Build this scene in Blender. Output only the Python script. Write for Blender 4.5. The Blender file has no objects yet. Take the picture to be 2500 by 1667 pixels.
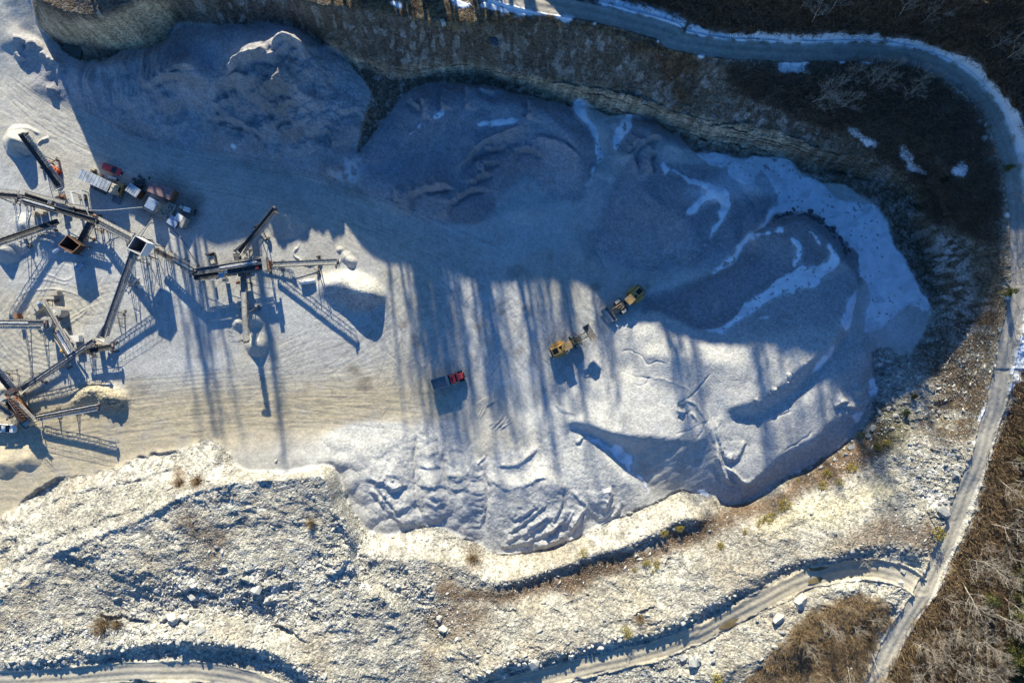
import bpy, bmesh, math, random
import numpy as np
from mathutils import Vector, Matrix
random.seed(7); rng = np.random.default_rng(7)
sc = bpy.context.scene
COL = sc.collection
# ------------------------------------------------------------------ camera (drone 160 m above the pit floor, looking straight down)
HC, FPX, CX, CY = 160.0, 1666.7, 1250.0, 833.5
cam = bpy.data.cameras.new("camera"); cam.lens = 24.0; cam.sensor_width = 36.0
cam.clip_start = 1.0; cam.clip_end = 5000.0
camo = bpy.data.objects.new("camera", cam); COL.objects.link(camo)
camo.location = (0, 0, HC); camo.rotation_euler = (0, 0, 0); sc.camera = camo
# ------------------------------------------------------------------ sky, sun, exposure
SUN_EL, SUN_AZ = math.radians(21.0), math.radians(9.0)      # low sun beyond the top of the frame, a little to the left
w = bpy.data.worlds.new("World"); sc.world = w; w.use_nodes = True
nt = w.node_tree; nt.nodes.clear()
sky = nt.nodes.new("ShaderNodeTexSky"); sky.sky_type = 'NISHITA'; sky.sun_disc = False
sky.sun_elevation = SUN_EL; sky.sun_rotation = -SUN_AZ; sky.altitude = 300; sky.air_density = 1.0; sky.dust_density = 0.3; sky.ozone_density = 4.0
bg = nt.nodes.new("ShaderNodeBackground"); bg.inputs[1].default_value = 0.107
wo = nt.nodes.new("ShaderNodeOutputWorld")
hs = nt.nodes.new("ShaderNodeHueSaturation"); hs.inputs['Saturation'].default_value = 1.22; hs.inputs['Hue'].default_value = .506
nt.links.new(sky.outputs[0], hs.inputs['Color']); nt.links.new(hs.outputs[0], bg.inputs[0]); nt.links.new(bg.outputs[0], wo.inputs[0])
sl = bpy.data.lights.new("sun", 'SUN'); sl.energy = 5.0; sl.angle = math.radians(0.75); sl.color = (1.0, 0.94, 0.74)
so = bpy.data.objects.new("sun", sl); COL.objects.link(so)
SUNV = Vector((-math.sin(SUN_AZ)*math.cos(SUN_EL), math.cos(SUN_AZ)*math.cos(SUN_EL), math.sin(SUN_EL)))
so.rotation_euler = SUNV.to_track_quat('Z', 'Y').to_euler(); so.location = (0, 0, 200)
sc.view_settings.view_transform = 'Standard'; sc.view_settings.look = 'None'; sc.view_settings.gamma = 1.0
sc.view_settings.exposure = 0.98
sc.cycles.max_bounces = 6; sc.cycles.diffuse_bounces = 2; sc.cycles.glossy_bounces = 2; sc.cycles.transmission_bounces = 2

# ------------------------------------------------------------------ survey helpers: photo measurements -> metres
CROP = dict(S=(0,0,1.0), F=(0,0,.9408), G1=(0,280,4.356), G2=(0,640,3.136), G3=(400,460,2.7036), G4=(1040,660,4.055),
            C5=(0,0,2.4758), C6=(800,0,2.6133), C7=(1600,0,2.6133), A1=(1500,400,2.351), A2=(900,960,2.6133),
            A3=(1700,1000,2.35125), A4=(0,1060,2.5833), A5=(900,1200,2.6133), A6=(800,480,2.904), M1=(0,320,11.76),
            M2=(180,370,7.35), M3=(0,450,9.408), M4=(200,520,9.8), M5=(0,680,7.84), M6=(0,870,7.127), M7=(450,480,5.88), M8=(0,560,7.127))
def P(c, *pts):
    ox, oy, s = CROP[c]
    return [(ox+p[0]/s, oy+p[1]/s) + tuple(p[2:]) for p in pts]
def W(u, v, h=0.0):
    k = (HC-h)/FPX
    return Vector(((u-CX)*k, (CY-v)*k, h))

# ------------------------------------------------------------------ noise
def _hash(ix, iy, seed):
    h = (ix.astype(np.uint32)*np.uint32(374761393) + iy.astype(np.uint32)*np.uint32(668265263) + np.uint32((seed*974634777+12345) & 0xffffffff))
    h = (h ^ (h >> np.uint32(13)))*np.uint32(1274126177)
    h = (h ^ (h >> np.uint32(16)))*np.uint32(2246822519)
    return ((h ^ (h >> np.uint32(15))) & np.uint32(0xffffff)).astype(np.float32)/np.float32(0xffffff)
def vnoise(x, y, seed=0):
    fx = np.floor(x); fy = np.floor(y)
    ix = fx.astype(np.int32); iy = fy.astype(np.int32)
    tx = (x-fx).astype(np.float32); ty = (y-fy).astype(np.float32)
    tx = tx*tx*tx*(tx*(tx*6-15)+10); ty = ty*ty*ty*(ty*(ty*6-15)+10)
    a = _hash(ix, iy, seed); b = _hash(ix+1, iy, seed); c = _hash(ix, iy+1, seed); d = _hash(ix+1, iy+1, seed)
    return ((a+(b-a)*tx)*(1-ty) + (c+(d-c)*tx)*ty)*2-1
def fbm(x, y, s, octv=4, seed=0, gain=.5):
    r = 0; a = 1; t = 0
    for o in range(octv):
        k = 2**o/s
        ca, sa = math.cos(o*1.1+seed), math.sin(o*1.1+seed)
        r = r + a*vnoise((x*ca-y*sa)*k+17.3*o, (x*sa+y*ca)*k-9.1*o, seed*13+o); t += a; a *= gain
    return r/t
def cells(x, y, s, seed=0, tilt=.5):
    """angular broken-rock relief: every Voronoi cell is a tilted facet; returns height, edge distance, cell random"""
    X = x/s; Y = y/s
    ix = np.floor(X).astype(np.int32); iy = np.floor(Y).astype(np.int32)
    d1 = np.full(X.shape, 9., np.float32); d2 = d1.copy(); h = np.zeros(X.shape, np.float32); rr = h.copy()
    for i in (-1, 0, 1):
        for j in (-1, 0, 1):
            cx = ix+i; cy = iy+j
            px = _hash(cx, cy, seed); py = _hash(cx, cy, seed+1); r = _hash(cx, cy, seed+2); r2 = _hash(cx, cy, seed+3)
            dx = X-(cx+px); dy = Y-(cy+py); d = np.sqrt(dx*dx+dy*dy).astype(np.float32)
            hh = r + tilt*(dx*(r2*2-1)+dy*(((r*7.13) % 1)*2-1))*2
            m = d < d1
            d2 = np.where(m, d1, np.minimum(d2, d))
            h = np.where(m, hh, h); rr = np.where(m, r2, rr); d1 = np.where(m, d, d1)
    return h-.5, d2-d1, rr
def domes(x, y, s, seed=0):
    """overlapping rounded dumps: height of the tallest mound at each point, and its own random number"""
    X = x/s; Y = y/s; ix = np.floor(X).astype(np.int32); iy = np.floor(Y).astype(np.int32); h = np.full(X.shape, -9., np.float32); rr = np.zeros(X.shape, np.float32)
    for i in (-1, 0, 1):
        for j in (-1, 0, 1):
            cx = ix+i; cy = iy+j; r = _hash(cx, cy, seed+2); d = (X-(cx+_hash(cx, cy, seed)))**2+(Y-(cy+_hash(cx, cy, seed+1)))**2
            v = (.35*r+.65-np.sqrt(d+.06)).astype(np.float32); m = v > h; h = np.where(m, v, h); rr = np.where(m, r, rr)
    return h, rr
def sstep(a, b, x):
    t = np.clip((x-a)/(b-a), 0, 1); return t*t*(3-2*t)
def smooth_poly(pts, closed=False, n=6):
    pts = [tuple(map(float, p)) for p in pts]
    if len(pts) < 3: return np.array(pts)
    A = np.array(pts); N = len(A); out = []
    rngi = range(N) if closed else range(N-1)
    for i in rngi:
        if closed: p0, p1, p2, p3 = A[i-1], A[i], A[(i+1) % N], A[(i+2) % N]
        else: p0, p1, p2, p3 = A[max(i-1, 0)], A[i], A[i+1], A[min(i+2, N-1)]
        for k in range(n):
            t = k/n
            out.append(.5*((2*p1)+(-p0+p2)*t+(2*p0-5*p1+4*p2-p3)*t*t+(-p0+3*p1-3*p2+p3)*t**3))
    if not closed: out.append(A[-1])
    return np.array(out)
def inpoly(X, Y, poly):
    poly = np.asarray(poly)[:, :2]; r = np.zeros(X.shape, bool); n = len(poly); j = n-1
    for i in range(n):
        xi, yi = poly[i]; xj, yj = poly[j]
        if yi != yj:
            c = ((yi > Y) != (yj > Y)) & (X < (xj-xi)*(Y-yi)/(yj-yi)+xi)
            r ^= c
        j = i
    return r
def blur(a, r, it=2):
    for _ in range(it):
        for ax in (0, 1):
            p = np.concatenate([np.repeat(np.take(a, [0], ax), r+1, ax), a, np.repeat(np.take(a, [-1], ax), r, ax)], ax)
            c = np.cumsum(p, ax, dtype=np.float64)
            n = a.shape[ax]
            a = ((np.take(c, range(2*r+1, 2*r+1+n), ax)-np.take(c, range(0, n), ax))/(2*r+1)).astype(np.float32)
    return a
# ================================================================== TERRAIN
# outline of the pit floor and its stockpiles (foot of the walls), with the height of the foot
PITN = P('C5',(150,-500,5),(180,-60,4),(230,60,3),(300,170,2),(390,300,.6),(470,350,.6),(600,380,1),(750,310,2),(870,300,3),(1000,245,4),(1050,170,5),(1100,133,6),(1400,148,8),(1750,148,9),(1850,190,8),(1950,270,7),(2060,310,6)) + \
  P('C6',(180,440,6),(260,560,5.5),(275,640,5),(180,965,1),(300,840,2),(400,700,3),(480,610,3.5),(680,530,4),(900,545,4),(1050,560,4),(1140,590,4),(1270,625,4),(1420,640,4),(1540,690,3.5),(1640,640,4.5),(1760,720,3.5),(1900,745,4),(2060,750,4),(2200,850,4)) + \
  P('C7',(150,850,4),(235,950,4),(300,985,4),(380,980,4),(470,1030,4),(560,1010,4),(700,990,4),(850,1020,4),(940,1110,4),(1040,1160,4),(1200,1180,4),(1280,1230,4),(1400,1300,4)) + \
  P('A1',(1440,205,4),(1560,295,4),(1600,400,3.6),(1640,500,3.5),(1660,580,3.5),(1720,640,3.5),(1750,760,3.5),(1805,800,3.2),(1800,900,3),(1760,1010,3),(1650,1110,3),(1560,1060,3),(1490,1080,3),(1480,1250,2.5),(1500,1310,2.3),(1470,1400,2)) + \
  P('A3',(1000,30,1.6),(930,110,1.4),(850,190,1.2),(780,240,1.2),(640,330,1),(540,370,1),(450,410,1),(380,480,1),(260,545,1),(170,545,1),(110,500,1))
PITS = P('A2',(2190,650,1),(2040,615,1),(1960,620,1),(1900,670,1),(1780,720,1),(1560,810,.9),(1440,860,.8),(1400,890,.8),(1280,930,.7),(1200,980,.6),(1040,1010,.5),(930,1030,.5),(790,1015,.5),(720,970,.5),(640,930,.5),(560,900,.5),(470,860,.5),(290,850,.5),(150,905,.5),(0,875,.5)) + \
  P('A4',(2230,480,.6),(2150,310,.8),(2090,205,1),(1950,220,.8),(1760,245,.6),(1560,240,.6),(1480,185,.8),(1440,110,.8),(1320,45,.5),(1100,115,.3),(900,140,.2),(760,190,.1),(560,255,.1),(380,265,.1),(190,385,.1),(0,540,.1),(-300,760,.1),(-2500,1900,.1))
PIT = PITN+PITS+[(-1000,-700,5)]
H = []                                            # break lines: (u, v, height)
H += [PITN, PITS]
def L(c, *pts): H.append(P(c, *pts))
# --- north wall: foot of the rock band, top of the band, rim
L('C6',(200,385,6.5),(430,478,5.5),(650,475,5),(800,452,5),(1000,468,5),(1150,520,5),(1300,560,5),(1500,620,5),(1800,690,5),(2060,735,5),(2352,860,5))
L('C7',(0,770,5),(300,880,5),(700,955,5),(1000,1045,5),(1300,1115,5),(1600,1235,5),(1700,1330,5))
L('C6',(0,270,12),(200,350,10.5),(430,445,9.5),(650,430,9.5),(800,412,9.5),(1000,432,9.5),(1120,480,9.5),(1250,500,9.5),(1500,565,10),(1800,610,10.5),(2060,690,10.5),(2352,790,11))
L('C7',(0,700,11),(300,790,11),(700,865,11),(1000,955,11),(1300,1015,11),(1600,1110,10.5),(1780,1230,10))
L('C5',(160,-500,12),(200,-60,14),(240,8,16),(380,85,16),(480,110,16),(600,100,16),(760,35,16.5),(850,-10,17),(1100,-60,17.3),(1350,-110,17.3),(1680,-110,17.6),(1820,-10,19.3),(1960,40,20),(2200,58,20),(2352,60,20))
L('C6',(380,60,20),(520,108,20),(700,150,20),(900,155,20),(1100,118,20),(1400,138,20.3),(1550,150,20.5),(1750,190,20.5),(1900,240,20.5),(2050,290,20.5),(2250,340,20.5))
L('C7',(0,305,20.5),(200,350,20.5),(400,395,20.5),(600,415,20.5),(800,470,20),(1000,500,20),(1300,480,20))
L('C7',(1000,640,18),(1400,760,17),(1700,900,16.5),(1900,1100,15.5),(2000,1400,14.5))
L('C5',(200,-300,15),(420,-330,20),(700,-350,23),(1100,-380,22),(1400,-330,18),(1700,-330,18.5),(2350,-300,21))  # unseen hill beyond the rim, added to shade its left part
# --- east side
L('A1',(1700,340,3.5),(1780,480,3),(1810,620,3),(1850,740,3))
L('A1',(1760,300,9),(1850,450,8),(1890,620,7.5),(1930,760,7),(1900,900,6))
L('A1',(2000,200,14.5),(2080,500,13),(2100,800,12),(2050,1050,11),(1950,1300,9.5),(1850,1500,8.5))
L('A1',(1700,1200,5),(1650,1350,5),(1600,1500,5))
# --- roads: centre line with heights and half width (photo pixels)
ROADS = dict(
 upper=(P('C6',(0,-330,20),(500,-250,20),(900,-110,20),(1300,10,20.3),(1600,60,20.5),(1900,135,20.5),(2200,220,20.5))+P('C7',(100,255,20.5),(400,310,20.5),(800,335,20.5),(1200,340,20.5),(1500,350,20.5),(1750,405,20.5),(1950,515,20.3),(2090,670,20),(2190,850,19.6),(2260,1050,19.2),(2300,1300,18.7))+
        P('A1',(2315,420,18.3),(2325,620,18),(2310,800,17.6),(2260,1000,17.2),(2215,1200,16.8),(2180,1400,16.5))+P('A3',(1680,80,16.3),(1610,300,16),(1520,560,15.6),(1430,800,15.2),(1320,1010,14.8),(1190,1220,14.3),(1090,1420,14),(980,1620,13.8),(820,1900,13.5)), 26),
 lower=(P('A3',(1290,1030,14.7),(1180,950,14),(1000,910,13),(800,925,12.3),(600,985,12),(400,1085,11.8),(200,1200,11.6),(0,1300,11.4))+P('A5',(2100,900,11.4),(1900,990,11.2),(1600,1065,11),(1300,1135,10.8),(1000,1210,10.6),(700,1300,10.4),(200,1450,10)), 25),
 west=(P('A4',(-900,1600,9.8),(0,1560,9.8),(500,1520,9.8),(900,1490,9.8),(1300,1500,9.8),(1600,1560,9.9),(1800,1640,10),(2100,1760,10)), 24))
def offset(poly, d):
    p = np.array(poly); t = np.gradient(p[:, :2], axis=0); t /= np.linalg.norm(t, axis=1)[:, None]
    q = p.copy(); q[:, 0] += -t[:, 1]*d; q[:, 1] += t[:, 0]*d
    return [tuple(r) for r in q]
for nm, (cl, hw) in ROADS.items():
    cl = [tuple(r) for r in smooth_poly(cl, n=4)]
    for o in (-hw, -hw/2, 0, hw/2, hw): H.append(offset(cl, o))
# outer side of the upper road: forest bank
L('S',(1450,-60,21),(1640,10,22),(1800,60,23),(2100,60,24),(2300,80,25),(2440,200,24),(2520,400,22),(2560,700,20),(2540,900,18),(2480,1150,16.5),(2420,1300,16),(2330,1450,15.5),(2250,1600,15))
L('S',(1290,-250,24),(1345,-250,29),(1440,-250,32),(1600,-240,35),(1800,-190,36.5),(2000,-150,38),(2300,-120,38),(2600,-100,36),(3000,-100,36),(3300,-100,36))  # unseen ridge, raised so its shadow covers the loader and stockpiles
L('S',(1500,-800,26),(1900,-700,40),(3300,-700,42))
L('S',(3300,-600,40),(3300,600,34),(3300,1500,24),(3300,2500,20))
L('S',(2700,700,24),(2700,1200,19),(2700,1600,17),(2500,2000,16))
L('S',(-850,2550,14),(800,2550,15),(3300,2550,18)); L('S',(-800,1900,11),(600,1800,11),(1400,1800,13),(2100,1800,14))
# --- south walls
L('A4',(0,1000,8),(400,730,8.2),(700,610,8.5),(1000,470,8.5),(1250,350,8),(1500,295,8),(1800,270,8),(2060,235,8))
L('A4',(0,720,4.5),(300,520,4.5),(600,430,5),(900,360,5),(1200,250,5),(1380,150,4.5))
L('A4',(2060,235,8),(2110,420,8.5),(2170,600,8.5),(2210,760,8),(2230,900,8))
L('A4',(2150,620,7),(2240,760,5),(2300,900,5.5))
L('A4',(0,1200,8.8),(400,1100,8.6),(700,1120,8.4),(900,1150,7.8),(1200,1100,7.4),(1600,1130,7.2),(1850,1250,7.6))
L('A4',(700,900,8.8),(1100,850,8.8),(1500,800,8.8),(1900,850,8.8))
L('A4',(0,1470,11),(300,1425,11),(500,1395,11.2),(800,1345,11.4),(1050,1300,11.6),(1300,1310,11.8),(1600,1360,11.9),(1800,1420,12),(1950,1520,12.2),(2100,1620,12.5))
L('A4',(0,1499,9.9),(300,1455,9.9),(500,1425,9.9),(800,1378,9.9),(1050,1345,9.9),(1300,1350,9.9),(1600,1400,9.9),(1800,1470,9.9),(1920,1568,10))
L('A5',(0,420,6.5),(300,430,6.5),(600,480,6.8),(750,560,7.6),(930,575,8),(1250,480,8),(1400,410,8),(1650,345,8),(1880,235,8),(2000,170,8),(2130,180,8))
L('A5',(480,590,6.6),(750,592,6.6),(930,607,6.6),(1250,512,6.6),(1420,445,6.6),(1650,380,6.4),(1900,275,6.2),(2020,235,6),(2180,190,5.5))
L('A5',(450,680,6.6),(900,680,6.6),(1300,600,6.6),(1700,440,6.4),(2100,300,6)); 
L('A5',(0,560,7),(200,700,7),(330,900,7.4),(450,1000,8))
L('A5',(60,640,9.5),(200,800,9.8),(100,1000,10),(60,1200,10.5))
L('A5',(700,1165,12.3),(900,1085,12.4),(1100,1060,12.4),(1350,1000,12.5),(1600,940,12.6),(1800,900,12.7),(2000,812,12.8),(2200,722,13),(2352,640,13))
L('A3',(0,1180,12.7),(200,1070,12.9),(400,950,13.1),(640,860,13.5),(780,830,14),(1000,780,14.7),(1200,780,15.2),(1330,830,15.6))
L('A3',(300,880,11.5),(700,700,11.5),(1000,550,11.8),(1250,420,12.2)); L('A3',(300,740,9.5),(700,580,9.5),(1050,420,9.5),(1250,200,9.5))
L('A3',(120,640,5.5),(350,560,5.5),(600,460,5.5),(800,340,5.5),(1000,200,5.5),(1100,60,6))
L('A3',(0,1420,12.5),(400,1180,13),(650,1080,13.5),(900,1000,14.3)); L('A3',(100,1560,14.5),(600,1300,15),(1000,1150,15))
# --- flat pit floor
FLOOR = P('F',(-1500,170),(0,170),(70,235),(130,265),(190,305),(250,330),(330,350),(430,372),(530,395),(640,410),(720,420),(800,455),(850,470),(900,500),(960,525),(1040,540),(1120,520),(1180,500),(1260,540),(1330,600),(1420,650),(1400,720),(1360,800),(1330,870),(1260,930),(1180,950),(1080,930),(960,930),(900,960),(700,990),(480,1010),(330,1040),(200,1080),(100,1140),(0,1180),(-1500,1900))
# --- stockpiles
L('C5',(1020,450,9),(1100,420,10),(1180,415,10),(1250,490,9)); L('C5',(1100,330,6.5),(1230,300,6.5),(1260,420,6.5))
L('C5',(1370,460,12),(1420,370,13.4),(1490,330,13.9),(1600,285,14.1),(1700,225,14.5),(1790,235,14.3),(1860,320,12)); L('C5',(300,250,.6),(370,200,.6),(430,240,.6),(470,330,.6)); L('C5',(400,230,.5),(440,300,.5))
L('C5',(1480,470,11),(1500,600,8),(1510,690,6)); L('C5',(1100,650,3),(1200,700,2.2),(1280,850,1)); L('C5',(1700,420,12),(1850,560,9),(1960,700,5.5),(2050,850,3.5))
L('C5',(500,450,3),(700,560,3.2),(900,640,3.6)); L('C5',(600,400,4),(850,360,5),(1000,320,6))
L('C5',(180,470,0),(300,600,0),(430,640,0),(650,765,0),(850,865,0),(1060,905,0),(1300,935,0),(1500,985,0),(1750,1040,0),(1900,1090,0),(2050,1150,0))
L('C5',(1300,800,2.5),(1500,860,3),(1650,900,2)); L('C5',(2000,830,3.5),(2150,760,4.5),(2180,860,3),(2120,1000,1.5))
L('C5',(75,235,2.6),(200,255,2.8),(280,320,2.6),(375,440,2.2)); L('C5',(40,300,.4),(150,400,.3),(200,440,.2)); L('C5',(130,190,1.4),(250,240,1.4),(330,320,1.4),(420,430,1.2))
L('C5',(-100,-100,3),(60,60,2.2),(120,150,1.6)); L('C5',(250,200,2.5),(350,350,2),(480,440,2.2),(600,470,2.6))
# pile B
L('C6',(210,1040,.8),(400,960,2.4),(700,880,4.4),(1000,820,6),(1190,770,7)); L('C6',(300,1100,.8),(600,1060,2.2),(800,1075,4))
L('C6',(820,1085,4.2),(900,1010,5),(1000,900,6),(1120,850,6.6),(1240,790,7.2)); L('C6',(880,1090,2.4),(960,1000,3),(1060,940,3.6),(1180,910,4.6),(1300,880,5.6))
L('C6',(560,760,5),(640,690,6),(760,640,6.4),(900,640,6.6),(1140,670,6.8),(1270,680,7),(1400,730,7),(1520,840,6.4),(1580,950,5),(1600,1080,3))
L('C6',(500,870,4.6),(620,800,5.2),(760,760,6),(1000,770,6.4),(1200,755,7))
L('C6',(1640,790,2.6),(1700,870,2.2),(1740,970,1.8),(1680,1080,1.2),(1640,1200,.6)); L('C6',(1600,1270,.2),(1400,1200,.3),(1250,1110,.4))
L('C6',(250,1260,.1),(400,1330,.1),(560,1405,.1),(800,1435,.1),(950,1425,.1),(1060,1330,.1),(1170,1190,.1),(1250,1110,.3),(1400,1150,1.2),(1560,1200,.6))
L('C6',(430,1180,2.4),(560,1215,2.8),(720,1220,2.8),(850,1210,2.8),(960,1040,3.8),(1180,940,4)); L('C6',(1500,920,5),(1620,1020,3))
L('C6',(1690,760,3.6),(1750,840,4),(1810,960,3)); L('C6',(1840,860,2.4),(1860,930,2.2))
# pile C
L('A1',(-120,350,1),(0,230,2.4),(120,90,3.6),(250,60,4.4)); L('A1',(180,170,4.6),(300,250,4.8),(400,330,4.4),(470,430,3.2)); L('A1',(-150,520,.1),(0,560,.2),(200,600,.3),(380,590,.5))
L('A1',(480,540,1.4),(560,430,2.2),(610,330,3),(590,230,3.2)); L('A1',(300,640,.6),(600,560,1.8),(720,440,3),(900,260,3.6),(1050,180,3.8))
L('A1',(330,150,4.4),(500,130,5),(620,200,4.6)); L('A1',(690,180,5),(760,120,5.4),(860,160,5)); L('A1',(300,20,5),(450,60,4.6),(600,60,4.2))
L('C6',(1960,830,5),(2100,860,6),(2250,950,5.6)); L('A1',(1000,240,3.8),(1250,220,3.8),(1400,300,3.8)); L('A1',(1450,520,3.7),(1500,800,3.4),(1600,700,3.5),(1450,950,3.2))
# tongue
L('A1',(200,800,.4),(400,740,2),(650,620,4.2),(850,520,6),(980,470,7)); L('A1',(200,700,.4),(420,640,1.4),(600,600,2.4),(740,480,4.2))
L('A1',(790,440,6),(860,390,7),(980,340,8),(1100,330,8.4),(1200,400,8.4),(1270,480,8.2),(1300,560,8)); L('A1',(850,340,4.6),(930,285,4.2),(1050,262,4),(1200,320,4),(1330,430,4),(1410,520,4),(1425,650,4),(1390,750,4.2))
L('A1',(480,950,3.4),(650,910,4.6),(720,850,5),(850,740,5.4),(1000,660,6),(1180,610,6.8),(1300,560,7.6)); L('A1',(600,800,5),(800,700,5.6),(950,590,6.4),(1050,500,7.4))
L('A1',(330,912,2.8),(480,962,3.6),(600,985,4.3),(700,980,5)); L('A1',(100,890,.9),(250,850,1.5),(400,860,2.4))
# E1 and its eastern crest
L('A1',(650,1393,6.4),(790,1372,7),(920,1300,7.6),(1040,1190,8),(1150,1120,8.2),(1240,1040,8.2),(1310,920,7.8),(1330,800,7),(1390,720,6))
L('A1',(700,1445,4.6),(790,1455,4.6),(900,1400,4.8),(1000,1330,5),(1120,1215,5),(1240,1110,5),(1300,1020,4.8),(1340,960,4.4)); L('A1',(1400,800,4),(1440,960,3.8))
L('A1',(800,1050,7),(1050,1000,7.6)); L('A1',(1350,1080,6),(1440,1080,5.6),(1460,1180,5)); L('A1',(950,1480,5.2),(1150,1340,5.8),(1300,1200,6.2),(1430,1230,5))
L('A1',(0,1010,.1),(60,1180,1),(150,1060,2.2),(220,950,3),(260,900,3.6)); L('A1',(100,1260,3),(300,1290,4.2),(500,1350,5.2),(620,1400,5.4)); L('A1',(200,1100,4.2),(400,1110,5.4),(640,1150,6.4))
L('A2',(1300,180,3),(1400,200,4),(1560,258,5.2),(1700,272,5.6),(1850,282,5.8),(2000,290,6),(2110,297,6),(2150,220,6.2)); L('A2',(1240,30,.4),(1290,100,1),(1350,150,2))
L('A2',(1330,215,1.6),(1430,275,1.4),(1540,345,1.2),(1640,450,1.2),(1740,560,1.1),(1800,630,1)); L('A2',(1640,340,2.2),(1700,450,1.8),(1780,540,1.6))
L('A2',(2150,320,5.2),(2050,400,4),(1950,500,2.8),(1880,600,1.5)); L('A2',(2180,300,5.4),(2230,450,5),(2300,560,4.6))
# E2 crest
L('A3',(985,-60,3.5),(900,20,4.2),(800,40,5),(700,125,5.2),(640,180,5.2),(500,250,5.2),(400,335,5),(350,392,4.8),(290,415,4.6),(240,400,4.6),(190,350,4.8)); L('A3',(120,330,3.8),(180,400,3),(240,435,2.4)); L('A3',(250,450,2.4),(400,400,2.4),(560,300,2.2),(700,220,2.4),(850,120,2.4))
# pile F / F1
L('A2',(1330,215,0.93),(1300,260,1.51),(1400,340,2.32),(1500,420,2.78),(1600,520,2.78),(1680,600,2.2)); L('A2',(1280,420,2.44),(1350,560,3.02),(1450,680,2.67),(1560,700,1.97))
L('A2',(770,540,2.55),(850,600,2.9),(930,606,3.25),(1060,562,3.48),(1180,566,3.48),(1245,615,3.25)); L('A2',(900,750,2.55),(1050,700,2.78),(1180,680,2.78)); L('A2',(1100,300,0.93),(1180,420,1.74),(1220,540,2.67)); L('A2',(860,470,2.32),(960,470,2.67),(1090,345,1.74)); L('A2',(840,480,1.86),(960,488,1.97),(1095,360,1.28))
L('A2',(1240,640,2.09),(1290,620,2.78),(1330,700,2.55),(1340,820,1.51)); L('A2',(1380,760,1.16),(1420,830,0.7)); 
# G lanes
L('A2',(390,260,0.46),(395,400,1.51),(400,520,2.32),(400,620,2.44),(400,720,1.97),(440,800,1.04)); L('A2',(292,300,0.46),(298,500,1.16),(315,650,1.16),(340,760,0.7)); L('A2',(485,330,0.58),(492,480,1.28),(500,600,1.51),(500,700,1.28))
L('A2',(600,330,1.16),(620,450,1.97),(620,560,2.44),(620,680,2.2),(650,800,1.28)); L('A2',(735,400,1.51),(748,560,1.74),(752,700,1.39),(740,850,0.81),(710,920,0.46)); L('A2',(500,190,0.46),(560,260,0.81),(660,430,2.09),(690,440,2.2))
# H
L('A2',(240,305,0.93),(200,400,1.74),(120,500,2.2),(0,535,2.32)); L('A2',(0,620,1.74),(100,700,1.74),(230,800,0.93)); L('A2',(250,560,1.51),(270,700,1.39)); L('A4',(2000,200,1.51),(2100,170,1.74),(2240,190,2.09)); L('A4',(1600,120,0.46),(1800,130,0.7),(1900,150,1.04),(2050,100,0.46))
L('A2',(-200,700,1.74),(-100,560,2.09),(0,545,2.32))
# plant area heaps
L('C5',(110,880,3.2),(150,870,3.6),(190,885,3.2))
CONES = [(50,345,3.6,42),(622,780,1.6,24),(583,787,1.2,20),(628,842,2.6,32),(700,528,2.6,58),(858,640,1.2,15),(20,612,3,34),(120,598,1.0,40),(60,548,1.2,30),
         (846,628,.8,16),(830,610,.6,10),(14,1128,1.5,42),(70,1118,1.3,34),(15,950,1.5,25),(418,232+20,2.0,26),(705,320,2.2,32),(675,378,1.0,20),(810,415,1.2,24),(250,430,.0,10),(1080,820,0.0,9)]
L('G3',(1060,640,2),(1170,605,3.6),(1240,665,4.6),(1340,690,4.6),(1410,715,3.2),(1450,735,1.2)); L('G3',(1180,575,2.8),(1300,610,3.2),(1400,660,3)); L('G3',(990,720,.1),(1150,775,.2),(1260,805,.2),(1400,800,.2),(1460,700,.1),(1380,600,.1),(1230,545,.1),(1080,560,.1))
L('M6',(1290,800,1.2),(1430,660,2.0),(1600,560,2.6),(1720,700,1.6),(1850,680,2.8),(2050,720,2.6),(2150,780,1.3),(2220,800,.4)); L('M6',(1230,830,.1),(1350,600,.1),(1560,470,.1),(1850,480,.1),(2100,560,.1),(2260,760,.1),(2180,930,.1),(1950,980,.1),(1700,900,.2),(1350,900,.1))
# ---- solve the membrane between the break lines on a 6 px lattice, coarse to fine
U0, V0, ST = -900, -900, 6
nu, nv = (3400+900)//ST, (2600+900)//ST
nu -= nu % 8; nv -= nv % 8
sumh = np.zeros((nv, nu)); cnt = np.zeros((nv, nu))
gx = U0+(np.arange(nu)+.5)*ST; gy = V0+(np.arange(nv)+.5)*ST; GX, GY = np.meshgrid(gx, gy)
flo = inpoly(GX, GY, smooth_poly(FLOOR, True, 3)); 
for poly in H:
    q = smooth_poly(poly, n=4)
    for a, b in zip(q[:-1], q[1:]):
        n = max(2, int(math.hypot(b[0]-a[0], b[1]-a[1])/2.5))
        t = np.linspace(0, 1, n, endpoint=False)[:, None]; p = a+(b-a)*t
        i = ((p[:, 0]-U0)/ST).astype(int); j = ((p[:, 1]-V0)/ST).astype(int)
        ok = (i >= 0) & (i < nu) & (j >= 0) & (j < nv)
        np.add.at(sumh, (j[ok], i[ok]), p[ok, 2]); np.add.at(cnt, (j[ok], i[ok]), 1)
for c, q in (('G3', [(960,740),(1030,540),(1230,520),(1420,580),(1490,700),(1430,830),(1250,840),(1100,800)]), ('M6', [(1200,850),(1330,570),(1560,440),(1870,450),(2130,530),(2290,760),(2210,960),(1950,1010),(1300,930)])):
    flo &= ~inpoly(GX, GY, np.array(P(c, *q)))
m0 = flo & (cnt == 0)
sumh[m0] = 0; cnt[m0] = .2
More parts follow.
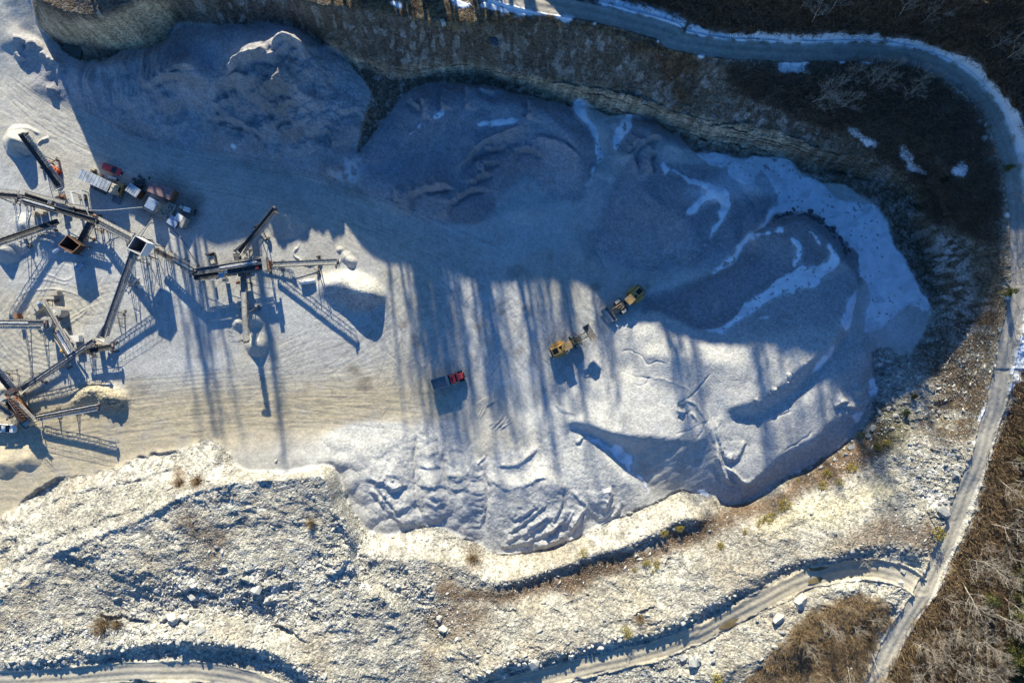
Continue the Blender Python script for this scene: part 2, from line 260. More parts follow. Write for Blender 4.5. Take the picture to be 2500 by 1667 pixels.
def solve(s, c, lev):
    if lev < 4:
        n, m = s.shape
        if n % 2 or m % 2:
            s = s[:n-n % 2, :m-m % 2]; c = c[:n-n % 2, :m-m % 2]
        r = lambda a: a[::2, ::2]+a[1::2, ::2]+a[::2, 1::2]+a[1::2, 1::2]
        z = solve(r(s), r(c), lev+1)
        z = np.repeat(np.repeat(z, 2, 0), 2, 1)
        if z.shape != s.shape: z = np.pad(z, ((0, s.shape[0]-z.shape[0]), (0, s.shape[1]-z.shape[1])), mode='edge')
    else:
        z = np.full(s.shape, (s.sum()/c.sum()))
    fix = c > 0; tv = np.where(fix, s/np.maximum(c, 1e-9), 0)
    z = np.where(fix, tv, z)
    for it in range((60, 80, 120, 200, 900)[lev]):
        p = np.pad(z, 1, mode='edge')
        a = (p[:-2, 1:-1]+p[2:, 1:-1]+p[1:-1, :-2]+p[1:-1, 2:])*.25
        z = np.where(fix, tv, a)
    return z
HZ = solve(sumh, cnt, 0)
HZ = blur(HZ.astype(np.float32), 1, 1)
# ---- photo-lattice: 2 px inside the frame, wider outside, far skirt
inn_u = np.arange(-24, 2526, 2.0); inn_v = np.arange(-24, 1694, 2.0)
out = np.cumsum(np.r_[np.linspace(3, 18, 60)]); far = out[-1]+np.array([60, 150, 300, 600, 1200, 2500, 5000, 10000, 20000.])
out = np.r_[out, far]
UU = np.r_[inn_u[0]-out[::-1], inn_u, inn_u[-1]+out]; VV = np.r_[inn_v[0]-out[::-1], inn_v, inn_v[-1]+out]
X, Y = np.meshgrid(UU.astype(np.float32), VV.astype(np.float32)); NV_, NU_ = X.shape
def bil(Z, x, y):
    fx = np.clip((x-U0)/ST-.5, 0, Z.shape[1]-1.001); fy = np.clip((y-V0)/ST-.5, 0, Z.shape[0]-1.001)
    i = fx.astype(int); j = fy.astype(int); tx = fx-i; ty = fy-j
    return (Z[j, i]*(1-tx)+Z[j, i+1]*tx)*(1-ty)+(Z[j+1, i]*(1-tx)+Z[j+1, i+1]*tx)*ty
h = bil(HZ, X, Y).astype(np.float32)
h = blur(h, 1, 2)
# slopes that would lean past the vertical are eased
for _ in range(22):
    hv = np.gradient(h, VV, axis=0); hu = np.gradient(h, UU, axis=1); kk = (HC-h)/FPX
    bad = (((X-CX)*hu+(Y-CY)*hv)/FPX > .68*kk) & (np.abs(X-CX) < 2500) & (np.abs(Y-CY) < 2000)
    wgt = blur(bad.astype(np.float32), 3, 1); wgt = np.clip(wgt*3, 0, 1)
    h = h*(1-wgt)+blur(h, 2, 1)*wgt
hb = h.copy()
inside = (X > -40) & (X < 2540) & (Y > -40) & (Y < 1707)
k0 = (HC-h)/FPX; wx = (X-CX)*k0; wy = (CY-Y)*k0              # metres, for world-scaled noise
# warped photo coordinates for ragged natural edges
NW1 = fbm(wx, wy, 5.0, 4, 3); NW2 = fbm(wx, wy, 5.0, 4, 4); F1 = fbm(wx, wy, 1.6, 3, 5); F2 = fbm(wx, wy, 1.6, 3, 6)
XW = X+NW1*16+F1*5; YW = Y+NW2*16+F2*5
def mask(c, pts, warp=1.0, soft=2, smooth=True):
    q = P(c, *pts) if c else pts
    q = smooth_poly([p[:2] for p in q], True, 4) if smooth else np.array([p[:2] for p in q])
    x0, y0 = q.min(0)-40; x1, y1 = q.max(0)+40
    i0, i1 = np.searchsorted(UU, (x0, x1)); j0, j1 = np.searchsorted(VV, (y0, y1))
    m = np.zeros(X.shape, np.float32)
    if i1 > i0 and j1 > j0:
        s = np.s_[j0:j1, i0:i1]
        mm = inpoly(X[s]+(XW[s]-X[s])*warp, Y[s]+(YW[s]-Y[s])*warp, q).astype(np.float32)
        m[s] = blur(mm, soft, 2) if soft else mm
    return m
mpit = mask(None, PIT, .5, 1)
mpit_s = blur(mpit, 6, 2)
# cones
for (cu, cv, ch, cr) in CONES:
    d = np.hypot(X-cu, Y-cv)*(1+.12*fbm(wx, wy, 3, 2, 9))
    h += np.maximum(0, ch*(1-np.sqrt(d*d+9)/cr))*(ch > 0)
# strokes: 'r' ridge / groove, 's' scarp (high on the left hand of travel), widths in photo px
STR = []; TRK = []
def K(c, kind, amp, wd, *pts): STR.append((kind, amp, wd, P(c, *pts)))
for q in ([(300,372),(380,398),(466,365)],[(305,462),(390,478),(480,455)],[(318,588),(400,608),(482,582)],[(375,652),(440,674),(495,640)],[(355,690),(430,724),(500,690)],[(345,765),(430,826),(500,740)],
          [(295,290),(380,308),(465,285)],[(498,375),(560,365),(620,385)],[(500,512),(580,522),(650,500)],[(505,605),(580,618),(640,600)],[(500,545),(570,548),(640,525)]): K('A2','s',.22,22,*q)
for y in (462,480,520,545,580,612,630,668,700,740,770,812,850): K('A2','s',.06+.01*(y*7 % 11),6+(y*5 % 7),(655-(y*13 % 37), y+(y % 7)),(700,y+4+(y % 9)),(742-(y > 700)*14,y-10+(y > 750)*18+(y*3 % 8)))
for q in ([(0,540),(100,592),(200,606),(290,590)],[(0,578),(60,604),(130,690),(200,746),(290,690)],[(50,655),(150,772),(230,830),(312,800)],[(0,610),(50,650),(100,720)],[(60,560),(150,600),(230,600)]): K('A2','s',.36,20,*q)
for q in ([(840,992),(950,962),(1060,968)],[(850,962),(960,905),(1100,850),(1190,760)],[(870,893),(950,855),(1050,775),(1150,702)],[(940,962),(1050,932),(1180,872),(1262,782),(1300,700)],[(1040,988),(1150,962),(1262,902),(1335,822),(1372,742)],
          [(1120,992),(1200,965),(1280,905)],[(900,822),(1000,765),(1090,712)],[(1170,832),(1232,700),(1215,640)],[(1290,880),(1350,800),(1390,730)],[(1000,870),(1080,830),(1140,780)],[(960,930),(1010,910),(1080,890)],[(1130,900),(1190,860),(1230,800)],[(1240,850),(1290,790),(1310,740)]): K('A2','s',.42,11,*q)
K('A2','s',.7,16,(1500,760),(1552,650),(1540,585)); K('A2','s',.5,10,(1460,850),(1590,760),(1605,700)); K('A2','s',.5,10,(1450,820),(1530,760),(1570,700)); K('A2','r',.25,4,(1280,610),(1390,720),(1360,860)); K('A2','s',.16,14,(770,540),(850,602),(930,606),(1060,562),(1150,552))
K('A2','s',.26,10,(800,462),(900,472),(990,430),(1095,342)); K('A2','s',.3,8,(1060,548),(1140,548)); K('A2','r',.3,3,(690,460),(740,400)); K('A2','s',.4,10,(1310,320),(1350,310),(1370,270))
for i in range(13): K('A2','r',.22,2.2,(640+i*16,150+i*5),(700+i*15,70+i*3),(770+i*12,20+i*4)) if i < 5 else K('A2','r',.16,2,(700+i*12,190+(i*37) % 60),(770+i*13,120+(i*29) % 50))
for i in range(9): K('A2','r',.12,2.5,(1180+i*11,60+i*4),(1230+i*11,110+i*3))
for q in ([(290,250),(298,500),(315,700),(340,800)],[(488,330),(495,560),(503,720)],[(748,470),(754,700),(735,900)]): K('A2','r',-.45,5,*q)
for x in (1990, 2030): K('A2','r',-.6,5,(x-20,90+x-1990),(x+30,95+x-1990))
K('A2','r',.5,4,(1960,110),(2060,140),(2110,190)); K('A2','r',.4,4,(2010,40),(2080,80),(2140,150)); K('A2','r',-.5,4,(1970,150),(2020,180))
K('A1','r',-.16,1.7,(0,1072),(80,1078),(160,1110),(190,1150),(240,1135),(325,1160)); K('A1','r',-.16,1.7,(20,1180),(90,1210),(170,1230),(230,1225)); K('A1','r',-.14,1.6,(100,1265),(160,1270),(200,1220)); K('A1','r',.1,3,(160,1220),(300,1240),(420,1300),(480,1380)); K('A1','r',.08,4,(330,1165),(400,1220),(450,1320))
K('A1','r',-.15,2.5,(330,1565),(520,1490),(530,1430),(500,1350)); K('A1','r',-.25,2,(340,1400),(440,1330),(560,1200)) 
for q in ([(790,1350),(830,1380),(850,1350)],[(900,1290),(930,1310),(930,1280)],[(985,1210),(1010,1240),(1010,1200)]): K('A1','s',.5,5,*q)
for q in ([(110,180),(128,300),(150,370),(200,420),(245,432)],[(150,330),(200,350),(240,390),(290,415),(345,392)]): K('A3','r',.8,5,*q)
for q in ([(60,60),(100,200),(110,330)],[(85,40),(140,210),(180,320)],[(160,270),(230,280),(290,170)]): K('A3','s',.4,14,*q)
for q in ([(0,170),(40,120),(50,60)],[(500,240),(600,180),(680,120)],[(380,80),(520,20),(560,0)]): K('A3','r',-.2,2,*q)
for q in ([(1350,1290),(1400,1320),(1460,1290)],[(1360,1330),(1430,1345),(1455,1310)],[(1300,1380),(1380,1400),(1450,1360)],[(1260,1400),(1300,1380),(1340,1350)]): K('A1','s',.6,10,*q)
# shaded piles
for q in ([(530,1385),(520,1280),(590,1218),(720,1215),(840,1225)],[(775,1420),(780,1320),(850,1270),(900,1240),(1000,1212),(1050,1240)],[(600,1210),(700,1205),(800,1210)],[(430,1180),(430,1300)],[(940,1200),(960,1150),(1060,1110)],[(1000,1120),(1010,1060),(1100,1020)],[(1180,1060),(1190,990),(1260,960),(1380,1000)],[(950,1010),(1050,960),(1150,930)],
          [(880,560),(885,640),(870,700)],[(740,560),(725,650),(730,720)],[(590,640),(620,700),(600,760)],[(510,640),(570,690),(600,720)],[(950,580),(1040,620),(1140,600)],[(1270,640),(1280,700),(1260,760)],[(1900,970),(1940,950),(1990,900)],[(1980,1100),(1950,1000),(2050,900),(2150,880)],[(2080,1120),(2050,1030),(2100,950)]): K('C6','s',1.3,13,*q)
K('C6','r',.7,3,(820,1088),(900,1010),(1000,905),(1120,850),(1240,790)); K('C6','s',.9,10,(1630,1030),(1520,930),(1400,890),(1300,880))
for q in ([(1030,460),(1070,420),(1200,420)],[(900,560),(1000,480),(1100,480)],[(1480,470),(1440,440),(1380,470)],[(1600,500),(1670,560),(1700,660)],[(1380,740),(1500,770),(1620,860)],[(1670,800),(1680,740),(1760,730),(1815,790)],[(1300,740),(1400,730),(1480,770)],[(1930,800),(1990,800),(2020,900)],[(2050,700),(2150,670),(2210,740)]): K('C5','s',.9,12,*q)
for q in ([(70,250),(130,235),(160,270)],[(150,290),(210,260),(260,300)],[(230,330),(280,330),(310,370)],[(280,370),(340,370),(385,440)],[(90,320),(120,350),(150,340)]): K('C5','r',.7,7,*q)
K('C5','r',1.7,7,(1375,455),(1410,380),(1440,340),(1500,320),(1560,300),(1600,280)); K('C5','r',1.6,6,(1630,300),(1660,250),(1700,222),(1760,225),(1800,250),(1855,320)); K('C5','r',-.8,6,(120,265),(150,290)); K('C5','r',.5,6,(290,540),(340,540)); K('G1','r',.4,3,(390,320),(450,280),(540,240)); K('G1','r',-.4,3,(200,390),(250,425),(330,430)); K('G1','r',.3,3,(100,160),(200,150),(310,140),(440,220))
for q in ([(900,360),(860,420),(930,500),(1030,480)],[(1180,460),(1150,520),(1160,580),(1230,590)]): K('G3','r',.3,3,*q)
for i in range(6): K('G3','r',.1,2.6,(410+i*4,890+i*24),(455,905+i*20),(500,950+i*10)); K('G3','r',.1,2.6,(650,880+i*12),(690,910+i*13),(720,940+i*10))
for q in ([(120,300),(200,230),(420,210),(560,240),(680,310)],[(480,470),(560,420),(700,330)],[(500,500),(600,440),(700,345)],[(300,80),(500,130),(580,90)],[(200,110),(420,150),(560,160)]): K('G2','r',.12,2.4,*q)
for q in ([(0,1010),(400,745),(700,622),(1000,482),(1250,362),(1500,305),(1800,275),(2060,232)],[(0,620),(300,430),(640,330),(1000,250),(1330,130)],[(2090,230),(2130,420),(2180,600),(2215,780)],[(300,640),(700,520),(1000,400)],[(0,860),(350,650),(700,560)]): K('A4','s',.3,16,*q)
for q in ([(1000,1180),(1100,1150),(1200,1190)],[(1150,1000),(1250,960),(1400,1030)],[(1500,900),(1700,980),(1650,1080)],[(600,1130),(800,1140),(980,1180)],[(1700,1180),(1850,1230),(1950,1330)],[(2050,900),(2150,850),(2210,760)]): K('A4','s',.6,14,*q)
for q in ([(100,1000),(300,900),(360,880)],[(0,900),(150,950),(330,1000)],[(760,820),(1000,800),(1300,700),(1700,560)],[(900,960),(1300,900),(1800,760),(2100,650)],[(1300,620),(1700,540),(2200,420)]): K('A5','s',.12,20,*q)
for q in ([(100,820),(400,700),(700,620),(1100,450)],[(200,950),(500,830),(800,680)],[(1150,350),(1300,300),(1420,180)]): K('A3','s',.12,20,*q)
for c, q in (('A6',[(1000,950),(850,1100),(700,1200)]),('A6',[(1020,900),(1090,1030),(1130,1060)]),('A6',[(1270,1250),(1300,1290)])): pass
def nearest(poly, xs, ys):
    best = np.full(xs.shape, 1e9, np.float32); sg = np.zeros(xs.shape, np.float32); tt = sg.copy()
    seg = np.hypot(*(poly[1:, :2]-poly[:-1, :2]).T); tot = seg.sum(); acc = 0
    for a, b, l in zip(poly[:-1], poly[1:], seg):
        if l < 1e-6: continue
        dx, dy = b[0]-a[0], b[1]-a[1]
        t = np.clip(((xs-a[0])*dx+(ys-a[1])*dy)/(l*l), 0, 1)
        ex = xs-a[0]-t*dx; ey = ys-a[1]-t*dy; d = np.hypot(ex, ey)
        m = d < best
        best = np.where(m, d, best); sg = np.where(m, np.sign(dx*ey-dy*ex), sg); tt = np.where(m, (acc+t*l)/tot, tt); acc += l
    return best, sg, tt
for kind, amp, wd, poly in STR:
    q = smooth_poly(poly, n=4)[:, :2]; pad = wd*4+8
    i0, i1 = np.searchsorted(UU, (q[:, 0].min()-pad, q[:, 0].max()+pad)); j0, j1 = np.searchsorted(VV, (q[:, 1].min()-pad, q[:, 1].max()+pad))
    s = np.s_[j0:j1, i0:i1]
    if i1-i0 < 2 or j1-j0 < 2: continue
    d, sg, t = nearest(q, X[s]+F1[s]*3.5+NW1[s]*5, Y[s]+F2[s]*3.5+NW2[s]*5)
    tp = sstep(0, .18, t)*sstep(1, .82, t)
    if kind == 'r': h[s] += amp*np.exp(-(d/wd)**2)*tp
    else:
        ds = -sg*d; h[s] += 1.7*amp*tp*(1.15*sstep(-3.2-wd*.18, 2.2+wd*.12, ds)*np.exp(-np.maximum(ds, 0)/wd/1.3)-.3*np.exp(-(np.minimum(ds+3, 0)/wd*1.4)**2)*(ds < 6)*sstep(6, 0, ds))*(.75+.5*F1[s])
# ---- tyre tracks: pairs of shallow grooves
tkr = random.Random(12); trk = np.zeros(X.shape, np.float32)
def track(pts, gap=10.5, wd=2.3, a=1.):
    q0 = smooth_poly(pts, n=6)[:, :2]
    for o in (-gap, gap):
        q = np.array(offset([(*p, 0) for p in q0], o))[:, :2]
        i0, i1 = np.searchsorted(UU, (q[:, 0].min()-8, q[:, 0].max()+8)); j0, j1 = np.searchsorted(VV, (q[:, 1].min()-8, q[:, 1].max()+8)); s = np.s_[j0:j1, i0:i1]
        if i1-i0 < 2 or j1-j0 < 2: continue
        d, sg, t = nearest(q, X[s], Y[s]); trk[s] = np.maximum(trk[s], a*np.exp(-(d/wd)**2)*sstep(0, .1, t)*sstep(1, .9, t)*(.55+.45*F2[s]))
for i in range(20): o = tkr.gauss(0, 22); p = tkr.uniform(0, .3); track([(x+tkr.gauss(0,6), y+o+tkr.gauss(0,5)) for x, y in [(-40,150),(100,262),(230,345),(400,408),(600,450),(800,500),(950,560),(1100,620),(1260,700)][int(p*9):]], a=tkr.uniform(.4,1))
for i in range(18): y = tkr.uniform(930, 1045); x = tkr.uniform(150, 500); track([(x-300, y+60+tkr.gauss(0,10)), (x, y+tkr.gauss(0,5)), (x+300, y-20), (x+600, y-30+tkr.gauss(0,25))], a=tkr.uniform(.4,1))
for i in range(40): x = tkr.uniform(930, 1400); y = tkr.uniform(640, 820); a_ = math.radians(tkr.uniform(60, 130)); l_ = tkr.uniform(90, 240); c_ = tkr.uniform(-50, 50); track([(x, y), (x+math.cos(a_)*l_*.5+c_, y+math.sin(a_)*l_*.5), (x+math.cos(a_)*l_, y+math.sin(a_)*l_)], a=tkr.uniform(.5,1))
for i in range(16): x = tkr.uniform(620, 900); y = tkr.uniform(860, 960); track([(x, y), (x+110, y-tkr.uniform(20,70)), (x+260, y-tkr.uniform(60,190)), (x+420, y-tkr.uniform(150,260))], a=tkr.uniform(.4,.9))
for i in range(12): x = tkr.uniform(400, 640); y = tkr.uniform(560, 720); track([(x, y), (x-40+tkr.gauss(0,15), y+110), (x-20, y+230)], a=tkr.uniform(.4,.9))
for i in range(14): x = tkr.uniform(30, 330); y = tkr.uniform(690, 860); r_ = tkr.uniform(30, 90); a_ = tkr.uniform(0, 6.28); track([(x+math.cos(a_+k_*.6)*r_*1.5, y+math.sin(a_+k_*.6)*r_) for k_ in range(5)], a=tkr.uniform(.4,.9))
for i in range(9): o = tkr.gauss(0, 7); track([(1470+o,720),(1440,800+o),(1400+o,880),(1330,960+o)], a=.8)
for i in range(6): o = tkr.gauss(0, 9); track([(1560,690+o),(1700,600+o),(1790,520+o),(1850,470+o)], a=.6)
h -= trk*.09
# ---- surface zones (photo measurements), used for relief, colour and for splitting the ground into objects
def road_mask(name, extra=0, soft=2):
    cl, hw = ROADS[name]; q = smooth_poly(cl, n=4)[:, :2]
    i0, i1 = np.searchsorted(UU, (q[:, 0].min()-90, q[:, 0].max()+90)); j0, j1 = np.searchsorted(VV, (q[:, 1].min()-90, q[:, 1].max()+90)); s = np.s_[j0:j1, i0:i1]
    D = np.full(X.shape, 999., np.float32); T = np.zeros(X.shape, np.float32)
    d, sg, t = nearest(q, X[s], Y[s]); D[s] = d; T[s] = t; SG = np.zeros(X.shape, np.float32); SG[s] = sg
    return D, SG, T
RD = {n: road_mask(n) for n in ROADS}
mroad = {n: sstep(hw*k+2, hw*k-3, RD[n][0]+F1*3) for (n, (cl, hw)), k in zip(ROADS.items(), (.86, .9, 1.0))}
mroads = np.maximum.reduce(list(mroad.values()))
fslp_v = np.gradient(h, VV, axis=0); fslp_u = np.gradient(h, UU, axis=1)
# ---- masks
outp = 1-mpit
north = outp*sstep(0, 60, (1010-0.42*(X-1700)*(X > 1700)) - Y)*(1-sstep(2060, 2140, X)) ; north = np.where(X < 2100, outp*(Y < 700), 0).astype(np.float32)
M = {}
M['band'] = mask(None, P('C6',(-60,240),(200,340),(430,430),(650,415),(800,395),(1000,415),(1130,470),(1500,520),(1800,570),(2352,740))+P('C7',(700,820),(1100,960),(1500,1060),(1800,1200),(1850,1350),(1700,1320),(1500,1180),(1200,1100),(700,985),(300,900),(0,800))+P('C6',(1800,720),(1500,650),(1250,590),(1150,530),(1000,480),(800,470),(600,500),(430,492),(200,400),(0,350)), .6, 2)
M['cliff1'] = mask('C5', [(215,-60),(240,20),(380,100),(480,120),(600,115),(760,50),(860,0),(1030,20),(1040,170),(980,250),(870,300),(740,300),(600,265),(450,230),(350,170),(250,100)], .5, 3)
M['brushN'] = mask('C7', [(480,430),(800,450),(1500,420),(1760,470),(1950,620),(2080,800),(2160,1100),(2200,1400),(2150,1568),(1750,1400),(1650,1200),(1300,900),(900,720),(650,640),(540,560)], 1, 6)
M['brushN2'] = mask('C6', [(1850,190),(2352,330),(2352,620),(2250,690),(2150,600),(2080,450),(1900,300)], 1, 6)
M['rim'] = mask('C6', [(-200,-60),(100,30),(380,80),(560,130),(720,165),(960,180),(1200,140),(1560,170),(1800,240),(2100,330),(2352,370),(2352,330),(1900,210),(1550,120),(1200,60),(900,0),(500,-60)], .8, 3)
M['forestN'] = np.where((X > 700), sstep(6, 22, -RD['upper'][1]*RD['upper'][0] - 24), 0).astype(np.float32)   # outer side of the upper road
M['brushSE'] = mask('A3', [(1850,0),(1700,250),(1640,480),(1560,700),(1440,950),(1260,1200),(1150,1420),(1050,1620),(3000,1700),(3000,-400),(1900,-200)], .5, 3)
M['brushS'] = mask('A3', [(300,1568),(480,1330),(640,1180),(760,1100),(960,1060),(1100,1120),(1080,1250),(1010,1400),(960,1568),(900,1700),(200,1700)], 1, 5)
M['brown'] = np.maximum.reduce([mask('A5', [(480,590),(700,600),(930,620),(1200,560),(1420,450),(1700,390),(1900,280),(2160,190),(2352,130),(2352,230),(2150,300),(1900,400),(1650,480),(1450,560),(1290,690),(1230,640),(900,690),(700,700),(480,700),(420,640)], 1, 5),
    mask('A3', [(0,640),(170,560),(420,480),(620,350),(850,200),(1000,120),(1080,60),(1100,250),(950,330),(800,420),(600,480),(420,600),(200,660),(0,720)], 1, 5),
    mask('A3', [(650,800),(900,700),(1100,620),(1250,680),(1330,600),(1400,700),(1350,830),(1100,770),(800,830)], 1, 6)*.7, mask('A3', [(1480,60),(1560,80),(1560,200),(1400,220),(1480,140)], 1, 6)*.8,
    mask('A5', [(330,820),(480,700),(720,720),(780,800),(650,900),(500,960),(440,1060),(400,1180),(300,1150),(420,960)], 1.2, 8)*.75, mask('A4', [(1080,430),(1180,480),(1350,560),(1450,700),(1380,900),(1290,930),(1240,700),(1130,560)], 1.4, 8)*.6,
    mask('A4', [(1100,210),(1160,220),(1170,340),(1110,330)], 1, 3)*.7, mask('A4', [(1190,250),(1300,260),(1260,330),(1190,320)], 1, 3)*.7, mask('A5', [(610,330),(740,340),(700,480),(640,540),(600,440)], 1, 5)*.6])
M['yellowrock'] = np.maximum(mask('A3', [(380,620),(600,560),(900,480),(1100,400),(1150,450),(900,570),(600,650),(400,720)], 1.2, 8), mask('A5', [(430,900),(600,950),(480,1020)], 1, 8))
M['tanpatch'] = sstep(.05, .45, fbm(wx, wy, 10, 4, 241))*.5
M['rubble'] = np.maximum.reduce([mask('A4', [(1000,900),(1400,820),(1900,780),(2120,640),(2200,520),(2330,640),(2330,1000),(2150,1150),(1900,1250),(1700,1200),(1200,1180),(1000,1160),(700,1120),(900,1000)], 1, 8), mask('A4', [(0,1250),(500,1200),(1200,1250),(1800,1400),(2100,1650),(1900,1560),(1300,1320),(900,1330),(0,1470)], 1, 6),
    mask('A5', [(100,480),(300,500),(480,700),(520,900),(400,950),(300,760),(120,600)], 1, 6), mask('A3', [(1300,100),(1560,150),(1500,420),(1400,700),(1250,560),(1150,300)], 1, 8), mask('A1', [(1480,1050),(1700,1150),(1700,1450),(1500,1500),(1480,1250)], 1, 6),
    mask('A1', [(1500,1090),(1700,1000),(2150,850),(2200,1100),(2100,1300),(1900,1568),(1600,1500)], 1, 10)*.6])
M['eastdark'] = mask('A1', [(1050,-60),(1200,40),(1450,130),(1600,220),(1700,500),(1780,700),(1860,860),(2050,1000),(2200,1000),(2260,600),(2220,200),(2100,-100)], 1, 8)
M['eastrock'] = mask('A1', [(1840,440),(1960,400),(2040,700),(2060,900),(1980,1040),(1880,900),(1820,600)], 1.2, 6)
snowp = [('A1',[(1050,75),(1180,125),(1300,205),(1440,220),(1560,300),(1600,400),(1640,500),(1720,640),(1790,780),(1780,850),(1710,815),(1650,825),(1540,940),(1450,965),(1470,800),(1470,680),(1425,640),(1410,540),(1370,470),(1290,400),(1230,350),(1180,305),(1080,275),(900,315),(770,445),(700,520),(640,590),(560,640),(700,480),(880,300),(950,230),(1010,170),(1030,110)]),
 ('A1',[(778,446),(820,405),(880,385),(972,374),(968,392),(880,403),(800,440)]), ('A1',[(1000,428),(1050,436),(1086,490),(1080,560),(1010,632),(1060,540),(1045,470)]),
 ('A1',[(1115,388),(1170,420),(1205,500),(1200,560),(1150,590),(1060,610),(940,665),(880,720),(760,795),(700,865),(610,932),(480,952),(560,968),(680,992),(625,962),(660,935),(760,862),(860,800),(980,742),(1030,765),(1045,712),(1150,700),(1190,640),(1260,605),(1312,550),(1270,490),(1235,438),(1250,520),(1210,570),(1190,480)]),
 ('A1',[(795,882),(850,868),(895,866),(850,897)]), ('A1',[(1397,704),(1412,740),(1370,900),(1350,962),(1308,900),(1330,830)]), ('A1',[(1252,1038),(1262,1060),(1190,1165),(1105,1235),(1150,1160)]),
 ('A1',[(285,-20),(295,60),(330,30),(380,62),(450,85),(600,140),(660,190),(655,280),(605,370),(545,450),(465,540),(560,415),(600,320),(598,235),(570,180),(480,130),(390,100),(340,50)]),
 ('C7',[(440,1020),(560,1010),(700,1000),(840,1030),(900,1090),(900,1180),(850,1260),(780,1300),(740,1200),(700,1130),(640,1110),(600,1180),(540,1160),(480,1120)]), ('A1',[(400,290),(450,225),(560,165),(600,195),(520,225),(450,285)]),
 ('C7',[(250,980),(380,975),(470,1030),(420,1060),(330,1040)]), ('C6',[(660,768),(740,722),(745,752),(700,778)]), ('C6',[(945,785),(1080,758),(1205,754),(1180,795),(980,800)]), ('C6',[(490,880),(575,800),(610,798),(530,855)]),
 ('C6',[(1630,778),(1665,782),(1730,880),(1770,985),(1700,1090),(1645,1200),(1715,990),(1690,880)]), ('C6',[(1830,962),(1850,850),(1890,770),(1940,738),(1895,880),(1870,910)]), ('C6',[(1590,635),(1640,650),(1660,770),(1640,790),(1575,710)]),
 ('A2',[(1385,262),(1430,275),(1545,350),(1640,450),(1720,530),(1795,622),(1790,640),(1730,560),(1650,480),(1540,380)]), ('A2',[(1545,342),(1610,338),(1625,380),(1695,405),(1665,470),(1610,420)]), ('A2',[(2080,625),(2140,618),(2212,682),(2130,645)]),
 ('C7',[(1270,828),(1330,832),(1390,868),(1432,880),(1420,925),(1320,912),(1290,880)]), ('C7',[(1575,928),(1605,1000),(1700,1055),(1768,1085),(1660,1092),(1590,1050),(1555,990)]), ('C7',[(1898,1100),(1945,1030),(1985,1060),(1972,1150)]),
 ('C7',[(790,420),(860,410),(1000,460),(1010,480),(900,480),(810,460)]), ('C6',[(960,45),(1080,5),(1300,-20),(1560,10),(1540,130),(1380,105),(1080,80)]), ('C6',[(370,-10),(480,15),(470,40),(400,20)]), ('C6',[(800,-20),(860,0),(930,40),(840,60)]),
 ('A1',[(1470,1225),(1512,1300),(1470,1350),(1450,1280)]), ('A1',[(1350,1445),(1430,1418),(1390,1480)]), ('A3',[(800,200),(860,150),(855,180),(810,210)]), ('A3',[(540,372),(620,338),(600,365)]), ('A3',[(0,480),(60,480),(110,520),(60,500)]),
 ('C5',[(1400,890),(1440,900),(1430,925),(1395,915)]), ('C6',[(395,1325),(470,1355),(540,1392),(440,1350)])]
snow = np.zeros(X.shape, np.float32)
for c, q in snowp: snow = np.maximum(snow, mask(c, q, 1.7 if c == 'C7' and q[0][1] > 700 and q[0][0] > 1200 else .75, 1))
Du, SGu, Tu = RD['upper']
edge = lambda D, a, b: sstep(a-3, a+3, D+F1*4)*sstep(b+4, b-4, D+NW1*10+F2*7)
snow = np.maximum(snow, edge(Du, 23, 44+18*sstep(.42, .55, Tu)*sstep(.8, .6, Tu))*(SGu < 0)*sstep(.18, .22, Tu)*sstep(.78, .66, Tu))
snow = np.maximum(snow, edge(Du, 23, 29)*(NW1 > -.12)*(SGu > 0)*(sstep(.1, .12, Tu)*sstep(.46, .42, Tu)+sstep(.56, .6, Tu)*sstep(.78, .74, Tu))*(NW2 > -.25))
snow = sstep(.36, .66, blur(snow, 2, 1)*.8+.10+.24*F1+.16*fbm(wx, wy, .7, 2, 7)); snow *= np.maximum(mpit, 1-mroads)
thin = np.maximum.reduce([mask('C5',[(1985,1060),(2080,960),(2180,950),(2190,1040),(2080,1100)],1.3,6)*.6*sstep(-.3,.2,F1), mask('A1',[(400,480),(600,380),(560,560),(300,680),(0,760),(-40,600),(200,560)],1.2,10)*.22*sstep(-.3,.4,NW2), mask('A1', [(640,40),(850,10),(1000,60),(1000,150),(930,220),(860,190),(700,190),(500,230),(380,150),(560,90)], 1, 6)*.55, mask('A1',[(1540,940),(1650,830),(1720,850),(1700,1000),(1600,1060),(1500,1000)],1,8)*.35, mask('A1',[(200,720),(450,600),(640,480),(660,520),(480,660),(260,760)],1,5)*.3])
# ---- relief
t_in = (X > -700) & (X < 3200) & (Y > -600) & (Y < 2200)
rockm = outp*(1-mroads)*(1-.75*M['brushSE'])*(1-.6*M['brushS'])*(1-.85*M['forestN'])
idx = np.where((rockm > .02) & t_in)
def sub(fn): 
    r = np.zeros(X.shape, np.float32); r[idx] = fn(wx[idx], wy[idx]); return r
C3 = np.zeros(X.shape, np.float32); C1 = C3.copy(); C05 = C3.copy(); E1_ = C3.copy(); R3 = C3.copy(); R1 = C3.copy()
wxx = wx+NW1*1.2; wyy = wy+NW2*1.2
a, b, c_ = cells(wxx[idx]*.8+wyy[idx]*.25, wyy[idx]*1.25-wxx[idx]*.2, 3.4, 21, .5); C3[idx] = a; R3[idx] = c_
a, b, c_ = cells(wxx[idx], wyy[idx]*1.2, 1.25, 31, .5); C1[idx] = a; E1_[idx] = b; R1[idx] = c_
a, b, c_ = cells(wx[idx], wy[idx], .55, 41, .5); C05[idx] = a
south = outp*(Y > 900)*(1-M['brushSE'])
lowf = fbm(wx, wy, 14, 3, 51)
med0 = fbm(wx, wy, 7, 3, 133)
amp = rockm*(.35+.65*sstep(-.2, .4, lowf)+.45*M['rubble'])
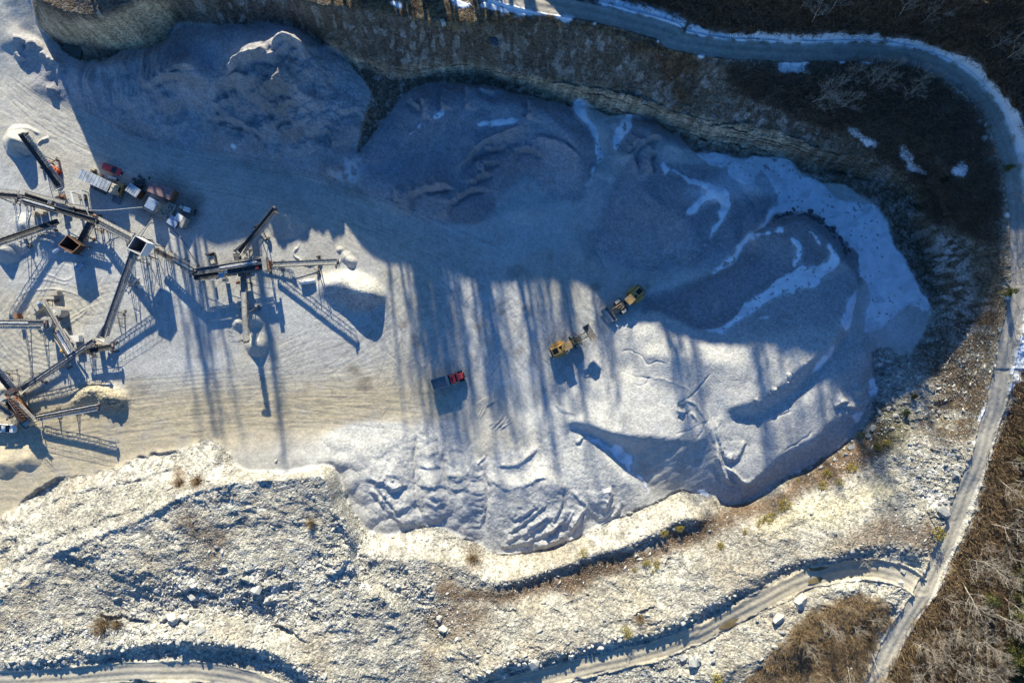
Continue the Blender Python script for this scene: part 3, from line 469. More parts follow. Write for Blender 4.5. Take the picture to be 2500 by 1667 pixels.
amp *= np.where(Y < 700, .55+1.1*M['band'], 1)*(1-.5*M['brown'])
h += amp*(C3*.30*(.3+.7*sstep(-.1,.3,med0))+C1*.15*(1-.6*sstep(0,.4,med0))+C05*.11); h += outp*south*fbm(wx, wy, 16, 3, 62)*1.0
h += outp*(fbm(wx, wy, 9, 4, 61)*.9+lowf*.8)*(1-mroads)*(1-.5*(Y < 700))
ridg = 1-np.abs(fbm(wx*.9+wy*.5, wy*1.3-wx*.3, 4.5, 4, 71)); h += (ridg-.8)*1.6*M['band']*outp + (ridg-.8)*.8*south*(1-mroads)*(1-M['brown'])
h += fbm(wx*.6, wy*2.5, 2.0, 3, 72)*M['band']*.8; strat = 1.3*vnoise(hb*1.9+NW1*1.8+F1*.5, wx*.16, 77)+.7*vnoise(hb*5+NW2*2, wx*.3, 78); h += strat*M['band']*.5+strat*.1*outp*(Y < 700)
h += (fbm(wx, wy, 2.0, 3, 81)*.5)*np.maximum(M['forestN'], np.maximum(M['brushSE'], M['brushS']))*t_in
sand = mpit_s*mpit
flat = sstep(.9, .1, h)*sand
h += sand*(fbm(wx, wy, 6, 3, 91)*.22*(1-.6*flat) + fbm(wx, wy, 1.4, 3, 92)*.03)
# wheel ruts: ridges stretched along the direction of travel
def ruts(ang, s, seed, st=7):
    a = math.radians(ang); p = wx*math.cos(a)+wy*math.sin(a)+NW1*1.5; q = -wx*math.sin(a)+wy*math.cos(a)+NW2*1.0
    return fbm(p/st, q, s, 3, seed)
m1 = mask('F', [(-200,900),(400,900),(950,860),(1000,950),(500,1040),(100,1170),(-200,1250)], 1, 14, True); m2 = mask('F', [(-200,120),(60,200),(250,320),(800,440),(1000,540),(900,600),(600,500),(300,400),(150,380),(-100,300)], 1, 14)
m3 = mask('F', [(900,600),(1450,680),(1300,950),(1000,950),(850,800)], 1, 16)
r1 = ruts(4, .7, 101); r2 = ruts(-24, .7, 102); r3 = ruts(-52, .8, 103, 5); r4 = ruts(70, .8, 104, 4)
h += flat*.05*(r1*m1+r2*m2+r3*m3*.9+r4*.5*(1-m1)*(1-m2)*(1-m3)+r3*.4)
m4 = mask('G2', [(250,250),(600,200),(850,150),(800,400),(560,560),(250,900),(0,900),(-50,300)], 1, 8)
ring = np.sin(np.hypot(wx-W(130,790)[0], (wy-W(130,790)[1])*1.3)*4.2+NW1*5)*.025+ruts(20, .5, 105, 4)*.05; h += m4*flat*ring
# overlapping lorry dumps
dx1, dy1 = wx+NW1*2.0, wy+NW2*2.0
PMF = lambda k: mask('A2', dict(F=[(1240,90),(1330,210),(1500,310),(1640,450),(1800,640),(1780,720),(1560,810),(1400,890),(1300,930),(1360,800),(1290,620),(1230,560),(1100,340),(1150,180)],F1=[(690,450),(860,380),(1090,330),(1230,560),(1290,620),(1360,800),(1300,930),(1040,1010),(930,1030),(790,1015),(720,950),(770,700)])[k], .3, 6)
dm, dr = domes(dx1, dy1, 8.5, 201); dm2, dr2 = domes(dx1*1.0+3, dy1, 4.2, 211)
big_p = np.maximum.reduce([mask('C6',[(180,965),(470,600),(900,540),(1540,690),(2300,850),(2352,1400),(1700,1300),(1000,1430),(250,1260)],.5,6), mask('A1',[(-200,560),(0,0),(900,60),(900,300),(560,600)],.5,6), mask('C5',[(200,480),(700,330),(1200,200),(1900,200),(2200,600),(2100,1050),(1500,960),(430,620)],.5,6)])
low_p = mask('A2', [(-330,300),(0,300),(280,260),(500,330),(700,420),(760,560),(1230,560),(1400,800),(1100,1010),(640,930),(300,850),(0,880),(-200,760)], .5, 6)
e_p = mask('A1', [(100,900),(640,990),(1240,640),(1400,700),(1480,1100),(1480,1400),(1100,1780),(560,1960),(380,1900),(520,1500),(0,1500)], .5, 8)
h += dm*big_p*sand*1.5+dm2*big_p*sand*.35; fan = np.maximum(PMF('F1'), PMF('F')); h += dm2*low_p*sand*.75*(1-.6*fan)+dm*low_p*sand*.5*(1-.4*fan); h += dm*e_p*sand*.55
# flutes running down the pile faces
flu = fbm(wx*1.0, wy*.16, 1.3, 3, 111); h += flu*.9*mask('C5', [(480,470),(700,320),(1000,280),(1150,330),(1180,430),(1000,450),(850,600),(560,640)], 1, 8)*sand
h += (fbm(wx, wy, 3.4, 5, 112)*1.5-np.abs(fbm(wx, wy, 5, 4, 116))*2.4)*mask('C5', [(1280,480),(1480,300),(1800,220),(1950,420),(2100,700),(1900,900),(1500,860),(1260,700)], 1, 10)*sand
h += (fbm(wx, wy, 3.0, 5, 113)*.8-np.abs(fbm(wx, wy, 4, 3, 117))*.9)*mask('C5', [(180,480),(560,640),(1000,480),(1250,600),(1250,880),(850,850),(430,620)], 1, 10)*sand
h += np.maximum(C1*.0, cells(wx, wy, .8, 5)[0]*.35*mask('M6', [(1250,840),(1350,620),(1560,500),(1850,500),(2200,760),(2150,930),(1900,940),(1700,830)], 1, 3)) if True else 0
mg1 = np.maximum(mask('A2', [(0,300),(300,200),(760,250),(1250,200),(1780,640),(1300,950),(900,1040),(400,860),(0,880)], 1, 6), 0); h += mg1*fbm(wx, wy, .8, 3, 114)*.09
h += sand*fbm(wx*.6-wy*.8, (wx*.8+wy*.6)*.3, 2.2, 3, 115)*.28*mask('A2', [(1560,280),(2150,310),(2352,450),(2352,640),(1850,640),(1750,560)], 1, 8)
# roads: two wheel tracks, crown and windrow
for n, (D, SG, T) in RD.items():
    hw = ROADS[n][1]; m = mroad[n]
    h += m*(np.cos(D/hw*9)*.05+fbm(wx, wy, .8, 2, 120)*.04) + .35*np.exp(-((D-hw*.98+NW1*3)/3.)**2)*(T > .002)*(T < .998)*(1-m*.3)*(inside)*(1-mpit)
h += blur(snow, 1, 1)*.18*(t_in) + thin*.05
# ---- colours: reflectance of the material, with light and shade painted into a few piles
col = np.zeros(X.shape+(3,), np.float32); grit = np.zeros(X.shape, np.float32)
def lay(m, c, g=None, var=0, vn=None):
    global col, grit
    m = np.clip(m, 0, 1)[..., None]; c = np.array(c, np.float32)
    if var: c = c*(1+var*(vn if vn is not None else NW1)[..., None])
    col = col*(1-m)+c*m
    if g is not None: grit = grit*(1-m[..., 0])+g*m[..., 0]
big = fbm(wx, wy, 22, 4, 131); med = fbm(wx, wy, 4, 4, 132); fine = fbm(wx, wy, .9, 3, 133)
one = np.ones(X.shape, np.float32)
lay(one, (.45,.445,.43), .3)
lay(one*sstep(-.1, .5, big), (.42,.395,.345)); lay(sstep(-.1,.5,fbm(wx,wy,11,4,191))*.5,(.37,.355,.33)); lay(sstep(.1,.5,fbm(wx,wy,3,4,192))*.3,(.50,.49,.46)); lay(mask('C6',[(1080,1300),(1400,1180),(1650,1280),(2300,1480),(2352,1700),(1700,1700),(1200,1568)],1.2,16)*.5,(.33,.345,.37)); lay(m1, (.46,.39,.275), .25); lay(m2*.8, (.45,.415,.35)); lay(m4*.7, (.43,.385,.30)); lay(sstep(.1, .6, med)*.5, (.36,.34,.31)); lay(sstep(.05, .35, r1)*m1*.5, (.36,.31,.24)); lay(sstep(.05, .4, r2)*m2*.4, (.33,.31,.28)); lay(sstep(.1, .4, r3)*m3*.4, (.34,.32,.28))
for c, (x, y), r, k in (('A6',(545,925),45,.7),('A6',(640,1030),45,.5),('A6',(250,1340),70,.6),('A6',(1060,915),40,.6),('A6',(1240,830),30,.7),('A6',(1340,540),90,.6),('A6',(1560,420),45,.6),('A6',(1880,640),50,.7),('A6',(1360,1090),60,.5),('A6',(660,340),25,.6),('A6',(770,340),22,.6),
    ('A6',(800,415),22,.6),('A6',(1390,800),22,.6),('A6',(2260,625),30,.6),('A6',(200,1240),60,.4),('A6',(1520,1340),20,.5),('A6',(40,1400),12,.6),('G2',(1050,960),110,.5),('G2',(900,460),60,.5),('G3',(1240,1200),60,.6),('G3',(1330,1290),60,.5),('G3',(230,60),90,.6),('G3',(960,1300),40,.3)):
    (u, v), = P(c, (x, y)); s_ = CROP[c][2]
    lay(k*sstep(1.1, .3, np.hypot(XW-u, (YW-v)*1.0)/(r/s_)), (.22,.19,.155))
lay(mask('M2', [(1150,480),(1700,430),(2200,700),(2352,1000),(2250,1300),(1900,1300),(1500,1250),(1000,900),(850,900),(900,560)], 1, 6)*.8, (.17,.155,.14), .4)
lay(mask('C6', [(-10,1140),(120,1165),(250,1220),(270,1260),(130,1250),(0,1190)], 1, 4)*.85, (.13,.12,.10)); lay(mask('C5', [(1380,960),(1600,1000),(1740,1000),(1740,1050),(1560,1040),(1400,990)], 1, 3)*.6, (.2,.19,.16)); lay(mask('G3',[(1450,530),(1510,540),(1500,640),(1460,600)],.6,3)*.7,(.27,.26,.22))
piles = dict(A=('C5',[(150,200),(400,330),(480,380),(750,320),(1000,245),(1100,133),(1400,148),(1750,148),(1850,190),(1950,270),(2060,310),(2180,400),(2240,560),(2225,680),(2170,880),(2200,1000),(2100,1100),(1900,1075),(1750,1030),(1500,975),(1300,925),(1060,895),(850,855),(650,755),(430,630),(300,590),(180,470),(60,240)]),
 B=('C6',[(180,965),(300,840),(470,610),(680,530),(900,545),(1050,560),(1270,625),(1420,640),(1540,690),(1640,790),(1740,970),(1650,1200),(1600,1290),(1400,1240),(1250,1110),(1170,1190),(1060,1330),(950,1425),(800,1435),(560,1405),(400,1330),(250,1260),(200,1100)]),
 C=('A1',[(-150,480),(-60,250),(60,0),(200,-60),(300,0),(640,40),(960,60),(960,130),(900,250),(700,480),(560,600),(350,600),(200,610),(0,570)]),
 D=('A1',[(180,760),(400,690),(650,590),(740,470),(860,330),(1000,265),(1200,310),(1330,420),(1420,540),(1430,660),(1400,700),(1310,560),(1180,620),(1000,690),(850,770),(720,870),(600,945),(480,955),(330,890),(230,850),(160,870)]),
 E=('A1',[(-60,1000),(80,900),(230,850),(330,890),(480,955),(600,945),(720,870),(850,770),(1000,690),(1180,620),(1310,560),(1400,700),(1330,930),(1240,1080),(1100,1210),(960,1350),(800,1460),(640,1400),(560,1500),(460,1568),(200,1568),(-150,1500),(-240,1350),(-150,1150)]),
 E2=('A1',[(800,1460),(960,1350),(1100,1210),(1240,1080),(1340,930),(1480,1000),(1490,1080),(1480,1250),(1500,1310),(1470,1400),(1440,1500),(1300,1650),(1100,1780),(800,1920),(520,1990),(380,1940),(470,1700),(560,1500),(640,1400)]),
 F=('A2',[(1240,90),(1330,210),(1500,310),(1640,450),(1800,640),(1780,720),(1560,810),(1400,890),(1300,930),(1360,800),(1290,620),(1230,560),(1100,340),(1150,180)]),
 F1=('A2',[(690,450),(860,380),(1090,330),(1230,560),(1290,620),(1360,800),(1300,930),(1040,1010),(930,1030),(790,1015),(720,950),(770,700)]),
 G=('A2',[(285,230),(400,200),(560,180),(690,440),(760,640),(720,950),(640,930),(470,860),(340,830),(300,600)]),
 H=('A2',[(285,230),(300,600),(340,830),(290,850),(150,905),(0,875),(-150,760),(-330,400),(-250,250),(0,180)]))
PM = {k: mask(c, q, .3, 2) for k, (c, q) in piles.items()}
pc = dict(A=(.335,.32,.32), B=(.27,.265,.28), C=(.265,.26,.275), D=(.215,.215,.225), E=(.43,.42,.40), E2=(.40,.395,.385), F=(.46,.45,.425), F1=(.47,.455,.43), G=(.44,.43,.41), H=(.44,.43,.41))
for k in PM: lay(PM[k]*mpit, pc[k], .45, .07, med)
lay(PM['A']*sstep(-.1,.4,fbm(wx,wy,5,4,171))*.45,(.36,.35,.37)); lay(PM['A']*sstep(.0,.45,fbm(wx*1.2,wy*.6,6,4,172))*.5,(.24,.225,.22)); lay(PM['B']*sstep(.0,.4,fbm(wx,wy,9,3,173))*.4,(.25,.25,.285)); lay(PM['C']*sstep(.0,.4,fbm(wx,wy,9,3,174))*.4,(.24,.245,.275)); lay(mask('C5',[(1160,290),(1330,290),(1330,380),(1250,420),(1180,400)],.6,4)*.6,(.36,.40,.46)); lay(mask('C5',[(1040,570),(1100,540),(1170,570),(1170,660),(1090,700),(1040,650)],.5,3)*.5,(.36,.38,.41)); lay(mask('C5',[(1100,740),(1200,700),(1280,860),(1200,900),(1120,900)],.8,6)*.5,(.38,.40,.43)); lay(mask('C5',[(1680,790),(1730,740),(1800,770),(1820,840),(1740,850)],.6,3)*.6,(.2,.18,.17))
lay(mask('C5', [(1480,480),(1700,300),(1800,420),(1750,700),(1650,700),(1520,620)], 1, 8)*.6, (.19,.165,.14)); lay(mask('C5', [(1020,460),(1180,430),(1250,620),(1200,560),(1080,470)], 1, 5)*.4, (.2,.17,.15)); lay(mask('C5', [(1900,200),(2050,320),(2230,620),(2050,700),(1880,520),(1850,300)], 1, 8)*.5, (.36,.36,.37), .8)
lay(mask('A2', [(770,740),(1100,560),(1250,620),(1100,900),(850,1000),(740,950)], 1, 8)*.4*PM['F1'], (.34,.345,.345))
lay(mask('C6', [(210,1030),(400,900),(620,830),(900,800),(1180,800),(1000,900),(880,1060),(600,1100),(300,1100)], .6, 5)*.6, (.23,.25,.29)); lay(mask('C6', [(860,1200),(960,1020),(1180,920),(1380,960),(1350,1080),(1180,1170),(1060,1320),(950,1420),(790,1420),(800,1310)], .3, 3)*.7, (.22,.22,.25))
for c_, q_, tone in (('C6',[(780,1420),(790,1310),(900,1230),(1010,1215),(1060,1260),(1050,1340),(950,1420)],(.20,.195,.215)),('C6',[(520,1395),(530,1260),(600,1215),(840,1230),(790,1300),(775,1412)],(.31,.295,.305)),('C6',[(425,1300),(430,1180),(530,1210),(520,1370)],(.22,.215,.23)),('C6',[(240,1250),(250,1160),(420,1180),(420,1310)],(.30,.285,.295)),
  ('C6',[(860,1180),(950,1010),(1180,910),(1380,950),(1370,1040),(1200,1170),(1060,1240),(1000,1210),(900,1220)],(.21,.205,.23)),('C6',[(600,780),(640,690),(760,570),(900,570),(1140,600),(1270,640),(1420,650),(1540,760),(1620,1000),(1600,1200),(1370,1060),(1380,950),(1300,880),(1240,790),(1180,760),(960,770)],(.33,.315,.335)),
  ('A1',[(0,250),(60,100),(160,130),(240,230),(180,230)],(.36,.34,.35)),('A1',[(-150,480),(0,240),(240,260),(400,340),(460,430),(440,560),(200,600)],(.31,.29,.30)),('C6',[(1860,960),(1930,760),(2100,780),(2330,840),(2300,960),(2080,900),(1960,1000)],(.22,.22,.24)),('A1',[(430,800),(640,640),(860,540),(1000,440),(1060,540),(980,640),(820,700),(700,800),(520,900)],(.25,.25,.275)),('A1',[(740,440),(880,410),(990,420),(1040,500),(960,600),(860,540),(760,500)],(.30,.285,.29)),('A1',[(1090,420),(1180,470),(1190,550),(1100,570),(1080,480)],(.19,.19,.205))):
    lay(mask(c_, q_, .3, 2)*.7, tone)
lay(mask('C6', [(1150,1220),(1350,1130),(1560,1250),(1560,1520),(1400,1600),(1180,1500)], 1.4, 14)*.45, (.52,.52,.50)); lay(mask('F', [(-50,150),(80,220),(250,320),(480,385),(800,430),(1000,520),(1150,610),(1050,620),(900,540),(700,475),(420,430),(200,370),(0,270)], .8, 8)*.55, (.50,.475,.43))
lay(mask('A1', [(700,120),(930,190),(900,260),(700,480),(690,300)], .8, 4)*.6, (.2,.2,.22)); lay(mask('A1', [(430,330),(560,220),(605,240),(590,330),(520,440),(440,520)], .6, 3)*.5, (.22,.225,.245)); lay(mask('A1',[(700,870),(1030,740),(1190,640),(1290,600),(1390,720),(1310,900),(1100,940),(700,985)],.5,5)*.5,(.235,.235,.26))  # last patch: shaded strip of pile E darkened in the colour
lay(mask('M6', [(1250,860),(1350,620),(1560,500),(1850,500),(2200,760),(2150,930),(1900,940),(1700,830)], 1, 3), (.37,.315,.22), .9)
lay(mask('G3', [(1180,600),(1400,640),(1440,710),(1300,700),(1200,650)], .6, 2)*.8, (.45,.43,.38), .8); lay(mask('G3', [(1000,700),(1170,620),(1250,690),(1420,720),(1400,800),(1250,800),(1150,750)], .6, 2)*.6, (.31,.28,.27), .8)  # heap's sunlit crest painted lighter, its shaded face painted darker
lay(big_p*sand*sstep(.55,.9,dr)*.45, (.225,.23,.25)); lay(big_p*sand*sstep(.45,.1,dr)*.4, (.34,.33,.345)); lay(low_p*sand*sstep(.5,.1,dr2)*.35, (.50,.485,.46)); lay(low_p*sand*sstep(.6,.9,dr2)*.3, (.36,.355,.345)); lay(thin, (.62,.64,.67), .2); col *= (1-.32*trk)[..., None]; lay(mpit_s*sstep(.25,.6,fbm(wx,wy,1.1,3,181))*.12,(.3,.29,.27))
# outside the pit
lay(outp, (.34,.32,.27), 1.0, .25, med)
lay(outp*sstep(.0, .35, big+.4*med), (.44,.415,.345), 1.0, .25, fine); wb = np.maximum.reduce([mask('A4', [(-100,600),(190,390),(380,270),(900,150),(1320,60),(1470,150),(1560,250),(1300,300),(1000,330),(800,300),(500,400),(200,560),(-100,700)], 1, 5), mask('A4', [(-50,980),(400,710),(700,590),(1000,450),(1300,320),(1700,245),(2080,205),(2190,440),(2240,640),(2150,600),(2080,420),(1900,310),(1500,350),(1200,460),(1000,530),(700,680),(400,790),(-50,1080)], 1, 5), mask('A5',[(-60,430),(300,380),(600,480),(760,560),(930,560),(1250,480),(1700,320),(1950,160),(2150,60),(1900,100),(1400,230),(1000,400),(700,400),(300,260),(0,280)],1,6)]); lay(outp*wb, (.46,.435,.375), .9, .3, fine); lay(outp*wb*sstep(.05,.4,-fine+.3*NW1)*.4, (.28,.26,.22)); lay(outp*sstep(.0, .5, -lowf+.5*fine)*.55, (.26,.235,.2), 1)
lay(outp*sstep(.1, .5, fine+.6*med)*.4, (.52,.50,.44)); lay(outp*sstep(.25, .5, R3-.35)*.3, (.3,.28,.25)); lay(outp*sstep(.7, .8, R1)*.5, (.2,.185,.17)); lay(outp*sstep(.0, .05, .06-E1_)*.35, (.16,.145,.12))
lay(M['tanpatch']*outp*(Y > 900), (.31,.26,.19), .9, .3, fine); lay(M['yellowrock']*.6*outp, (.6,.53,.34)); lay(M['rubble']*.45*outp, (.33,.315,.275)); lay(M['rubble']*outp*sstep(.75, .8, R1)*.8, (.55,.53,.49))
lay(M['brown']*outp*sstep(-.95, -.15, fine+.5*med+.3)*.92, (.125,.08,.05), 1, .4, fine); eb = mask('A1', [(1850,900),(2050,850),(2230,900),(2180,1250),(2050,1568),(1750,1568),(1850,1250),(1700,1120)], 1.3, 10); M['eb'] = eb; lay(eb*outp*sstep(-.7,-.0,fine+med)*.9, (.10,.07,.045), 1, .4, fine); lay(M['rubble']*(wx > 60)*outp*sstep(.1,.4,-fine+.3*med)*.5, (.09,.08,.07)); lay(mask('A3',[(1010,-20),(1150,-40),(1230,60),(1160,200),(1060,250),(1000,120)],1.2,8)*outp*.8,(.07,.065,.035),1,.5,fine)
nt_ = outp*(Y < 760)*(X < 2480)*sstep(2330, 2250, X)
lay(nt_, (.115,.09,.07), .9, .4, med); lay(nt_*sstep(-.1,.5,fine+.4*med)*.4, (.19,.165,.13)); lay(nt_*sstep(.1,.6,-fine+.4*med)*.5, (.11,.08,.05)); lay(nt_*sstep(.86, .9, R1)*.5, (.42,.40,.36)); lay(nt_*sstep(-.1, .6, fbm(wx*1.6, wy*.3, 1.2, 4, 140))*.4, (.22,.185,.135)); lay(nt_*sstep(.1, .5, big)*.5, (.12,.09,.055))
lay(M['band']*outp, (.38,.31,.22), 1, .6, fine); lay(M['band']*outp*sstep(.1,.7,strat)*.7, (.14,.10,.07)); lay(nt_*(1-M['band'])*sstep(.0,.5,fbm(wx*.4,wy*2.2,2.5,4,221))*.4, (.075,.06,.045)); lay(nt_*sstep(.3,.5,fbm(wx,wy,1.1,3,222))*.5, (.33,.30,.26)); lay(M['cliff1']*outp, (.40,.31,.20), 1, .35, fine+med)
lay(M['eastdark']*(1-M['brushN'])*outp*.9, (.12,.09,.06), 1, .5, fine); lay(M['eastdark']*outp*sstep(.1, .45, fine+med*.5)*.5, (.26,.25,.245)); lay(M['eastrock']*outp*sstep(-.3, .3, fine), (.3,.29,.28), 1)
bf = sstep(-.5, .4, fine+.6*med)
for k in ('brushN', 'brushN2', 'rim'): lay(M[k]*outp*(.9 if k != 'rim' else .75)*sstep(-.7, .0, med), (.10,.06,.032), .8, .5, fine)
lay(M['rim']*outp*sstep(.0, .4, fine)*.7, (.24,.18,.10))
lay(M['brushSE'], (.15,.105,.068), .8, .35, fine); lay(M['brushS'], (.17,.13,.09), .8, .35, fine); lay(M['forestN'], (.07,.042,.024), .8, .5, fine)
fout = ((X > 2530) | (Y < -30)) & ~((X < 700) & (Y > -700)); lay((fout & (X > 900)).astype(np.float32)*outp*(1-mroads), (.07,.052,.036), .8)
for n in ROADS:
    D, SG, T = RD[n]; c = dict(upper=(.36,.325,.275), lower=(.40,.35,.265), west=(.44,.40,.32))[n]
    lay(mroad[n]*outp, c, .2, .12, med); lay(mroad[n]*outp*sstep(.2, .8, np.cos(D/ROADS[n][1]*9+NW1))*.35, tuple(x*.68 for x in c))
    lay(mroad[n]*outp*sstep(.0, .4, fbm(wx, wy, 1.0, 3, 150))*.3, tuple(x*1.25 for x in c))
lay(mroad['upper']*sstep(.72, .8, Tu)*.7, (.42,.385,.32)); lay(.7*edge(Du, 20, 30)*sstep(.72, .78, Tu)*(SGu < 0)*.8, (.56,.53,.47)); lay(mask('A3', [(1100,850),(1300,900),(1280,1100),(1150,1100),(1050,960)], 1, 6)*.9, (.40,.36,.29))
lay(mask('A4', [(0,1560),(900,1470),(1250,1440),(1600,1500),(1800,1600),(1300,1530),(900,1510),(0,1600)], 1, 4)*.5, (.27,.24,.2))
lay(sstep(.05,.5,blur(snow,5,2))*(1-snow)*.35*sstep(-.3,.2,F1), (.6,.62,.65)); lay(snow, (.68,.71,.76), 0, .12, F1); lay(snow*sstep(.5,.65,fbm(wx,wy,.7,2,232)+.35*fbm(wx,wy,6,2,233))*.8, (.2,.19,.18)); lay(snow*sstep(.1,.5,fbm(wx*.5+wy*.4,wy*1.2-wx*.5,2.2,4,231))*.45, (.40,.42,.46))
col *= (1+.10*fine+.05*NW1)[..., None]; col = np.clip(col, .01, .9)
# ---- keep the lattice ordered in metres (no folded walls)
ii = np.arange(NU_)*.015; WX = (np.maximum.accumulate(wx-ii, axis=1)+ii).astype(np.float32)
jj = (np.arange(NV_)*.015)[:, None]; WY = -(np.maximum.accumulate(-wy-jj, axis=0)+jj).astype(np.float32)
WZ = h.astype(np.float32)
def at(u, v):
    """point of the ground surface seen at photo position (u, v)"""
    i = min(max(int(np.searchsorted(UU, u)), 0), NU_-1); j = min(max(int(np.searchsorted(VV, v)), 0), NV_-1)
    return Vector((float(WX[j, i]), float(WY[j, i]), float(WZ[j, i])))
# ================================================================== MATERIALS
def tag(o, label=None, cat=None, group=None, kind=None):
    if label: o['label'] = label
    if cat: o['category'] = cat
    if group: o['group'] = group
    if kind: o['kind'] = kind
    return o
def ground_material():
    m = bpy.data.materials.new("ground_surface"); m.use_nodes = True; n = m.node_tree.nodes; l = m.node_tree.links
    b = n['Principled BSDF']; b.inputs['Roughness'].default_value = .92; b.inputs['Specular IOR Level'].default_value = .15
    a = n.new("ShaderNodeAttribute"); a.attribute_name = "col"; g = n.new("ShaderNodeAttribute"); g.attribute_name = "grit"
    geo = n.new("ShaderNodeNewGeometry")
    def noise(sc_, det=4, rough=.6):
        t = n.new("ShaderNodeTexNoise"); t.inputs['Scale'].default_value = sc_; t.inputs['Detail'].default_value = det; t.inputs['Roughness'].default_value = rough; l.new(geo.outputs['Position'], t.inputs['Vector']); return t
    def math_(op, x, y, z=None):
        q = n.new("ShaderNodeMath"); q.operation = op
        for i, v in enumerate((x, y, z)):
            if v is None: continue
            if isinstance(v, (int, float)): q.inputs[i].default_value = v
            else: l.new(v, q.inputs[i])
        return q.outputs[0]
    n1 = noise(1.7, 5, .65); n2 = noise(7.0, 3, .7); n3 = noise(.35, 3)
    vo = n.new("ShaderNodeTexVoronoi"); vo.inputs['Scale'].default_value = 2.6; l.new(geo.outputs['Position'], vo.inputs['Vector'])
    sp = n.new("ShaderNodeSeparateColor"); l.new(vo.outputs['Color'], sp.inputs[0])
    base = math_('MULTIPLY_ADD', n1.outputs[0], .2, .9); base = math_('MULTIPLY_ADD', math_('SUBTRACT', n2.outputs[0], .5), math_('MULTIPLY_ADD', g.outputs['Fac'], .35, .1), base); base = math_('MULTIPLY_ADD', math_('SUBTRACT', n3.outputs[0], .5), .25, base)
    sto = math_('MULTIPLY', math_('SUBTRACT', sp.outputs[0], .5), .9); sto = math_('MULTIPLY', sto, g.outputs['Fac']); tot = math_('ADD', base, sto)
    mx = n.new("ShaderNodeVectorMath"); mx.operation = 'SCALE'; l.new(a.outputs['Color'], mx.inputs[0]); l.new(tot, mx.inputs['Scale']); l.new(mx.outputs[0], b.inputs['Base Color'])
    hgt = math_('MULTIPLY_ADD', math_('SUBTRACT', 1.0, vo.outputs['Distance']), math_('MULTIPLY_ADD', g.outputs['Fac'], .22, .0), math_('MULTIPLY', n2.outputs[0], .12)); hgt = math_('MULTIPLY_ADD', n1.outputs[0], .12, hgt)
    bp = n.new("ShaderNodeBump"); bp.inputs['Strength'].default_value = .55; bp.inputs['Distance'].default_value = 1.0; l.new(hgt, bp.inputs['Height']); l.new(math_('MULTIPLY_ADD', g.outputs['Fac'], .6, .25), bp.inputs['Strength']); l.new(bp.outputs[0], b.inputs['Normal'])
    return m
MG = ground_material()
def mat(name, c, rough=.6, metal=0., var=.15, scale=2.0, dust=.0, c2=None, spec=.4, rust=0.):
    m = bpy.data.materials.new(name); m.use_nodes = True; n = m.node_tree.nodes; l = m.node_tree.links
    b = n['Principled BSDF']; b.inputs['Roughness'].default_value = rough; b.inputs['Metallic'].default_value = metal; b.inputs['Specular IOR Level'].default_value = spec
    geo = n.new("ShaderNodeNewGeometry"); oi = n.new("ShaderNodeObjectInfo")
    t = n.new("ShaderNodeTexNoise"); t.inputs['Scale'].default_value = scale; t.inputs['Detail'].default_value = 5; t.inputs['Roughness'].default_value = .65; l.new(geo.outputs['Position'], t.inputs['Vector'])
    r = n.new("ShaderNodeValToRGB"); c2 = c2 or tuple(x*(1-2*var) for x in c); r.color_ramp.elements[0].position = .35; r.color_ramp.elements[1].position = .62
    r.color_ramp.elements[0].color = (*c2, 1); r.color_ramp.elements[1].color = (*[min(1, x*(1+var)) for x in c], 1); l.new(t.outputs[0], r.inputs[0]); out = r.outputs[0]
    if rust:
        t3 = n.new("ShaderNodeTexNoise"); t3.inputs['Scale'].default_value = 1.3; t3.inputs['Detail'].default_value = 7; l.new(geo.outputs['Position'], t3.inputs['Vector'])
        r3 = n.new("ShaderNodeMapRange"); r3.inputs[1].default_value = .62-rust*.3; r3.inputs[2].default_value = .72-rust*.2; l.new(t3.outputs[0], r3.inputs[0])
        x3 = n.new("ShaderNodeMix"); x3.data_type = 'RGBA'; l.new(r3.outputs[0], x3.inputs[0]); l.new(out, x3.inputs[6]); x3.inputs[7].default_value = (.20, .075, .03, 1); out = x3.outputs[2]
    if dust:
        s = n.new("ShaderNodeSeparateXYZ"); l.new(geo.outputs['Normal'], s.inputs[0])
        t2 = n.new("ShaderNodeTexNoise"); t2.inputs['Scale'].default_value = 3.1; t2.inputs['Detail'].default_value = 6; l.new(geo.outputs['Position'], t2.inputs['Vector'])
        mr = n.new("ShaderNodeMapRange"); mr.inputs[1].default_value = .35; mr.inputs[2].default_value = .7; l.new(t2.outputs[0], mr.inputs[0])
        mu = n.new("ShaderNodeMath"); mu.operation = 'MULTIPLY'; mu.use_clamp = True; l.new(s.outputs[2], mu.inputs[0]); l.new(mr.outputs[0], mu.inputs[1])
        m2 = n.new("ShaderNodeMath"); m2.operation = 'MULTIPLY'; l.new(mu.outputs[0], m2.inputs[0]); m2.inputs[1].default_value = dust
        mx = n.new("ShaderNodeMix"); mx.data_type = 'RGBA'; l.new(m2.outputs[0], mx.inputs[0]); l.new(out, mx.inputs[6]); mx.inputs[7].default_value = (.50, .47, .41, 1); out = mx.outputs[2]
    l.new(out, b.inputs['Base Color'])
    return m
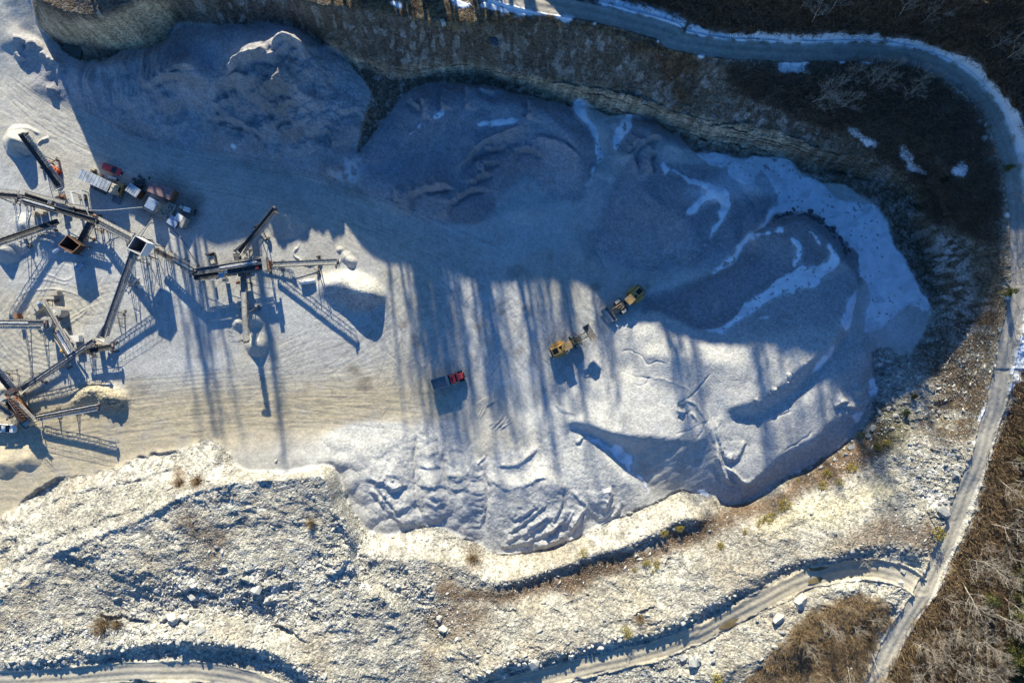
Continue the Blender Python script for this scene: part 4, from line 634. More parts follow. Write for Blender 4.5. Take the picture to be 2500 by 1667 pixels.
MT = dict(
 belt=mat('rubber_belt', (.018,.018,.02), .75, var=.3, dust=.10), beltg=mat('dusty_belt', (.075,.085,.105), .8, var=.3, dust=.12), belth=mat('heavy_dust_belt', (.19,.19,.185), .85, var=.2, dust=.3),
 steel=mat('dusty_steel', (.11,.105,.10), .6, .2, dust=.55, rust=.25), dark=mat('dark_steel', (.05,.052,.058), .6, .3, dust=.35, rust=.3), pale=mat('pale_dusty_steel', (.42,.39,.34), .7, dust=.8, rust=.1), grey=mat('grey_steel', (.16,.17,.19), .55, .3, dust=.4, rust=.2),
 rust=mat('rusty_plate', (.26,.11,.05), .85, var=.35, c2=(.10,.045,.025), dust=.2), rustd=mat('dark_rusty_plate', (.05,.028,.02), .9, var=.4), tan=mat('tan_paint', (.48,.42,.31), .6, dust=.6, rust=.12), tand=mat('tan_wall', (.42,.37,.28), .8, dust=.3),
 white=mat('white_paint', (.72,.71,.68), .5, var=.06, dust=.3), whit2=mat('white_sheet', (.42,.45,.48), .45, .2, var=.2, scale=.9, dust=.15), yellow=mat('machine_yellow', (.60,.31,.04), .45, var=.15, dust=.32, scale=1.2), yelld=mat('worn_machine_yellow', (.45,.27,.07), .6, dust=.4),
 tyre=mat('tyre_rubber', (.022,.021,.02), .85, dust=.5), rim=mat('wheel_rim', (.35,.33,.29), .6, dust=.4), glass=mat('dark_glass', (.012,.016,.02), .08, spec=.8, var=.05), red=mat('red_paint', (.42,.012,.016), .25, var=.08, dust=.12, spec=.7), redt=mat('truck_red_paint', (.42,.014,.02), .4, var=.12, dust=.2, spec=.5),
 maroon=mat('red_corrugated_roof', (.30,.17,.16), .7, dust=.35, c2=(.20,.07,.06), scale=1.2), orange=mat('orange_paint', (.62,.12,.04), .5, dust=.25), black=mat('black_plastic', (.012,.012,.013), .5), chrome=mat('bright_metal', (.6,.6,.6), .25, .9), blue=mat('blue_grey_sheet', (.33,.42,.55), .5, .2, dust=.15),
 cable=mat('cable_sheath', (.03,.03,.032), .7), cablew=mat('pale_pipe', (.5,.5,.48), .6), gravel=mat('loaded_gravel', (.33,.33,.33), .95, var=.3, scale=9), gravld=mat('pale_gravel', (.36,.36,.355), .95, var=.2, scale=9), amber=mat('amber_lens', (.8,.3,.02), .3), bedm=mat('truck_bed_steel', (.30,.32,.33), .45, .5, dust=.3))
# ================================================================== GROUND OBJECTS
NG = None
def full_normals():
    gx_ = np.stack([np.gradient(WX, axis=1), np.gradient(WY, axis=1), np.gradient(WZ, axis=1)], -1); gy_ = np.stack([np.gradient(WX, axis=0), np.gradient(WY, axis=0), np.gradient(WZ, axis=0)], -1)
    n = np.cross(gy_, gx_); n /= np.maximum(np.linalg.norm(n, axis=-1, keepdims=True), 1e-9); n *= np.where(n[..., 2:] < 0, -1, 1); return n.astype(np.float32)
NG = full_normals()
Zc = lambda a: .25*(a[:-1, :-1]+a[1:, :-1]+a[:-1, 1:]+a[1:, 1:])
zone = np.zeros((NV_-1, NU_-1), np.int16)
po = Zc(outp.astype(np.float32)) > .5; yc = Zc(Y); xc = Zc(X)
ZN = ['pit_floor', 'rocky_slope', 'cliff', 'hillside', 'upper_road', 'lower_road', 'west_road', 'snow']
zone[po] = 1; north_ = po & (yc < 900) & ((yc < 760) | (xc > 1900)); zone[north_] = 2
for k in ('brushN', 'brushSE', 'brushS', 'forestN'): zone[(Zc(M[k]) > .5) & po] = 3
zone[(xc > 2560) | (yc < -60) & (xc > 700)] = 3
for i, n in enumerate(('upper', 'lower', 'west')): zone[(Zc(mroad[n]) > .5) & po] = 4+i
keys = list(PM)
for i, k in enumerate(keys): zone[(Zc(PM[k]) > .5) & ~po] = 10+i
zone[(Zc(snow) > .5)] = 7
CN = [('grey gravel cone under the head of the northwest stacker conveyor', 0, 42), ('half shaded gravel mound beneath the raised north stacker conveyor', 4, 58), ('small pale cone dropped at the tip of the south stacker', 3, 32)]
for i, (lab, ci, r) in enumerate(CN):
    cu, cv = CONES[ci][:2]; zone[(np.hypot(xc-cu, yc-cv) < r*.95) & (zone == 0)] = 30+i
me = lambda c, q: Zc(mask(c, q, .3, 1)) > .5
zone[me('M6', [(1250,840),(1350,620),(1560,500),(1850,500),(2200,760),(2150,930),(1900,940),(1700,880),(1400,860)]) & (zone == 0)] = 33
zone[me('G3', [(1000,720),(1060,610),(1170,575),(1300,590),(1430,660),(1440,720),(1400,800),(1260,805),(1150,775)]) & (zone == 0)] = 34
def ground_object(name, sel):
    q = np.argwhere(sel)
    if not len(q): return None
    j, i = q[:, 0], q[:, 1]
    f = np.stack([j*NU_+i, (j+1)*NU_+i, (j+1)*NU_+i+1, j*NU_+i+1], 1)
    used, inv = np.unique(f, return_inverse=True); f = inv.reshape(-1, 4)
    mesh = bpy.data.meshes.new(name); nv_, nf = len(used), len(f)
    mesh.vertices.add(nv_); mesh.loops.add(nf*4); mesh.polygons.add(nf)
    co = np.stack([WX.ravel()[used], WY.ravel()[used], WZ.ravel()[used]], 1)
    mesh.vertices.foreach_set('co', co.ravel()); mesh.loops.foreach_set('vertex_index', f.ravel().astype(np.int32))
    mesh.polygons.foreach_set('loop_start', np.arange(0, nf*4, 4, dtype=np.int32)); mesh.polygons.foreach_set('loop_total', np.full(nf, 4, np.int32))
    mesh.update(calc_edges=True)
    ca = mesh.attributes.new('col', 'FLOAT_COLOR', 'POINT'); cc = np.ones((nv_, 4), np.float32); cc[:, :3] = col.reshape(-1, 3)[used]; ca.data.foreach_set('color', cc.ravel())
    ga = mesh.attributes.new('grit', 'FLOAT', 'POINT'); ga.data.foreach_set('value', grit.ravel()[used])
    mesh.polygons.foreach_set('use_smooth', np.ones(nf, bool)); mesh.normals_split_custom_set_from_vertices(NG.reshape(-1, 3)[used])
    mesh.materials.append(MG); o = bpy.data.objects.new(name, mesh); COL.objects.link(o); return o
for zi, n in enumerate(ZN):
    o = ground_object(n, zone == zi)
    if o:
        if n == 'snow': tag(o, 'old snow lying in drifts and on the road edges', 'snow', kind='stuff')
        else: tag(o, dict(pit_floor='pale crushed stone floor of the quarry', rocky_slope='broken white limestone slopes below the pit rim', cliff='dark earth and rock face along the shaded pit edge', hillside='brown scrub covered hillside round the quarry', upper_road='gravel haul road curving round the rim', lower_road='muddy lower haul road with puddles', west_road='pale haul road crossing the bottom left corner')[n], dict(pit_floor='quarry floor', rocky_slope='rock slope', cliff='cliff', hillside='hillside', upper_road='road', lower_road='road', west_road='road')[n], kind='structure')
PL = dict(A='tall purplish shaded gravel stockpile against the cliff in the upper left with sunlit ridges', B='smooth shaded grey stockpile at the top middle with a curved ridge and an upward ramp', C='broad shaded grey stockpile crossed by snow tracks beside the two loaders',
 D='tongue shaped stockpile with a row of dark boulders round its snow streaked tip', E='large pale stockpile half in sun right of the loaders with a steep crest', E2='long grey stockpile along the right toe of the pit with a shaded outer face',
 F='fan shaped sunlit pile with a snowy right edge below the large stockpile', F1='grey gravel pile with rippled overlapping dumps at the lowest point of the pit', G='two parallel gravel windrows of scalloped dumps below the red truck', H='low grey gravel pile with folded dump lobes beside the white rock hill')
for i, k in enumerate(keys):
    o = ground_object('gravel_pile', zone == 10+i)
    if o: tag(o, PL[k], 'gravel pile', 'gravel stockpiles on the pit floor')
for i, (lab, ci, r) in enumerate(CN):
    o = ground_object('gravel_pile', zone == 30+i)
    if o: tag(o, lab, 'gravel pile', 'small piles under the conveyors')
o = ground_object('dirt_pile', zone == 33)
if o: tag(o, 'rough yellowish clay pile at the end of the conveyor from the rusty crusher', 'dirt pile', 'small piles under the conveyors')
o = ground_object('gravel_pile', zone == 34)
if o: tag(o, 'steep gravel heap with a bright crest under the east stacker conveyor', 'gravel pile', 'small piles under the conveyors')
# ================================================================== PLANTS, BOULDERS, RUBBLE
class MB:
    """collects shapes and links them as ONE mesh object"""
    def __init__(s): s.v = []; s.f = []; s.m = []; s.mats = []
    def _mi(s, mt):
        if mt not in s.mats: s.mats.append(mt)
        return s.mats.index(mt)
    def add(s, vs, fs, mt=None):
        o = len(s.v); s.v += [tuple(p) for p in vs]; s.f += [tuple(i+o for i in f) for f in fs]; s.m += [s._mi(mt) if mt else 0]*len(fs)
    def box(s, c, d, M4=None, mt=None, taper=1.0):
        x, y, z = d[0]/2, d[1]/2, d[2]/2; c = Vector(c)
        vs = [Vector((sx*x*(taper if sz > 0 else 1), sy*y*(taper if sz > 0 else 1), sz*z)) for sz in (-1, 1) for sx, sy in ((-1,-1),(1,-1),(1,1),(-1,1))]
        if M4: vs = [M4 @ p for p in vs]
        s.add([p+c for p in vs], [(3,2,1,0),(4,5,6,7),(0,1,5,4),(1,2,6,5),(2,3,7,6),(3,0,4,7)], mt)
    def bar(s, a, b, w, t=None, mt=None, up=Vector((0,0,1))):
        a, b = Vector(a), Vector(b); d = (b-a)
        if d.length < 1e-5: return
        z = d.normalized(); u = up if abs(z.dot(up)) < .98 else Vector((1,0,0))
        x = z.cross(u).normalized(); y = x.cross(z); t = t or w
        vs = [p+x*sx*w/2+y*sy*t/2 for p in (a, b) for sx, sy in ((-1,-1),(1,-1),(1,1),(-1,1))]
        s.add(vs, [(0,1,2,3),(7,6,5,4),(4,5,1,0),(5,6,2,1),(6,7,3,2),(7,4,0,3)], mt)
    def tube(s, pts, rad, n=6, mt=None, cap=True):
        vs = []; fs = []; P_ = [Vector(p) for p in pts]; R = rad if isinstance(rad, (list, tuple)) else [rad]*len(P_)
        for i, p in enumerate(P_):
            d = (P_[min(i+1, len(P_)-1)]-P_[max(i-1, 0)]).normalized(); u = Vector((0,0,1)) if abs(d.z) < .95 else Vector((1,0,0))
            x = d.cross(u).normalized(); y = x.cross(d)
            vs += [p+(x*math.cos(2*math.pi*k/n)+y*math.sin(2*math.pi*k/n))*R[i] for k in range(n)]
        for i in range(len(P_)-1):
            fs += [(i*n+k, i*n+(k+1) % n, (i+1)*n+(k+1) % n, (i+1)*n+k) for k in range(n)]
        if cap: fs += [tuple(range(n-1, -1, -1)), tuple(range((len(P_)-1)*n, len(P_)*n))]
        s.add(vs, fs, mt)
    def cyl(s, c, r, hgt, axis=(0,0,1), n=16, mt=None, r2=None):
        a = Vector(axis).normalized(); c = Vector(c); s.tube([c-a*hgt/2, c+a*hgt/2], [r, r if r2 is None else r2], n, mt)
    def prism(s, outline, z0, z1, mt=None, M4=None, top=None):
        n = len(outline); t = top or outline
        vs = [Vector((x, y, z0)) for x, y in outline]+[Vector((x, y, z1)) for x, y in t]
        if M4: vs = [M4 @ p for p in vs]
        s.add(vs, [tuple(range(n-1, -1, -1)), tuple(range(n, 2*n))]+[(i, (i+1) % n, n+(i+1) % n, n+i) for i in range(n)], mt)
    def mesh(s, name, mt=None, smooth=False):
        me_ = bpy.data.meshes.new(name); me_.from_pydata(s.v, [], s.f)
        for q in (s.mats or [mt]): me_.materials.append(q)
        if s.mats: me_.polygons.foreach_set('material_index', s.m)
        if smooth: me_.polygons.foreach_set('use_smooth', [True]*len(s.f))
        me_.update(); return me_
    def build(s, name, mt=None, parent=None, smooth=False, bevel=0):
        o = bpy.data.objects.new(name, s.mesh(name, mt, smooth)); COL.objects.link(o)
        if parent: o.parent = parent
        if bevel:
            b = o.modifiers.new('bevel', 'BEVEL'); b.width = bevel; b.segments = 2; b.limit_method = 'ANGLE'
        return o
def empty(name, loc=(0,0,0), rz=0., label=None, cat=None, group=None):
    o = bpy.data.objects.new(name, None); COL.objects.link(o); o.location = loc; o.rotation_euler = (0,0,rz); o.empty_display_size = .5
    return tag(o, label, cat, group)
def dup(root, loc, rz, sc_=1., label=None, group=None):
    r = root.copy(); COL.objects.link(r); r.location = loc; r.rotation_euler = (0,0,rz); r.scale = (sc_,)*3
    if label: r['label'] = label
    if group: r['group'] = group
    for ch in list(root.children):
        c = ch.copy(); COL.objects.link(c); c.parent = r
        for g in ch.children:
            d = g.copy(); COL.objects.link(d); d.parent = c
    return r
MBARK = mat('pale_bark', (.36,.31,.25), .9, var=.25); MBARKD = mat('brown_bark', (.19,.13,.085), .9, var=.3); MBARKR = mat('russet_twigs', (.27,.185,.10), .95, var=.3)
MLEAF = mat('yellow_green_needles', (.13,.125,.025), .9, var=.4, c2=(.05,.06,.02), scale=1.5); MLEAFY = mat('yellow_shrub_leaves', (.27,.20,.03), .9, var=.35, c2=(.10,.09,.02)); MLEAFD = mat('dark_green_needles', (.035,.05,.018), .9, var=.4)
def tree_parts(seed, H_, spread, thick=.16, nprim=13, dens=5):
    r = random.Random(seed); tr = MB(); cr = MB(); pts = []; p = Vector((0,0,-.4)); lean = Vector((r.uniform(-.12,.12), r.uniform(-.12,.12), 1))
    n = 7
    for i in range(n+1): pts.append(Vector((lean.x*H_*i/n+r.uniform(-.12,.12)*(i > 0), lean.y*H_*i/n+r.uniform(-.12,.12)*(i > 0), -.4+H_*.9*i/n)))
    tr.tube(pts, [thick*(1-i/n*.8) for i in range(n+1)], 6)
    def branch(a, d, L_, rad, lev):
        k = 3 if lev < 2 else 2; q = [a]; dd = d.normalized()
        for i in range(k):
            dd = (dd+Vector((r.uniform(-.22,.22), r.uniform(-.22,.22), r.uniform(-.05,.22)))).normalized(); q.append(q[-1]+dd*L_/k)
        cr.tube(q, [rad*(1-.75*i/k) for i in range(k+1)], 3, cap=False)
        if lev < 3:
            for j in range((dens, dens-1, 3)[lev] if lev else dens):
                t = r.uniform(.25, 1.0); ii = min(int(t*k), k-1); b = q[ii].lerp(q[ii+1], t*k-ii)
                s_ = (dd+Vector((r.uniform(-1,1), r.uniform(-1,1), r.uniform(-.3,.7)))*.85).normalized()
                branch(b, s_, L_*r.uniform(.38,.62), max(rad*.55, .022 if H_ > 15 else .018), lev+1)
    for i in range(nprim):
        t = .3+.68*(i+r.random())/nprim; ii = min(int(t*n), n-1); b = pts[ii].lerp(pts[ii+1], t*n-ii); a = i*2.4+r.uniform(-.5,.5)
        branch(b, Vector((math.cos(a), math.sin(a), r.uniform(.35,.9))), spread*(1.15-t*.6), thick*.42*(1.1-t*.7), 0 if nprim > 10 else 1)
    return tr, cr
TREES = []
for i, (hh, sp_, th, npri, mt_) in enumerate([(11,3.4,.15,13,MBARK),(13,3.8,.18,12,MBARK),(9,3.0,.12,12,MBARKD),(12,3.6,.16,13,MBARKD),(7,3.2,.10,12,MBARK),(8,3.4,.11,11,MBARKR)]):
    a, b = tree_parts(100+i, hh, sp_, th, npri, 4); TREES.append((a.mesh('trunk', mt_), b.mesh('crown', mt_)))
TALL = []
for i in range(4):
    a, b = tree_parts(300+i, 21, (1.8,2.6,3.6,2.2)[i], .34, (14,12,10,14)[i], 4); TALL.append((a.mesh('trunk', MBARKD), b.mesh('crown', MBARKD)))
def put_tree(kind, loc, s_, label, group, name='bare_tree', cat='tree', tilt=.04):
    tm, cm = kind; r = empty(name, loc, random.uniform(0, 6.28), label, cat, group); r.scale = (s_, s_, s_*random.uniform(.9, 1.12)); r.rotation_euler.x = random.uniform(-tilt, tilt); r.rotation_euler.y = random.uniform(-tilt, tilt)
    for nm, m_ in (('trunk', tm), ('crown', cm)):
        c = bpy.data.objects.new(nm, m_); COL.objects.link(c); c.parent = r
    return r
# the wood above the north rim: tall bare trees that throw the long streaks over the pit floor
tr_r = random.Random(5)
def gz_world(x, y):
    # invert the camera ray lattice: two fixed-point steps are enough on this gentle ground
    hh = 20.
    for _ in range(6): u = CX+x*FPX/(HC-hh); v = CY-y*FPX/(HC-hh); hh = at(u, v).z
    return hh
lines = [(-101,-78,10,74,90),(-76,-46,4,80,100),(-44,-34,4,74,92),(-36,-18,30,73,96),(-18,-6,9,73,96),(-6,6,8,73,98),(6,20,7,78,98),(20,32,9,76,104),(32,44,12,76,104),(44,60,5,76,104),(60,74,7,76,104),(60,105,14,70,100)]
for x0, x1, n_, y0, y1 in lines:
    cen_ = [tr_r.uniform(x0, x1) for _ in range(max(1, n_//4))]
    for i in range(n_):
        x = tr_r.choice(cen_)+tr_r.gauss(0, 1.5); y = tr_r.uniform(y0, y1)+10*(x > -60)
        put_tree(TALL[i % 4], (x, y, gz_world(x, y)-.3), tr_r.choice((.8,.95,1.1,1.2,1.3,1.45))*(1.15 if -36 < x < 0 else 1), 'tall bare tree standing in the wood beyond the north rim', 'trees in the wood beyond the north rim', 'tall_tree')
for i in range(16):
    x = -38+24*(i+tr_r.random())/16; y = tr_r.uniform(84, 96)
    put_tree(TALL[2], (x, y, gz_world(x, y)-.3), tr_r.uniform(1.15, 1.4), 'tall bare tree standing in the wood beyond the north rim', 'trees in the wood beyond the north rim', 'tall_tree')
def scatter(c, poly, n, seed, gap):
    q = smooth_poly([p[:2] for p in P(c, *poly)], True, 3); r = random.Random(seed); pts = []; x0, y0 = q.min(0); x1, y1 = q.max(0); t = 0
    while len(pts) < n and t < n*60:
        t += 1; u = r.uniform(x0, x1); v = r.uniform(y0, y1)
        if not inpoly(np.array([u]), np.array([v]), q)[0]: continue
        if any((u-a)**2+(v-b)**2 < gap*gap for a, b in pts): continue
        pts.append((u, v))
    return pts
for c, poly, n_, gap, kinds, s0, s1, lab, grp in [
    ('C7', [(100,-60),(500,60),(1000,150),(1500,150),(1900,150),(2150,330),(2352,500),(2500,700),(2500,-100)], 60, 26, (2,3,5,0), .5, .85, 'bare brown tree in the dark wood outside the upper road', 'trees of the dark wood outside the upper road'),
    ('C7', [(880,560),(1150,470),(1400,450),(1650,470),(1700,520),(1600,640),(1300,700),(950,700)], 10, 22, (4,), .75, 1.05, 'pale bare tree leaning over the brushy bank inside the road bend', 'pale trees on the bank inside the road bend'),
    ('A3', [(1900,300),(1700,560),(1560,800),(1440,1020),(1280,1250),(1180,1500),(1200,1600),(1900,1600)], 64, 24, (0,1,4,4), .6, 1.05, 'bare grey tree in the sunlit brush right of the junction road', 'trees in the sunlit brush right of the junction road'),
    ('A3', [(1880,-100),(1850,200),(1740,330),(1700,500),(1890,400)], 8, 26, (0,5), .5, .8, 'small bare tree beside the snowy verge of the east road', 'small trees by the snowy verge of the east road'),
    ('A3', [(560,1280),(700,1180),(900,1180),(1040,1250),(980,1450),(900,1568),(500,1560)], 15, 22, (0,4,5), .5, .85, 'bare tree in the brown thicket between the two roads', 'trees in the brown thicket between the two roads')]:
    for u, v in scatter(c, poly, n_, hash(c) % 1 + n_, gap): put_tree(TREES[random.choice(kinds)], at(u, v)-Vector((0,0,.1)), random.uniform(s0, s1), lab, grp, tilt=(.75 if c == 'A3' and random.random() < .4 else .1))
for (c, p, k, s_, lab) in [('A1',(2215,650),4,1.25,'pale spreading bare tree overhanging the inner edge of the east road'), ('A1',(2290,170),4,.95,'bare pale tree at the upper right beside the narrow snowy road'), ('C7',(1030,640),4,1.3,'lowest and palest bare tree of the bank inside the road bend'),
    ('A3',(945,860),4,.5,'small fallen looking bare tree on the shaded bank above the road junction'), ('C7',(1690,150),4,1.15,'pale bare tree catching the light at the top edge right of the road bend')]:
    (u, v), = P(c, p); put_tree(TREES[k], at(u, v), s_, lab, None)
# ---- evergreens and shrubs: leaf-sized faces spread through the crown
def leafy(seed, H_, R_, n, cone=True, leaf=.3):
    r = random.Random(seed); t = MB(); t.tube([(0,0,-.3),(0,0,H_*.8)], [.03*H_, .01*H_], 6); c = MB()
    cl = [(Vector((math.cos(a)*q, math.sin(a)*q, z*H_)), .32*R_) for a, q, z in [(r.uniform(0, 6.28), R_*r.uniform(.3,1)*((1-zz) if cone else math.sqrt(max(0, 1-(zz*2-1)**2))), zz) for zz in [r.uniform(.08, .95) for _ in range(26)]]]
    for i in range(n):
        b, s_ = r.choice(cl); p = b+Vector((r.gauss(0,1), r.gauss(0,1), r.gauss(0,.7)))*s_*.6; l_ = leaf*r.uniform(.5, 1.4)
        d = Vector((r.uniform(-1,1), r.uniform(-1,1), r.uniform(-.4,.8))).normalized(); e = d.cross(Vector((r.uniform(-1,1), r.uniform(-1,1), 1))).normalized()*l_*.4
        c.add([p-e, p+e, p+d*l_+e*.3, p+d*l_-e*.3], [(0,1,2,3)])
    return t, c
EG = []
for i in range(3):
    a, b = leafy(500+i, 7, 2.2, 1500); EG.append((a.mesh('trunk', MBARKD), b.mesh('crown', MLEAF)))
a, b = leafy(510, 5, 2, 1200); EGD = (a.mesh('trunk', MBARKD), b.mesh('crown', MLEAFD))
SH = []
for i in range(3):
    a, b = leafy(520+i, 1.5, 1.1, 380, False, .16); SH.append((a.mesh('stem', MBARKD), b.mesh('foliage', MLEAFY)))
def shrub_mesh(seed, R_, n, mt_):
    r = random.Random(seed); c = MB()
    for i in range(n):
        a = r.uniform(0, 6.28); e = r.uniform(.15, 1.4); L_ = R_*r.uniform(.5, 1.1); d = Vector((math.cos(a)*math.cos(e), math.sin(a)*math.cos(e), math.sin(e))); s_ = Vector((r.uniform(-.2,.2), r.uniform(-.2,.2), 0))
        c.tube([s_, s_+d*L_*.5+Vector((0,0,.1)), s_+d*L_], [.03, .02, .008], 3, mt_, False)
        for k_ in range(3):
            q = s_+d*L_*r.uniform(.4,.9); c.tube([q, q+(d+Vector((r.uniform(-1,1), r.uniform(-1,1), r.uniform(-.5,.5)))*.7)*L_*.3], [.016, .006], 3, mt_, False)
    return c.mesh('twigs', mt_)
for p, s_ in [((1850,905),1.08),((1868,960),1.22),((1845,1050),1.08),((1822,1140),1.08),((1872,1130),1.22),((1800,1345),0.94),((1825,1450),1.08),((1862,1540),1.22),((1790,1395),0.81),((1640,1060),0.68)]:
    (u, v), = P('A3', p); put_tree(EG[random.randrange(3)], at(u, v), s_, 'yellow green evergreen at the right edge below the junction', 'evergreens along the lower right edge', 'evergreen_tree', 'tree')
for p, s_ in [((1862,190),.55),((1850,275),.5),((1868,300),.5),((1866,465),.5)]:
    (u, v), = P('A3', p); put_tree(EG[random.randrange(3)], at(u, v), s_, 'small yellowish evergreen in the brush right of the east road', 'small evergreens right of the east road', 'evergreen_tree', 'tree')
for c, p, s_, k_, lab in [('A1',(2232,735),.55,EG[0],'yellow green evergreen under the spreading bare tree by the east road'),('C7',(1812,1165),.5,EGD,'lone dark green conifer on the brushy slope near the snow patches'),('A1',(1640,1420),.5,EGD,'dark green conifer on the rocks right of the long grey stockpile'),('A1',(1690,1330),.4,EGD,'dark conifer among boulders above the lone conifer of the east toe'),('A1',(2240,30+0),.4,EG[1],'small green conifer at the right edge of the upper road')]:
    (u, v), = P(c, p); put_tree(k_, at(u, v), s_, lab, None, 'evergreen_tree', 'tree')
for c, lst, lab, grp in [('A3', [(500,530,1.3),(480,562,.8),(400,620,1.1),(365,628,.7),(722,430,1.1),(752,357,1),(820,412,.9),(898,325,1.1),(935,142,.9),(1030,205,.9),(1085,188,.8),(580,402,.5),(345,650,.6),(430,600,.7),(268,690,.6),(140,775,.6)], 'yellow green shrub along the brown bench below the stockpiles', 'yellow shrubs along the brown bench'),
    ('A5', [(1370,395,.9),(1765,440,.8),(1832,450,.9),(1880,252,.9),(1970,232,.8),(1990,220,.6),(1800,500,.5),(1690,490,.5),(2245,340,.8)], 'small yellow shrub on the rocks above the bench track', 'small yellow shrubs above the bench track')]:
    for x, y, s_ in lst:
        (u, v), = P(c, (x, y)); put_tree(SH[random.randrange(3)], at(u, v), s_, lab, grp, 'yellow_shrub', 'shrub')
for c, p, s_, lab in [('A3',(1370,700),1.4,'bright yellow shrub beside the large grey boulder at the junction road'),('A3',(120,1532),1.2,'orange yellow shrub at the bottom edge on white rock'),('A5',(1640,885),1.2,'spiky golden tuft standing on the berm over the lower road')]:
    (u, v), = P(c, p); put_tree(SH[0], at(u, v), s_, lab, None, 'yellow_shrub', 'shrub')
TW = [shrub_mesh(600+i, 1.7, 130, MBARKR) for i in range(2)]; TWG = shrub_mesh(604, 1.5, 110, MBARKD)
for c, p, s_, k_, lab in [('A4',(655,1195),1.9,0,'large round brown bare bush on the white rubble slope'),('A4',(740,1180),1.1,1,'smaller brown bush touching the large round bush on the rubble slope'),('A4',(1240,290),1.1,1,'brown bush in a notch of the white rock rim'),('A4',(1130,300),1.0,0,'tall narrow brown bush beside the notch of the white rock rim'),
    ('A5',(660,420),1.3,0,'brown dry bush on the white rock face below the gravel windrows'),('A5',(1720,800),.9,1,'dry brown bush on pale rock above the berm'),('A4',(1955,560),1.0,0,'brown bush on the right shoulder of the white rock hill'),('A3',(590,560+730),1.8,0,'large brown bush at the left tip of the thicket between the roads')]:
    (u, v), = P(c, p); o = bpy.data.objects.new('bare_bush', TW[k_]); COL.objects.link(o); o.location = at(u, v); o.scale = (s_,)*3; tag(o, lab, 'bush')
# ---- merged scatter (uncountable): numpy transform of templates
def merge_scatter(name, tv, tf, pos, size, mt_, colr=None, flat=1., seedn=1, extra=None):
    g = np.random.default_rng(seedn); n = len(pos); k_ = len(tv); a = g.uniform(0, 6.28, n); ca, sa = np.cos(a), np.sin(a); tv = np.asarray(tv, np.float32)
    el = g.uniform(.7, 1.4, (n, 3))*np.asarray(size)[:, None]; el[:, 2] *= flat
    v = tv[None]*el[:, None, :]; x = v[..., 0]*ca[:, None]-v[..., 1]*sa[:, None]; y = v[..., 0]*sa[:, None]+v[..., 1]*ca[:, None]
    v = np.stack([x, y, v[..., 2]], -1)+np.asarray(pos)[:, None, :]
    tf = np.asarray(tf); f = (tf[None]+(np.arange(n)*k_)[:, None, None]).reshape(-1, tf.shape[1]); nf = len(f); q = tf.shape[1]
    m_ = bpy.data.meshes.new(name); m_.vertices.add(n*k_); m_.loops.add(nf*q); m_.polygons.add(nf); m_.vertices.foreach_set('co', v.reshape(-1).astype(np.float32)); m_.loops.foreach_set('vertex_index', f.ravel().astype(np.int32))
    m_.polygons.foreach_set('loop_start', np.arange(0, nf*q, q, dtype=np.int32)); m_.polygons.foreach_set('loop_total', np.full(nf, q, np.int32)); m_.update(calc_edges=True); m_.materials.append(mt_)
    o = bpy.data.objects.new(name, m_); COL.objects.link(o); return o
core = (X > -20) & (X < 2520) & (Y > -20) & (Y < 1690)
def pick(prob, n, seed):
    p = np.where(core, prob, 0).ravel().astype(np.float64)*((HC-hb_)**2).ravel(); p /= p.sum(); g = np.random.default_rng(seed); i = g.choice(p.size, n, replace=False, p=p)
    j_ = g.uniform(-.09, .09, (n, 2)); return np.stack([WX.ravel()[i]+j_[:, 0], WY.ravel()[i]+j_[:, 1], WZ.ravel()[i]], 1)
hb_ = np.clip(WZ, 0, 60)
def hull(seed, n=12, fl=.75):
    g = random.Random(seed); bm = bmesh.new()
    for _ in range(n):
        d = Vector((g.gauss(0,1), g.gauss(0,1), g.gauss(0,1))).normalized(); bm.verts.new(Vector((d.x*g.uniform(.75,1.1), d.y*g.uniform(.75,1.1), d.z*fl)))
    r = bmesh.ops.convex_hull(bm, input=bm.verts); bmesh.ops.delete(bm, geom=list({v for v in bm.verts if not v.link_faces}), context='VERTS'); bmesh.ops.recalc_face_normals(bm, faces=bm.faces)
    bm.verts.index_update(); v = [tuple(p.co) for p in bm.verts]; f = [tuple(q.index for q in fa.verts) for fa in bm.faces]; bm.free(); return v, f
MROCK = mat('limestone_boulder', (.46,.44,.39), .9, var=.18, scale=1.6, dust=.3); MROCKD = mat('dark_boulder', (.10,.105,.115), .9, var=.3, scale=1.6); MROCKG = mat('grey_boulder', (.27,.27,.265), .9, var=.2, scale=1.4)
prob_s = outp*(1-mroads)*(Y > 800)*(1-snow)*(1-.93*M['brushSE'])*(1-.85*M['brushS'])*(.12+M['rubble']*1.0+.2*M['brown']+.15*sstep(.0,.4,lowf))
for i, (nm, n_, mt_, s0) in enumerate([('pale_rubble', 9000, MROCK, .14), ('grey_rubble', 5000, MROCKG, .13)]):
    tv, tf = hull(700+i, 9); pos = pick(prob_s, n_, 70+i); g = np.random.default_rng(i); o = merge_scatter(nm, tv, tf, pos, s0*(1+g.pareto(2.6, n_).clip(0, 4.0)), mt_, flat=.8, seedn=i)
    tag(o, ('pale' if i == 0 else 'grey')+' broken limestone rubble strewn over the sunlit slopes', 'rubble', kind='stuff')
tv, tf = hull(705, 8); prob_n = outp*(Y < 760)*(X < 2300)*(1-mroads)*(1-snow)*(1-.8*M['brushN'])*(1-.8*M['forestN'])*(1-.7*M['cliff1'])*(fbm(wx, wy, 7, 3, 160) > -.1); pos = pick(prob_n, 3800, 75); g = np.random.default_rng(9)
tag(merge_scatter('grey_rubble', tv, tf, pos, .09*(1+g.pareto(2.6, 3800).clip(0, 3.5)), MROCKG, flat=.8, seedn=5), 'grey stones scattered over the dark shaded bank under the rim', 'rubble', kind='stuff')
